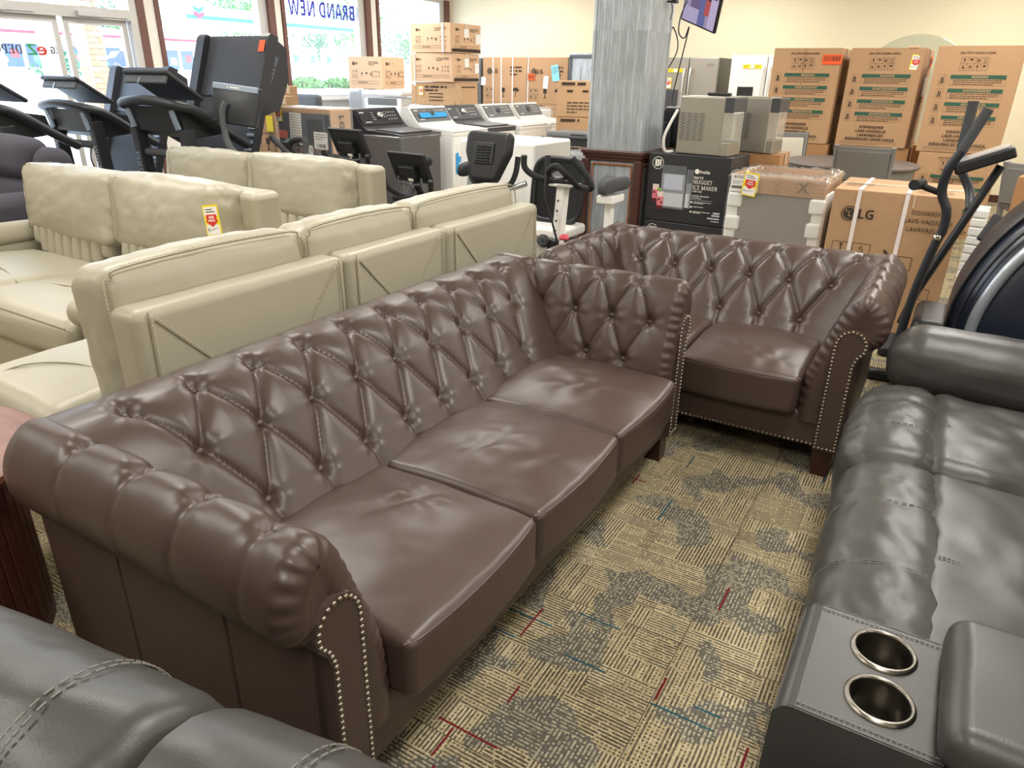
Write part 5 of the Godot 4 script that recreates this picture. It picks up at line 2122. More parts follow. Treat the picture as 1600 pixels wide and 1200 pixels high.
func appliances() -> void:
	column()
	# appliance row facing the aisle
	var a := washer("black top-load washing machine with a round silver knob, nearest in the row", P(-5.07, 0, 6.1), 90, M.appl_black, M.appl_black, M.appl_black)
	var fm := MB.new()
	fm.rbox(Vector3(0, 0.47, 0.01), Vector3(0.71, 0.95, 0.73), 0.03, 3)
	part(a, "film_wrap", fm, M.film)
	var w2 := washer("white washing machine with blue tape on its front behind the black one", P(-5.0, 0, 6.9), 90, M.white, M.white, M.appl_grey, 2)
	sticker(w2, -0.27, 0.62, 0.05, 0.22, 0.358, mat("2f9fe0", 0.6), "blue_tape")
	sticker(w2, -0.22, 0.66, 0.1, 0.06, 0.359, mat("2f9fe0", 0.6), "blue_tape")
	var bt := MB.new()
	bt.box(Vector3(0.0, 1.09, -0.15), Vector3(0.5, 0.06, 0.002), Basis(Vector3.RIGHT, deg_to_rad(-36)))
	part(w2, "blue_tape", bt, mat("2f9fe0", 0.6))
	washer("dark grey topped washing machine with a chrome console, third in the row", P(-5.03, 0, 7.58), 90, M.white, M.appl_dark, M.steel_dark)
	washer("white dryer with a black door, second from the far end of the row", P(-4.98, 0, 8.3), 90, M.white, M.white, M.appl_grey, 1)
	washer("white dryer with a black door at the far end of the row", P(-4.95, 0, 9.02), 90, M.white, M.white, M.appl_grey, 1)
	var w3 := thing("white_dryer", "plain white dryer standing in front of the appliance row, turned sideways", "dryer", P(-3.52, 0, 5.98))
	var b := MB.new()
	b.rbox(Vector3(0, 0.49, 0), Vector3(0.78, 0.97, 0.72), 0.03, 4)
	part(w3, "body", b, M.white)
	var pn := MB.new()
	pn.rbox(Vector3(0.02, 0.48, 0.36), Vector3(0.56, 0.72, 0.006), 0.003)
	part(w3, "side_panel", pn, M.white)
	# wrapped white goods behind
	var wo := thing("wall_oven", "white wall oven in clear film under the window beside the carton tower", "oven", P(-7.0, 0, 8.5))
	var ob := MB.new()
	ob.rbox(Vector3(0, 0.6, 0), Vector3(0.66, 1.2, 0.6), 0.015)
	ob.rbox(Vector3(0, 1.26, 0.0), Vector3(0.7, 0.06, 0.62), 0.02, 2)
	part(wo, "body", ob, M.white)
	var ow := MB.new()
	ow.rbox(Vector3(0.0, 1.15, 0.302), Vector3(0.52, 0.09, 0.01), 0.004)
	part(wo, "dark_vent", ow, M.plastic_black)
	var of := MB.new()
	of.rbox(Vector3(0, 0.65, 0), Vector3(0.72, 1.3, 0.66), 0.03)
	part(wo, "film_wrap", of, M.film)
	var fz := thing("chest_freezer", "white chest freezer carrying the tall carton stack", "freezer", P(-6.0, 0, 8.35))
	var fb := MB.new()
	fb.rbox(Vector3(0, 0.5, 0), Vector3(0.8, 1.0, 0.62), 0.02, 2)
	part(fz, "body", fb, M.white)
	var fl := MB.new()
	fl.rbox(Vector3(0, 1.07, 0), Vector3(0.82, 0.13, 0.64), 0.02, 2)
	part(fz, "lid", fl, M.white)
	var wg := thing("wrapped_appliance", "grey appliance in cloudy film carrying the lone microwave carton", "appliance", P(-7.85, 0, 9.1))
	var gb := MB.new()
	gb.rbox(Vector3(0, 0.63, 0), Vector3(0.66, 1.26, 0.56), 0.015)
	part(wg, "body", gb, M.appl_grey)
	var gf := MB.new()
	pad(gf, Vector3(0, 0.635, 0), Vector3(0.7, 1.26, 0.6), 0.03, Vector3.ZERO, Basis(), 5, 0.012, 16, 9.0)
	part(wg, "film_wrap", gf, M.film_thick)
	# low film-covered goods between
	for i in 3:
		var q: Array = [[-6.6, 7.3, 0.75, 1.03], [-5.75, 9.8, 0.8, 1.06], [-3.2, 6.78, 0.62, 0.8]][i]
		var t := thing("wrapped_appliance", ["white appliance under loose clear film behind the black washing machine", "white appliance with a striped top beyond the end of the row", "appliance in silvery crinkled film behind the white exercise bike"][i], "appliance", P(q[0], 0, q[1]))
		var m := MB.new()
		m.rbox(Vector3(0, q[3] / 2, 0), Vector3(q[2], q[3], 0.62), 0.02, 2)
		part(t, "body", m, M.white if i < 2 else M.steel_dark)
		var f := MB.new()
		pad(f, Vector3(0, q[3] / 2 + 0.015, 0), Vector3(q[2] + 0.05, q[3] + 0.02, 0.67), 0.03, Vector3(0, 0.02, 0), Basis(), 8 + i, 0.022, 26, 12.0)
		part(t, "film_wrap", f, M.film_thick if i == 2 else M.film)
	var rh := thing("range_hood", "long dark grey range hood resting on the silvery wrapped appliance", "range hood", P(-3.28, 0.875, 6.86))
	var hb := MB.new()
	hb.rbox(Vector3(0, 0.1, 0), Vector3(0.6, 0.055, 0.4), 0.025, 3)
	part(rh, "hood", hb, M.appl_grey)
	var hl := MB.new()
	hl.rbox(Vector3(0.02, 0.04, -0.02), Vector3(0.5, 0.09, 0.34), 0.01)
	part(rh, "housing", hl, M.plastic_black)
	var hs := MB.new()
	hs.rbox(Vector3(0.06, 0.105, 0.2), Vector3(0.16, 0.014, 0.006), 0.002)
	part(rh, "slot", hs, M.plastic_black)
	# refrigerators against the back wall
	var s1 := fridge("refrigerator", "stainless steel side by side refrigerator with yellow stickers beside the column", P(-3.62, 0, 11.0), M.steel_dark, M.steel_fridge, 0.9, 1.82, 0.02)
	energy_tag(s1, -0.17, 1.62, 0.006, 0.28)
	sticker(s1, 0.34, 1.7, 0.1, 0.03, 0.004, M.chrome, "name_badge")
	var dp := MB.new()
	dp.rbox(Vector3(-0.2, 1.2, 0.002), Vector3(0.2, 0.32, 0.012), 0.006)
	part(s1, "dispenser", dp, M.appl_dark)
	price_tag(P(-3.88, 1.45, 10.985), Basis(), "yellow price tag on the stainless steel refrigerator", 0.95)
	var s2 := fridge("refrigerator", "white side by side refrigerator with a yellow sticker on its door", P(-2.53, 0, 11.0), M.offwhite, M.white, 0.92, 1.85, 0.04)
	energy_tag(s2, -0.16, 1.68, 0.006, 0.26)
	var d2 := MB.new()
	d2.rbox(Vector3(-0.22, 1.25, 0.004), Vector3(0.22, 0.34, 0.012), 0.006)
	part(s2, "dispenser", d2, M.plastic_black)
	var s3 := thing("upright_freezer", "bare galvanised back of a freezer standing left of the column", "freezer", P(-5.23, 0, 11.0))
	var m3 := MB.new()
	m3.rbox(Vector3(0, 0.925, -0.3), Vector3(0.62, 1.85, 0.6), 0.012)
	part(s3, "body", m3, M.galv)
	for x in [-0.12, 0.08]:
		var r3 := MB.new()
		r3.rbox(Vector3(x, 1.3, 0.004), Vector3(0.05, 0.7, 0.014), 0.006, 2)
		part(s3, "pressed_rib", r3, M.galv)
	var rm := MB.new()
	rm.rbox(Vector3(0, 1.80, 0.006), Vector3(0.6, 0.05, 0.014), 0.005)
	rm.rbox(Vector3(-0.28, 0.95, 0.006), Vector3(0.05, 1.7, 0.014), 0.005)
	part(s3, "rim", rm, M.steel_dark)
	var s4 := thing("freezer", "grey upright freezer squeezed between the carton tower and the fridge cartons", "freezer", P(-7.46, 0, 11.0))
	var m4 := MB.new()
	m4.rbox(Vector3(0, 0.89, -0.3), Vector3(0.5, 1.78, 0.6), 0.012)
	part(s4, "body", m4, M.appl_grey)
	var h4 := MB.new()
	h4.tube(pv([Vector3(0.2, 0.9, 0.02), Vector3(0.2, 1.4, 0.02)]), 0.012, 8)
	part(s4, "handle", h4, M.chrome)
	# ice makers and what stands round them
	ice_maker("steel countertop ice maker with louvred side on the black ice maker carton", P(-1.615, 0.994, 5.5), -6)
	var sup := carton("support_carton", "brown carton behind the black ice maker cartons", P(-1.5, 0, 6.07), Vector3(0.72, 0.985, 0.36), M.carton_dark)
	ice_maker("steel countertop ice maker standing behind the front one", P(-1.42, 0.988, 6.02), -4)
	var sv := MB.new()
	sv.rbox(Vector3(0, 0.012, 0), Vector3(0.17, 0.022, 0.05), 0.008)
	single("remote_control", sv, M.plastic_black, "black remote control lying on top of the front ice maker", "remote control", P(-1.55, 1.394, 5.5), -8)
	var ho := MB.new()
	ho.tube(spline([P(-1.80, 1.3, 5.36), P(-1.84, 1.2, 5.33), P(-1.875, 1.1, 5.33), P(-1.87, 1.01, 5.36), P(-1.83, 1.005, 5.42)], 6), 0.011, 8)
	single("drain_hose", ho, M.white, "white hose curving down the left side of the front ice maker", "hose")
	var fh := thing("fan_heater", "black ribbed fan heater between the metal column and the ice maker", "heater", P(-2.01, 0.988, 6.0), -10)
	var f1 := MB.new()
	pad(f1, Vector3(0, 0.155, 0), Vector3(0.2, 0.31, 0.22), 0.05, Vector3.ZERO)
	part(fh, "housing", f1, M.plastic_black)
	for k in 9:
		var f2 := MB.new()
		f2.rbox(Vector3(-0.09, 0.06 + k * 0.026, 0.02), Vector3(0.03, 0.008, 0.2), 0.003)
		part(fh, "rib", f2, M.plastic_dark)
	var f3 := MB.new()
	f3.rbox(Vector3(-0.02, 0.1, 0.12), Vector3(0.07, 0.2, 0.03), 0.012)
	part(fh, "handle", f3, M.plastic_dark)
	carton("heater_carton", "small brown carton under the black fan heater", P(-2.02, 0, 6.0), Vector3(0.26, 0.985, 0.26), M.carton_dark, 0, "", false)
	boxed_dishwasher()
	# dining table and chairs
	var dt := thing("dining_table", "round grey dining table in front of the dishwasher cartons", "table", P(-0.88, 0, 8.05))
	var tt := MB.new()
	tt.lathe(p2([0.0, 0.74, 0.6, 0.74, 0.615, 0.75, 0.62, 0.765, 0.612, 0.777, 0.6, 0.78, 0.0, 0.78]), 64)
	part(dt, "table_top", tt, M.table_top)
	var ap := MB.new()
	ap.lathe(p2([0.56, 0.63, 0.575, 0.64, 0.575, 0.74]), 48)
	part(dt, "apron", ap, M.wood_grey)
	for k in 4:
		var l := MB.new()
		var an := PI / 4 + k * PI / 2
		l.tube(pv([Vector3(0.5 * cos(an), 0.72, 0.5 * sin(an)), Vector3(0.46 * cos(an), 0, 0.46 * sin(an))]), [0.04, 0.025], 8)
		part(dt, "leg", l, M.wood_grey)
	dining_chair("grey dining chair with a pale fabric back at the left of the table", P(-1.52, 0, 8.25), 24)
	dining_chair("grey dining chair seen from behind at the front of the round table", P(-0.66, 0, 7.3), 176)
	dining_chair("grey dining chair turned sideways beside the steel ice makers", P(-2.05, 0, 7.6), 118)
	dining_chair("grey dining chair frame beside the carton at the right edge", P(0.66, 0, 6.5), 150)
	# stray black chair by the window
	var bc := thing("lounge_chair", "dark grey lounge chair with a rounded back near the window", "chair", P(-7.12, 0, 6.68), 0)
	var c1 := MB.new()
	pad(c1, Vector3(0, 0.42, 0.1), Vector3(0.6, 0.14, 0.55), 0.05, Vector3(0, 0.02, 0))
	part(bc, "seat", c1, M.plastic_grey)
	var c2 := MB.new()
	pad(c2, Vector3(0, 0.9, -0.18), Vector3(0.56, 0.72, 0.1), 0.045, Vector3(0, 0, 0.02))
	part(bc, "backrest", c2, M.plastic_grey)
	for s in [[-0.25, 0.3], [0.25, 0.3], [-0.25, -0.2], [0.25, -0.2]]:
		var l := MB.new()
		l.tube(pv([Vector3(s[0], 0, s[1]), Vector3(s[0] * 0.9, 0.38, s[1] * 0.9)]), 0.018, 8)
		part(bc, "leg", l, M.plastic_black)
	# things at the top right edge
	var shf := thing("wall_bracket", "white wall bracket high on the back wall at the right edge", "bracket", P(0.86, 2.02, 12.09))
	var sb := MB.new()
	sb.prism(p2([-0.16, -0.16, -0.14, 0.12, 0.5, 0.12, 0.5, 0.06, -0.08, 0.04]), 0.0, 0.1)
	part(shf, "bracket", sb, M.white_matte)
	var pf := MB.new()
	pf.rbox(Vector3(0, 0.14, 0), Vector3(0.5, 0.28, 0.04), 0.006)
	part(thing("framed_picture", "dark framed panel standing on the cartons at the right edge", "picture", P(0.62, 1.94, 9.5), 12), "panel", pf, M.wood_dark)


# ---------- exercise machines; the user's side is -z, the back of the console faces +z ----------
func treadmill(label: String, at: Vector3, drop: float, deck_len: float, side_text: String) -> Node3D:
	var t := thing("treadmill", label, "treadmill", at, 0.0, "treadmills by the door")
	var sc := MB.new()
	var tilt := Basis(Vector3.RIGHT, deg_to_rad(56.0))
	sc.rbox(Vector3(0, 1.385 - drop, 0.24), Vector3(0.58, 0.40, 0.036), 0.014, 3, tilt)
	part(t, "screen", sc, M.plastic_dark)
	var chin := MB.new()
	chin.rbox(Vector3(0, 1.43 - drop, 0.395), Vector3(0.54, 0.07, 0.03), 0.012, 2, Basis(Vector3.RIGHT, deg_to_rad(-30)))
	part(t, "screen_edge", chin, M.plastic_grey)
	var mk := MB.new()
	mk.box(Vector3(-0.06, 1.425 - drop, 0.418), Vector3(0.02, 0.055, 0.004), Basis(Vector3.RIGHT, deg_to_rad(-30)))
	part(t, "silver_mark", mk, M.silver)
	# yoke: console rim that runs into the two hand rails
	var yk := MB.new()
	yk.tube(spline([Vector3(-0.46, 0.90 - drop, -0.18), Vector3(-0.45, 1.02 - drop, 0.02), Vector3(-0.43, 1.18 - drop, 0.26), Vector3(-0.36, 1.235 - drop, 0.40), Vector3(0, 1.27 - drop, 0.45), Vector3(0.36, 1.235 - drop, 0.40), Vector3(0.43, 1.18 - drop, 0.26), Vector3(0.45, 1.02 - drop, 0.02), Vector3(0.46, 0.90 - drop, -0.18)], 8), 0.052, 10, true, 0.75)
	part(t, "hand_rail", yk, M.plastic_dark)
	var body := MB.new()
	body.prism(p2([0.38, 1.22 - drop, 0.36, 1.02 - drop, 0.24, 0.97 - drop, -0.04, 1.0 - drop, 0.0, 1.16 - drop]), -0.36, 0.36, Vector3.ZERO, Basis(Vector3.UP, -PI / 2))
	part(t, "console_body", body, M.plastic_black)
	for s in [-1, 1]:
		var ac := MB.new()
		ac.rbox(Vector3(s * 0.3, 1.12 - drop, 0.395), Vector3(0.06, 0.16, 0.02), 0.006, 2, Basis(Vector3.RIGHT, deg_to_rad(8)) * Basis(Vector3.BACK, deg_to_rad(10.0)))
		part(t, "grey_accent", ac, M.rail_grey)
		var up := MB.new()
		up.rbox(Vector3(s * 0.33, 0.54, 0.3), Vector3(0.085, 1.02, 0.11), 0.014, 3, Basis(Vector3.RIGHT, deg_to_rad(3)))
		part(t, "upright", up, M.plastic_dark)
		letters(t, "PROFORM", 0.055, Vector3(s * 0.33, 0.62, 0.361), M.rail_grey, Basis(Vector3.RIGHT, deg_to_rad(3)) * Basis(Vector3.BACK, PI / 2), 0.42)
		var ft := MB.new()
		ft.rbox(Vector3(s * 0.36, 0.05, 0.05), Vector3(0.09, 0.09, 0.7), 0.02)
		part(t, "foot_rail", ft, M.plastic_black)
	if deck_len > 0.0:
		# folded running deck, leaning away from the console
		var d := Node3D.new()
		d.name = "folded_deck"
		t.add_child(d)
		d.position = Vector3(0, 0.2, 0.02)
		d.rotation_degrees.x = -21
		var w := 0.43
		var L := deck_len
		var bd := MB.new()
		bd.rbox(Vector3(0, L / 2, -0.045), Vector3(2 * w - 0.1, L, 0.09), 0.01)
		part(d, "belt", bd, M.belt)
		for s in [-1, 1]:
			var prof := p2([0.0, 0.0, 0.075, 0.0, 0.075, L * 0.55, 0.11, L * 0.62, 0.11, L * 0.98, 0.09, L, 0.0, L])
			var sd := MB.new()
			var pl := PackedVector2Array()
			for p in prof:
				pl.append(Vector2(p.x - 0.055, p.y))
			# profile in depth, pushed across the rail's width
			sd.prism(pl, -0.055, 0.055, Vector3(s * (w - 0.0), 0, 0), Basis(Vector3.UP, -PI / 2))
			part(d, "side_rail", sd, M.plastic_dark)
			for k in 13:
				var gr := MB.new()
				gr.rbox(Vector3(s * w, L * (0.06 + 0.038 * k), 0.026), Vector3(0.085, 0.028, 0.014), 0.004, 1)
				part(d, "grip_rib", gr, M.rail_grey)
		var hood := MB.new()
		hood.prism(p2([0.05, L * 0.99, 0.06, L * 0.68, -0.02, L * 0.6, -0.16, L * 0.66, -0.2, L * 0.82, -0.12, L * 0.97]), -w - 0.05, w + 0.05, Vector3(0, 0, -0.05), Basis(Vector3.UP, -PI / 2))
		part(d, "rear_hood", hood, M.plastic_dark)
		letters(d, side_text, 0.045, Vector3(w + 0.053, L * 0.8, -0.05), M.rail_grey, Basis(Vector3.UP, PI / 2) * Basis(Vector3.BACK, deg_to_rad(82)), 0.36)
		if deck_len > 1.6:
			sticker(d, w - 0.005, L * 0.93, 0.075, 0.10, 0.06, M.paper_orange, "orange_sticker")
	else:
		var fl := MB.new()
		fl.rbox(Vector3(0, 0.12, 0.0), Vector3(0.8, 0.12, 0.6), 0.02)
		part(t, "deck", fl, M.belt)
	var bb := MB.new()
	bb.tube(pv([Vector3(-0.33, 0.83, 0.3), Vector3(0.33, 0.83, 0.3)]), 0.035, 10)
	part(t, "cross_bar", bb, M.foam)
	var cb := MB.new()
	cb.tube(spline([Vector3(0.22, 0.99 - drop, 0.3), Vector3(0.3, 0.88, 0.36), Vector3(0.2, 0.7, 0.36), Vector3(0.22, 0.5, 0.3)], 6), 0.006, 6)
	part(t, "cable", cb, M.plastic_black)
	return t


func saddle(t: Node3D, c: Vector3, m: Material) -> void:
	var s := MB.new()
	s.rbox(c, Vector3(0.22, 0.09, 0.28), 0.042, 4, Basis(), 8, func(p: Vector3) -> Vector3:
		var z := p.z / 0.14
		p.x *= lerpf(1.0, 0.28, clampf(z * 0.5 + 0.5, 0, 1))
		p.y += 0.012 * absf(p.x) / 0.1 - 0.015 * clampf(z, -1, 1) * clampf(z, 0, 1)
		return p)
	part(t, "saddle", s, m)


# upright bike whose tablet screen shows its back to +z
func tablet_bike(label: String, at: Vector3, turn: float, top: float, sw: float, frame: Material) -> Node3D:
	var t := thing("exercise_bike", label, "exercise bike", at, turn, "exercise bikes behind the cream sofas")
	var lean := Basis(Vector3.RIGHT, deg_to_rad(24))
	var c := Vector3(0, top - 0.11, 0.1)
	var sc := MB.new()
	sc.rbox(c, Vector3(sw, sw * 0.62, 0.022), 0.008, 2, lean)
	part(t, "screen", sc, M.plastic_black)
	var rim := MB.new()
	for s in [-1, 1]:
		rim.rbox(c + lean * Vector3(0, s * sw * 0.3, 0.012), Vector3(sw - 0.01, 0.012, 0.01), 0.003, 1, lean)
		rim.rbox(c + lean * Vector3(s * (sw * 0.5 - 0.008), 0, 0.012), Vector3(0.012, sw * 0.6, 0.01), 0.003, 1, lean)
	part(t, "screen_rim", rim, M.plastic_dark)
	var hold := MB.new()
	hold.rbox(c + lean * Vector3(0, -0.02, 0.032), Vector3(sw * 0.42, sw * 0.26, 0.045), 0.01, 2, lean)
	part(t, "screen_mount", hold, M.plastic_black)
	var st := MB.new()
	st.box(c + lean * Vector3(0.02, -0.07, 0.056), Vector3(0.05, 0.02, 0.002), lean)
	part(t, "white_sticker", st, M.paper)
	var loop := MB.new()
	var y := top - 0.24
	loop.tube(spline([c + lean * Vector3(-0.11, -0.06, 0.04), c + lean * Vector3(-0.10, -0.1, 0.06), c + lean * Vector3(0.1, -0.1, 0.06), c + lean * Vector3(0.11, -0.06, 0.04)], 6), 0.008, 8)
	part(t, "mount_loop", loop, M.plastic_grey)
	for s in [-1, 1]:
		var hb := MB.new()
		hb.tube(spline([Vector3(s * 0.03, y - 0.08, 0.0), Vector3(s * 0.12, y - 0.1, 0.04), Vector3(s * 0.21, y - 0.04, 0.12), Vector3(s * 0.25, y + 0.06, 0.16)], 6), 0.019, 10)
		part(t, "handlebar", hb, M.rubber)
		var in_ := MB.new()
		in_.tube(spline([Vector3(s * 0.03, y - 0.09, 0.0), Vector3(s * 0.07, y - 0.1, 0.13), Vector3(s * 0.1, y - 0.09, 0.2)], 6), 0.018, 10)
		part(t, "inner_grip", in_, M.rubber)
	var stem := MB.new()
	stem.tube(pv([c + Vector3(0, -0.04, 0), Vector3(0, y - 0.1, -0.02), Vector3(0, 0.35, -0.08)]), 0.026, 10)
	part(t, "stem", stem, frame)
	var fw := MB.new()
	fw.lathe_smooth(p2([0.0, -0.03, 0.2, -0.03, 0.23, -0.015, 0.23, 0.015, 0.2, 0.03, 0.0, 0.03]), 32, Vector3(0, 0.32, 0.08), Basis(Vector3.BACK, PI / 2))
	part(t, "flywheel", fw, M.plastic_black)
	var fr := MB.new()
	fr.tube(pv([Vector3(0, 0.3, 0.05), Vector3(0, 0.35, -0.35), Vector3(0, 0.62, -0.55)]), 0.035, 10)
	fr.tube(pv([Vector3(0, 0.33, -0.2), Vector3(0, 0.06, -0.6)]), 0.03, 8)
	fr.tube(pv([Vector3(0, 0.33, 0.05), Vector3(0, 0.06, 0.32)]), 0.03, 8)
	part(t, "frame", fr, frame)
	for z in [0.32, -0.6]:
		var f := MB.new()
		f.rbox(Vector3(0, 0.03, z), Vector3(0.5, 0.06, 0.07), 0.02)
		part(t, "foot_bar", f, M.plastic_black)
	var po := MB.new()
	po.tube(pv([Vector3(0, 0.6, -0.54), Vector3(0, 0.78, -0.58)]), 0.022, 8)
	part(t, "seat_post", po, M.silver)
	saddle(t, Vector3(0, 0.82, -0.58), M.rubber)
	return t


func fitness() -> void:
	treadmill("black treadmill with a tall folded deck, nearest the window posts", P(-5.93, 0, 4.36), 0.0, 1.72, "PRO TRAINER 1000")
	treadmill("black treadmill with a shorter folded deck in the middle of the three", P(-7.36, 0, 4.43), 0.07, 1.42, "TRAINER 8.7")
	treadmill("black treadmill at the left edge of the picture, in front of the doors", P(-7.3, 0, 3.62), 0.04, 0.0, "")
	# bike with a swivelling screen on a curved arm
	var t := thing("exercise_bike", "exercise bike with a large grey-backed screen on a curved arm", "exercise bike", P(-4.85, 0, 4.35))
	var sc := MB.new()
	var b := Basis(Vector3.UP, deg_to_rad(10)) * Basis(Vector3.RIGHT, deg_to_rad(-14)) * Basis(Vector3.BACK, deg_to_rad(-5))
	sc.rbox(Vector3(-0.33, 1.245, 0.12), Vector3(0.50, 0.31, 0.03), 0.02, 3, b, 8, func(p: Vector3) -> Vector3:
		if p.z > 0:
			p.z += 0.03 * (1 - pow(p.x / 0.25, 2.0)) * (1 - pow(p.y / 0.155, 2.0))
			p.x *= 1.0 - 0.12 * (0.5 - p.y / 0.31)
		return p)
	part(t, "screen", sc, M.plastic_dark)
	var tb := MB.new()
	tb.rbox(Vector3(-0.33, 1.245, 0.12) + b * Vector3(0, 0.13, 0.025), Vector3(0.46, 0.05, 0.02), 0.008, 2, b)
	part(t, "screen_top", tb, M.rail_grey)
	marks(t, [[0.0, 0.13, 0.1, 0.012], [-0.07, 0.13, 0.014, 0.014]], M.paper, 0.037, "print", b, Vector3(-0.33, 1.245, 0.12))
	var ar := MB.new()
	ar.tube(spline([Vector3(-0.37, 1.27, 0.18), Vector3(-0.40, 1.2, 0.20), Vector3(-0.41, 1.05, 0.2), Vector3(-0.36, 0.91, 0.2), Vector3(-0.2, 0.845, 0.19), Vector3(0.0, 0.845, 0.1), Vector3(0.1, 0.86, 0.0)], 7), 0.026, 10)
	part(t, "curved_arm", ar, M.plastic_grey)
	for s in [-1, 1]:
		var hb := MB.new()
		hb.tube(spline([Vector3(0.05, 0.9, -0.02), Vector3(0.05 + s * 0.12, 0.99, 0.0), Vector3(0.12 + s * 0.18, 0.99, 0.0), Vector3(0.3 + s * 0.1, 0.90, 0.1), Vector3(0.44 + s * 0.08, 0.86, 0.18)], 7), 0.024, 10)
		part(t, "handlebar", hb, M.rubber)
	var nk := MB.new()
	nk.tube(pv([Vector3(0.1, 0.98, 0.0), Vector3(0.1, 0.2, -0.05)]), 0.045, 10)
	part(t, "stem", nk, M.plastic_black)
	var bs := MB.new()
	bs.rbox(Vector3(0.1, 0.25, -0.2), Vector3(0.12, 0.42, 0.7), 0.04, 3)
	bs.rbox(Vector3(0.1, 0.035, 0.1), Vector3(0.5, 0.07, 0.09), 0.02)
	bs.rbox(Vector3(0.1, 0.035, -0.5), Vector3(0.5, 0.07, 0.09), 0.02)
	part(t, "frame", bs, M.plastic_black)
	saddle(t, Vector3(0.1, 0.78, -0.5), M.rubber)
	tablet_bike("black exercise bike with a tablet screen, in front of the black washing machine", P(-3.95, 0, 4.34), -6, 1.13, 0.36, M.plastic_black)
	tablet_bike("black exercise bike with a tablet screen beside the cream sofa back corner", P(-3.36, 0, 4.32), -6, 0.997, 0.36, M.plastic_black)
	# recumbent bike: console on a white post, mesh seat back behind
	var r := thing("recumbent_bike", "recumbent exercise bike with a black vented console and a mesh seat back", "exercise bike", P(-2.85, 0, 4.45))
	var cs := MB.new()
	cs.rbox(Vector3(0, 0.965, 0.0), Vector3(0.38, 0.36, 0.09), 0.06, 4, Basis(Vector3.RIGHT, deg_to_rad(-14)), 8, func(p: Vector3) -> Vector3:
		p.x *= lerpf(0.52, 1.0, clampf((p.y + 0.165) / 0.2, 0, 1))
		return p)
	var cp := part(r, "console", cs, M.plastic_black)
	var vb := MB.new()
	vb.rbox(Vector3(-0.01, 1.0, 0.042), Vector3(0.16, 0.15, 0.02), 0.02, 3, Basis(Vector3.RIGHT, deg_to_rad(-14)))
	part(cp, "vent_panel", vb, M.plastic_dark)
	for k in 6:
		for j in 3:
			var sl := MB.new()
			sl.rbox(Vector3(-0.05 + j * 0.042, 1.045 - k * 0.019, 0.045 + 0.0045 * k), Vector3(0.032, 0.006, 0.016), 0.002, 1)
			part(cp, "vent_slot", sl, M.screen)
	var po := MB.new()
	po.tube(pv([Vector3(0, 0.84, -0.02), Vector3(-0.04, 0.6, -0.05), Vector3(-0.05, 0.2, -0.1)]), 0.035, 10)
	po.tube(pv([Vector3(0.0, 0.7, -0.02), Vector3(0.26, 0.80, -0.1)]), 0.022, 8)
	part(r, "post", po, M.silver)
	for s in [-1, 1]:
		var h := MB.new()
		h.tube(spline([Vector3(0, 0.78, -0.02), Vector3(s * 0.14, 0.78, -0.04), Vector3(s * 0.19, 0.86, -0.06), Vector3(s * 0.2, 0.98, -0.08)], 6), 0.02, 10)
		part(r, "handlebar", h, M.rubber)
	var seat := MB.new()
	var ring := []
	for k in 33:
		var a := TAU * k / 32.0
		var cx := signf(cos(a)) * pow(absf(cos(a)), 0.45) * 0.26
		var cy := signf(sin(a)) * pow(absf(sin(a)), 0.45) * 0.27
		ring.append(Vector3(0.28 + cx * 0.8, 0.70 + cy * 0.85, -0.55 - 0.12 * cy))
	seat.tube(pv(ring), 0.024, 8, false)
	part(r, "seat_frame", seat, M.plastic_black)
	var mesh := MB.new()
	mesh.rbox(Vector3(0.28, 0.70, -0.56), Vector3(0.4, 0.44, 0.02), 0.008, 2, Basis(Vector3.RIGHT, deg_to_rad(-7)))
	part(r, "seat_mesh", mesh, M.plastic_black)
	var bm := MB.new()
	bm.rbox(Vector3(0.1, 0.28, -0.3), Vector3(0.2, 0.3, 0.95), 0.05, 3)
	bm.rbox(Vector3(0.28, 0.42, -0.48), Vector3(0.42, 0.08, 0.36), 0.03, 3)
	bm.rbox(Vector3(0.1, 0.035, 0.1), Vector3(0.5, 0.07, 0.09), 0.02)
	bm.rbox(Vector3(0.1, 0.035, -0.7), Vector3(0.5, 0.07, 0.09), 0.02)
	part(r, "base", bm, M.white)
	# white spin bike
	var w := thing("spin_bike", "white exercise bike with black bull-horn handlebars and a grey saddle in front of the column", "exercise bike", P(-1.97, 0, 3.9))
	var ps := MB.new()
	ps.rbox(Vector3(-0.02, 0.70, -0.02), Vector3(0.055, 0.42, 0.075), 0.008, 2, Basis(Vector3.BACK, deg_to_rad(-4)))
	var pp := part(w, "handlebar_post", ps, M.white)
	for k in 4:
		var hl := MB.new()
		hl.lathe(p2([0.0, 0.0, 0.007, 0.0, 0.007, 0.002, 0.0, 0.002]), 10, Vector3(-0.018 - 0.004 * k, 0.82 - k * 0.06, 0.018), Basis(Vector3.RIGHT, PI / 2))
		part(pp, "adjust_hole", hl, M.screen)
	var pl := MB.new()
	pl.rbox(Vector3(0.0, 0.91, -0.03), Vector3(0.15, 0.012, 0.14), 0.004)
	part(w, "mount_plate", pl, M.white)
	var hb := MB.new()
	hb.tube(spline([Vector3(-0.235, 1.07, 0.06), Vector3(-0.235, 1.0, 0.05), Vector3(-0.18, 0.95, 0.02), Vector3(-0.1, 0.925, -0.02), Vector3(0, 0.92, -0.03), Vector3(0.14, 0.905, 0.0), Vector3(0.2, 0.915, 0.03), Vector3(0.18, 0.97, 0.04), Vector3(0.085, 1.075, 0.06)], 8), 0.019, 10)
	part(w, "handlebar", hb, M.rubber)
	var h2 := MB.new()
	h2.tube(spline([Vector3(-0.16, 1.06, -0.1), Vector3(-0.15, 0.98, -0.08), Vector3(-0.12, 0.93, -0.04)], 6), 0.017, 10)
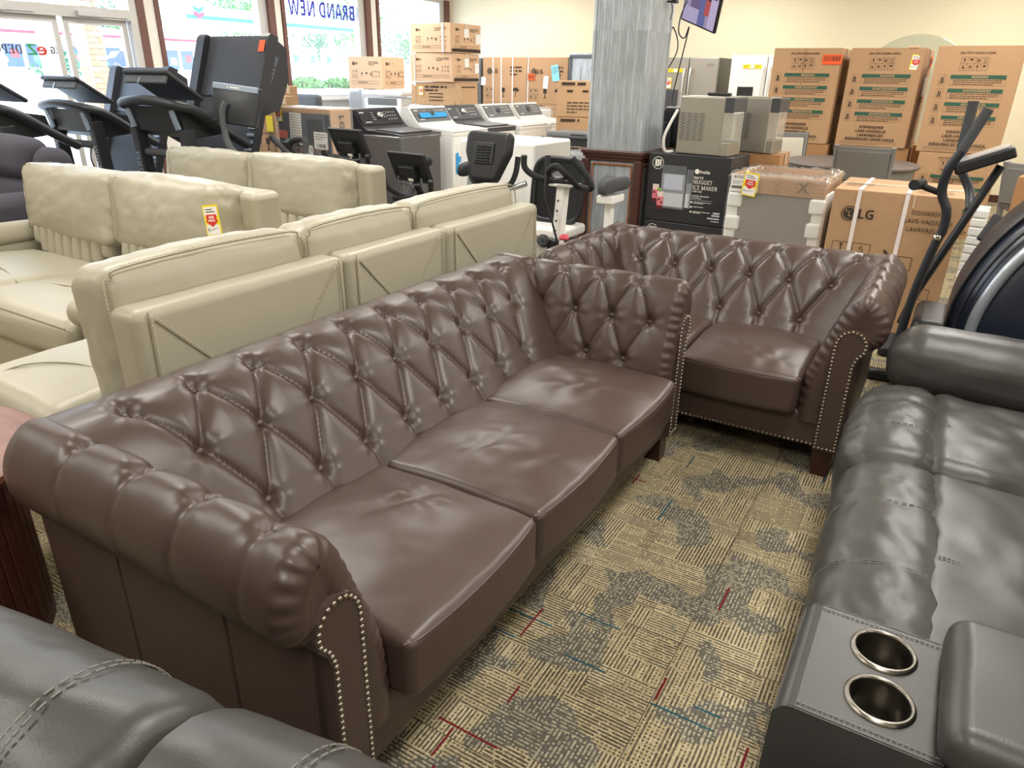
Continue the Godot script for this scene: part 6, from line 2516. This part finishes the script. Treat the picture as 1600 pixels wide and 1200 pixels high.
	h2.tube(spline([Vector3(-0.08, 0.92, -0.02), Vector3(-0.07, 0.99, 0.06), Vector3(0.0, 1.03, 0.1), Vector3(0.05, 1.0, 0.1), Vector3(0.1, 0.92, 0.02)], 7), 0.017, 10)
	part(w, "inner_grip", h2, M.rubber)
	var dsp := MB.new()
	dsp.lathe_smooth(p2([0.0, -0.01, 0.05, -0.01, 0.06, 0.0, 0.05, 0.012, 0.0, 0.014]), 20, Vector3(0.0, 0.965, 0.05), Basis(Vector3.RIGHT, deg_to_rad(20)))
	part(w, "display", dsp, M.plastic_black)
	var cab := MB.new()
	cab.tube(spline([Vector3(-0.08, 0.98, 0.06), Vector3(-0.07, 0.85, 0.09), Vector3(-0.02, 0.7, 0.08), Vector3(0.01, 0.58, 0.06)], 6), 0.006, 6)
	part(w, "cable", cab, M.plastic_black)
	var sp := MB.new()
	sp.rbox(Vector3(0.02, 0.58, -0.68), Vector3(0.05, 0.34, 0.065), 0.008)
	sp.rbox(Vector3(0.03, 0.755, -0.66), Vector3(0.12, 0.05, 0.2), 0.008)
	part(w, "seat_post", sp, M.white)
	saddle(w, Vector3(0.02, 0.84, -0.66), M.foam)
	var kn := MB.new()
	kn.lathe_smooth(p2([0.0, 0.0, 0.028, 0.0, 0.032, 0.012, 0.02, 0.03, 0.0, 0.032]), 16, Vector3(0.05, 0.60, 0.05))
	part(w, "red_knob", kn, mat("d34a5c", 0.5))
	var fk := MB.new()
	fk.rbox(Vector3(-0.04, 0.42, 0.06), Vector3(0.06, 0.36, 0.05), 0.012, 2, Basis(Vector3.BACK, deg_to_rad(-8)))
	part(w, "fork", fk, M.plastic_black)
	var rd := MB.new()
	rd.lathe_smooth(p2([0.0, -0.015, 0.035, -0.015, 0.042, 0.0, 0.035, 0.015, 0.0, 0.017]), 20, Vector3(-0.07, 0.585, 0.09), Basis(Vector3.RIGHT, PI / 2))
	part(w, "round_emblem", rd, M.plastic_dark)
	var fw := MB.new()
	fw.lathe_smooth(p2([0.0, -0.025, 0.2, -0.025, 0.22, 0.0, 0.2, 0.025, 0.0, 0.025]), 36, Vector3(0, 0.32, 0.05), Basis(Vector3.BACK, PI / 2))
	part(w, "flywheel", fw, M.plastic_black)
	var fr := MB.new()
	fr.tube(pv([Vector3(0, 0.52, -0.02), Vector3(0, 0.36, -0.4), Vector3(0.02, 0.5, -0.68)]), 0.04, 10)
	fr.tube(pv([Vector3(0, 0.4, -0.35), Vector3(0, 0.06, -0.75)]), 0.035, 8)
	fr.tube(pv([Vector3(0, 0.35, 0.05), Vector3(0, 0.06, 0.33)]), 0.035, 8)
	part(w, "frame", fr, M.white)
	var yl := MB.new()
	yl.tube(pv([Vector3(-0.26, 0.3, 0.1), Vector3(-0.12, 0.29, 0.12)]), 0.015, 8)
	part(w, "pedal", yl, M.yellow)
	for z in [0.33, -0.75]:
		var f := MB.new()
		f.rbox(Vector3(0, 0.03, z), Vector3(0.5, 0.06, 0.07), 0.02)
		part(w, "foot_bar", f, M.plastic_black)
	elliptical()
	massage_chair()


func elliptical() -> void:
	var o := P(0.05, 0, 4.2)
	var t := thing("elliptical_trainer", "elliptical trainer with foam-gripped swing arms behind the right arm of the loveseat", "elliptical trainer", o)
	var q := func(v: float, h: float, u: float) -> Vector3: return P(v, h, u) - o
	var g1 := MB.new()
	g1.tube(pv([q.call(0.085, 1.395, 4.2), q.call(0.02, 1.205, 4.18)]), 0.024, 12)
	part(t, "foam_grip", g1, M.foam)
	var g2 := MB.new()
	g2.tube(pv([q.call(0.018, 1.425, 4.45), q.call(0.02, 1.18, 4.45)]), 0.024, 12)
	part(t, "foam_grip", g2, M.foam)
	var a1 := MB.new()
	a1.tube(spline([q.call(0.02, 1.205, 4.18), q.call(-0.015, 1.12, 4.18), q.call(-0.02, 1.01, 4.2), q.call(0.02, 0.92, 4.2), q.call(0.025, 0.83, 4.2), q.call(0.005, 0.74, 4.2), q.call(-0.03, 0.5, 4.2), q.call(-0.05, 0.25, 4.2)], 7), 0.022, 12)
	part(t, "swing_arm", a1, M.plastic_dark)
	var a2 := MB.new()
	a2.tube(spline([q.call(0.02, 1.18, 4.45), q.call(0.04, 1.1, 4.44), q.call(0.1, 1.0, 4.40), q.call(0.12, 0.92, 4.32)], 6), 0.022, 10)
	part(t, "swing_arm", a2, M.plastic_dark)
	var bo := MB.new()
	bo.lathe_smooth(p2([0.0, 0.0, 0.016, 0.0, 0.018, 0.006, 0.01, 0.014, 0.0, 0.015]), 14, q.call(0.008, 0.79, 4.178), Basis(Vector3.RIGHT, PI / 2))
	part(t, "bolt", bo, M.chrome)
	var lk := MB.new()
	lk.tube(pv([q.call(0.2, 1.14, 4.3), q.call(-0.03, 0.46, 4.26), q.call(-0.06, 0.3, 4.26)]), 0.042, 4, true, 0.5)
	part(t, "link_bar", lk, M.plastic_black)
	var sl := MB.new()
	sl.rbox(q.call(0.125, 1.165, 4.25), Vector3(0.25, 0.05, 0.16), 0.01, 2, Basis(Vector3.BACK, deg_to_rad(24)))
	part(t, "console", sl, M.plastic_black)
	var fl := MB.new()
	fl.rbox(q.call(0.115, 1.2, 4.25), Vector3(0.2, 0.012, 0.14), 0.005, 2, Basis(Vector3.BACK, deg_to_rad(24)))
	part(t, "console_film", fl, M.film_thick)
	var hd := MB.new()
	hd.tube(pv([q.call(-0.02, 1.0, 4.22), q.call(-0.13, 1.035, 4.2)]), 0.016, 10)
	hd.tube(pv([q.call(-0.145, 1.04, 4.12), q.call(-0.115, 1.035, 4.24)]), 0.026, 12)
	part(t, "fixed_grip", hd, M.rubber)
	var bs := MB.new()
	bs.rbox(q.call(0.08, 0.2, 4.36), Vector3(0.18, 0.34, 0.5), 0.05, 3)
	bs.rbox(q.call(0.06, 0.03, 4.15), Vector3(0.46, 0.06, 0.07), 0.02)
	bs.rbox(q.call(0.08, 0.03, 4.58), Vector3(0.46, 0.06, 0.07), 0.02)
	part(t, "base", bs, M.plastic_black)
	var pd := MB.new()
	pd.rbox(q.call(-0.05, 0.22, 4.1), Vector3(0.12, 0.05, 0.3), 0.015)
	part(t, "pedal", pd, M.rubber)


func massage_chair() -> void:
	var o := P(0.72, 0, 3.65)
	var t := thing("massage_chair", "dark blue shell massage chair with a silver trim arc at the right edge", "massage chair", o)
	# rounded side shell: silhouette in x-y pushed along z
	var sh := MB.new()
	var prof := spline2(p2([-0.50, 0.05, -0.585, 0.35, -0.60, 0.60, -0.565, 0.78, -0.49, 0.95, -0.37, 1.1, -0.2, 1.23, 0.0, 1.28, 0.35, 1.25, 0.5, 1.1, 0.55, 0.6, 0.5, 0.05]), 6)
	var n := prof.size()
	var pts := PackedVector3Array()
	var ds := [[0.0, 0.40], [0.35, 0.42], [0.7, 0.40], [0.9, 0.33], [1.0, 0.2], [1.0, -0.2], [0.9, -0.33], [0.0, -0.4]]
	var c := Vector2(0, 0.6)
	for e in ds:
		for p in prof:
			var k: Vector2 = c + (p - c) * e[0]
			pts.append(Vector3(k.x, k.y, e[1]))
	sh.grid(pts, n, ds.size())
	sh.smooth()
	part(t, "shell", sh, M.massage)
	for w in [[0.86, 0.022, "silver_trim", 0.33], [1.0, 0.006, "seam", 0.19], [0.95, 0.006, "seam", 0.285]]:
		var line := PackedVector3Array()
		for i in range(int(n * 0.12), int(n * 0.66)):
			var k: Vector2 = c + (prof[i] - c) * w[0]
			line.append(Vector3(k.x, k.y, w[3] + 0.022))
		var m := MB.new()
		m.tube(line, w[1], 8, true)
		part(t, w[2], m, M.massage_trim if w[2] == "silver_trim" else M.plastic_black)
	var pad_ := MB.new()
	pad(pad_, Vector3(0.1, 0.55, 0.5), Vector3(0.5, 0.6, 0.25), 0.1, Vector3(0, 0, 0.03))
	part(t, "arm_pod", pad_, M.massage)
	var rm := thing("tablet_remote", "dark tablet remote on a stand beside the massage chair", "remote control", P(0.26, 0.0, 4.35))
	var st := MB.new()
	st.tube(pv([Vector3(0, 0, 0), Vector3(0, 0.76, 0)]), 0.012, 8)
	st.rbox(Vector3(0, 0.01, 0), Vector3(0.2, 0.02, 0.2), 0.006)
	part(rm, "stand", st, M.plastic_black)
	var tb := MB.new()
	tb.rbox(Vector3(0, 0.82, 0.0), Vector3(0.12, 0.15, 0.02), 0.01, 2, Basis(Vector3.BACK, deg_to_rad(-22)) * Basis(Vector3.RIGHT, deg_to_rad(-25)))
	part(rm, "tablet", tb, M.plastic_dark)


# ---------- what shows through the windows ----------
func leafy(mb: MB, c: Vector3, r: Vector3, n: int, leaf: float, sd: int) -> void:
	rng.seed = sd
	for i in n:
		var d := Vector3(rng.randfn(), rng.randfn(), rng.randfn()).normalized() * pow(rng.randf(), 0.4)
		var p := c + d * r
		var a := Vector3(rng.randfn(), rng.randfn(), rng.randfn()).normalized()
		var b := a.cross(Vector3(rng.randfn(), rng.randfn(), rng.randfn())).normalized()
		var l := leaf * rng.randf_range(0.6, 1.4)
		mb.quad(p - a * l * 0.5, p + b * l * 0.3, p + a * l * 0.5, p - b * l * 0.3)


func tree(label: String, at: Vector3, h: float, r: float, m: Material, sd: int, n := 1500) -> void:
	var t := thing("tree", label, "tree", at, 0.0, "trees across the road")
	var tr := MB.new()
	tr.tube(spline([Vector3.ZERO, Vector3(0.1, h * 0.3, 0), Vector3(-0.1, h * 0.7, 0.1)], 5), 0.2, 8)
	part(t, "trunk", tr, mat("8a7a68", 0.9))
	var fo := MB.new()
	rng.seed = sd
	var blobs := []
	for i in 6:
		blobs.append([Vector3(rng.randf_range(-0.55, 0.55) * r, h * rng.randf_range(0.5, 0.85), rng.randf_range(-0.55, 0.55) * r), rng.randf_range(0.45, 0.7) * r])
	for i in blobs.size():
		leafy(fo, blobs[i][0], Vector3.ONE * blobs[i][1], n / 6, 0.5, sd * 7 + i)
	var f := part(t, "foliage", fo, m)
	f.set_meta("kind", "stuff")


func outside() -> void:
	var leaf1 := mat("3d6f58", 0.8, 0.0, {"backlight_enabled": true, "backlight": Color(0.12, 0.2, 0.12)})
	var leaf2 := mat("4c7d44", 0.8, 0.0, {"backlight_enabled": true, "backlight": Color(0.12, 0.2, 0.08)})
	var conc := mat("d9d6d0", 0.9)
	# ground: walk by the store front, bank up to the street
	var g := MB.new()
	var prof := [[WX - 0.2, -0.03], [-11.4, -0.03], [-14.6, 1.12], [-20.0, 1.38], [-30.0, 1.42], [-140.0, 1.42]]
	for i in prof.size() - 1:
		var a: Array = prof[i]
		var b: Array = prof[i + 1]
		g.quad(Vector3(a[0], a[1], 40), Vector3(a[0], a[1], -140), Vector3(b[0], b[1], -140), Vector3(b[0], b[1], 40))
	var go := part(self, "ground", g, conc)
	go.set_meta("kind", "structure")
	# brick pier outside the doors, brick by brick
	var pier := thing("brick_pier", "pale tan brick pier standing outside the glass doors", "pillar", Vector3(-10.75, -0.03, -6.43))
	var core := MB.new()
	core.box(Vector3(0, 1.7, 0), Vector3(0.28, 3.4, 0.225))
	part(pier, "mortar", core, M.mortar)
	var bm := MB.new()
	bm.rbox(Vector3.ZERO, Vector3(0.215, 0.062, 0.09), 0.004, 1)
	var hm := MB.new()
	hm.rbox(Vector3.ZERO, Vector3(0.09, 0.062, 0.09), 0.004, 1)
	var long := bm.mesh()
	var half := hm.mesh()
	rng.seed = 9
	for y in 44:
		# face towards the store (x = +0.145), bricks run along z
		var cuts: Array = [[-0.058, long], [0.075, half]] if y % 2 == 0 else [[0.014 + 0.044, long], [-0.075 - 0.0, half]]
		for c in cuts:
			var o := part(pier, "brick", c[1], M.brick[rng.randi_range(0, 3)])
			o.position = Vector3(0.105, 0.05 + y * 0.074, c[0] * 0.95)
			o.rotation.y = PI / 2
			o.scale = Vector3(0.64 if c[1] == long else 0.8, 1, 1)
			var o2 := part(pier, "brick", long, M.brick[rng.randi_range(0, 3)])
			o2.position = Vector3(-0.04 + (0.02 if y % 2 else -0.02), 0.05 + y * 0.074, 0.075 * (1 if c[1] == long else -1))
	# utility pole
	var up := MB.new()
	up.tube(pv([Vector3(0, 0, 0), Vector3(0, 7.5, 0)]), [0.16, 0.12], 10)
	single("utility_pole", up, mat("8d7a6e", 0.9), "wooden utility pole seen through the left glass door", "pole", Vector3(-16.0, 1.15, -8.68))
	# hedge, bushes, board fence
	for i in 5:
		var t := thing("hedge_bush", ["low green bush at the left end of the hedge beyond the windows", "low green bush second in the hedge beyond the windows", "low green bush in the middle of the hedge beyond the windows", "low green bush near the right end of the hedge", "dark green bush beyond the left glass door"][i], "bush", [Vector3(-15.0, 1.1, -13.4), Vector3(-15.0, 1.1, -14.6), Vector3(-15.0, 1.1, -15.8), Vector3(-15.0, 1.1, -17.0), Vector3(-19.0, 1.3, -10.8)][i], 0.0, "bushes on the bank")
		var fo := MB.new()
		leafy(fo, Vector3(0, 0.1, 0), Vector3(0.4, 0.2, 0.56) if i < 4 else Vector3(0.5, 0.55, 1.0), 700, 0.12, 30 + i)
		var f := part(t, "foliage", fo, leaf2 if i < 4 else leaf1)
		f.set_meta("kind", "stuff")
	var fe := thing("board_fence", "grey board fence beyond the left glass door", "fence", Vector3(-19.2, 1.35, -8.6))
	for k in 12:
		var b := MB.new()
		b.box(Vector3(0, 0.3, 0), Vector3(0.03, 0.62 - 0.02 * (k % 3), 0.13))
		var o := part(fe, "board", b, mat("8a8682", 0.9))
		o.position = Vector3(0, 0, 0.8 - k * 0.14)
	var tr := MB.new()
	tr.lathe(p2([0.0, 0.0, 0.16, 0.0, 0.2, 0.45, 0.24, 0.5, 0.22, 0.56, 0.0, 0.6]), 16)
	single("litter_bin", tr, mat("d8cfc4", 0.8), "pale litter bin on the bank outside the left door", "bin", Vector3(-15.0, 1.12, -7.15))
	# low store with a red fascia
	for i in 2:
		var st := thing("store_building", ["long low store with a red fascia seen through the doors", "small store with a red roof edge seen through the first window"][i], "building", [Vector3(-75, 1.4, -42), Vector3(-75, 1.4, -55)][i])
		var L: float = [15.0, 5.0][i]
		var wl := MB.new()
		wl.box(Vector3(-4, 1.5, 0), Vector3(8, 3.0, L))
		part(st, "wall", wl, mat("e9e4dc", 0.9))
		var ro := MB.new()
		ro.prism(p2([-9.0, 3.0, 0.8, 3.0, 0.8, 3.25, -4, 4.1, -9.0, 3.25]), -L / 2 - 0.5, L / 2 + 0.5)
		part(st, "roof", ro, mat("efeae6", 0.8))
		var fa := MB.new()
		fa.box(Vector3(0.85, 3.1, 0), Vector3(0.1, 0.25, L + 1.0))
		part(st, "red_fascia", fa, mat("a82c42", 0.7))
		for k in int(L / 1.9):
			var wd := MB.new()
			wd.box(Vector3(0.03, 1.15, L / 2 - 1.2 - k * 1.9), Vector3(0.08, 1.9, 1.5))
			var wp := part(st, "window", wd, mat("33507f", 0.3))
			var ps := MB.new()
			ps.box(Vector3(0.08, 1.0 + 0.3 * (k % 2), L / 2 - 1.3 - k * 1.9), Vector3(0.02, 0.7, 0.7))
			part(wp, "poster", ps, mat(["9fb0c0", "93383e", "50809f"][k % 3], 0.6))
	# filling station: canopy, posts, pumps
	var cn := thing("station_canopy", "filling station canopy with a teal band seen through the windows", "canopy", Vector3(-50, 1.42, -46.5))
	var c1 := MB.new()
	c1.box(Vector3(-6, 4.0, 0), Vector3(12, 0.9, 18.0))
	part(cn, "roof_deck", c1, mat("f2f2f2", 0.7))
	var c2 := MB.new()
	c2.box(Vector3(0.06, 3.72, 0), Vector3(0.1, 0.26, 18.0))
	c2.box(Vector3(-6, 3.72, -9.06), Vector3(12.2, 0.4, 0.1))
	part(cn, "teal_band", c2, mat("1b7f8a", 0.6))
	# two stacked chevrons
	var em := Node3D.new()
	em.name = "chevron_emblem"
	cn.add_child(em)
	em.position = Vector3(0.14, 4.15, 8.0)
	em.rotation.y = PI / 2
	for k in 2:
		var ch := MB.new()
		var y := 0.18 - 0.36 * k
		ch.prism(p2([-0.45, y + 0.16, 0.0, y - 0.06, 0.45, y + 0.16, 0.45, y - 0.12, 0.0, y - 0.36, -0.45, y - 0.12]), 0.0, 0.03)
		part(em, ["blue_chevron", "red_chevron"][k], ch, mat(["1f7f9a", "b02c44"][k], 0.6))
	for i in 5:
		var po := MB.new()
		po.box(Vector3(0, 1.8, 0), Vector3(0.42, 3.6, 0.42))
		var pp := part(cn, "post", po, mat("eeeae6", 0.8))
		pp.position = Vector3(-2.0 - 3.0 * (i % 2), 0, 6.0 - 3.4 * i)
	for i in 4:
		var t := thing("fuel_pump", ["fuel pump at the left under the station canopy", "second fuel pump from the left under the canopy", "third fuel pump from the left under the canopy", "fuel pump at the right under the station canopy"][i], "fuel pump", Vector3(-49.0, 1.42, -44.6 - 1.9 * i), 90, "fuel pumps under the canopy")
		var b := MB.new()
		b.box(Vector3(0, 0.9, 0), Vector3(0.9, 1.8, 0.5))
		part(t, "cabinet", b, mat("eef0f2", 0.6))
		var sc := MB.new()
		sc.box(Vector3(0, 1.15, 0.26), Vector3(0.55, 0.6, 0.03))
		part(t, "display_panel", sc, mat("3f5f9a", 0.5))
		var tp := MB.new()
		tp.box(Vector3(0, 1.95, 0), Vector3(1.0, 0.2, 0.5))
		part(t, "topper", tp, mat("dfe6f0", 0.6))
	# cars on the forecourt
	for i in 2:
		var t := thing("parked_car", ["blue car parked before the long low store", "pale car parked under the canopy edge"][i], "car", [Vector3(-60, 1.42, -38.8), Vector3(-56, 1.42, -47.5)][i], [80.0, 95.0][i])
		var bd := MB.new()
		bd.prism(p2([-2.1, 0.3, -2.1, 0.85, -1.3, 0.95, -0.8, 1.45, 0.7, 1.45, 1.3, 0.95, 2.1, 0.8, 2.15, 0.3]), -0.85, 0.85)
		part(t, "body", bd, mat(["2f4a80", "b8bcc0"][i], 0.35))
		var wn := MB.new()
		wn.prism(p2([-1.05, 0.98, -0.7, 1.38, 0.6, 1.38, 1.05, 0.98]), -0.87, 0.87)
		part(t, "window", wn, mat("45546a", 0.2))
		for x in [-1.3, 1.3]:
			for z in [-0.8, 0.8]:
				var wh := MB.new()
				wh.lathe(p2([0.0, -0.1, 0.32, -0.1, 0.32, 0.1, 0.0, 0.1]), 18, Vector3(x, 0.32, z), Basis(Vector3.RIGHT, PI / 2))
				part(t, "wheel", wh, M.plastic_grey)
	# trees behind
	var spots := [[-92, -62, 7.0, 5.0], [-95, -72, 8.0, 6.0], [-96, -84, 11.0, 7.0], [-96, -93, 14.0, 8.0], [-94, -103, 13.0, 7.5], [-95, -113, 10.0, 7.0], [-92, -124, 8.5, 6.0], [-90, -134, 8.0, 6.0], [-93, -144, 9.0, 7.0]]
	var words := ["first", "second", "third", "fourth", "fifth", "sixth", "seventh", "eighth", "ninth"]
	for i in spots.size():
		var s: Array = spots[i]
		tree("leafy green tree across the road, %s from the left" % words[i], Vector3(s[0] - (16 if i % 2 else 0), 1.4, s[1]), s[2], s[3], leaf1 if i % 2 else leaf2, 60 + i, 1800)
	# street lamp pole seen through the last window
	var sl := MB.new()
	sl.tube(pv([Vector3(0, 0, 0), Vector3(0, 6.5, 0), Vector3(0.0, 6.6, 1.5)]), 0.09, 8)
	single("street_pole", sl, mat("8f969a", 0.6), "thin grey street pole seen through the last window", "pole", Vector3(-45, 1.4, -57))


func _ready() -> void:
	make_materials()
	setup()
	room()
	sofas()
	seating()
	cartons()
	appliances()
	fitness()
	outside()
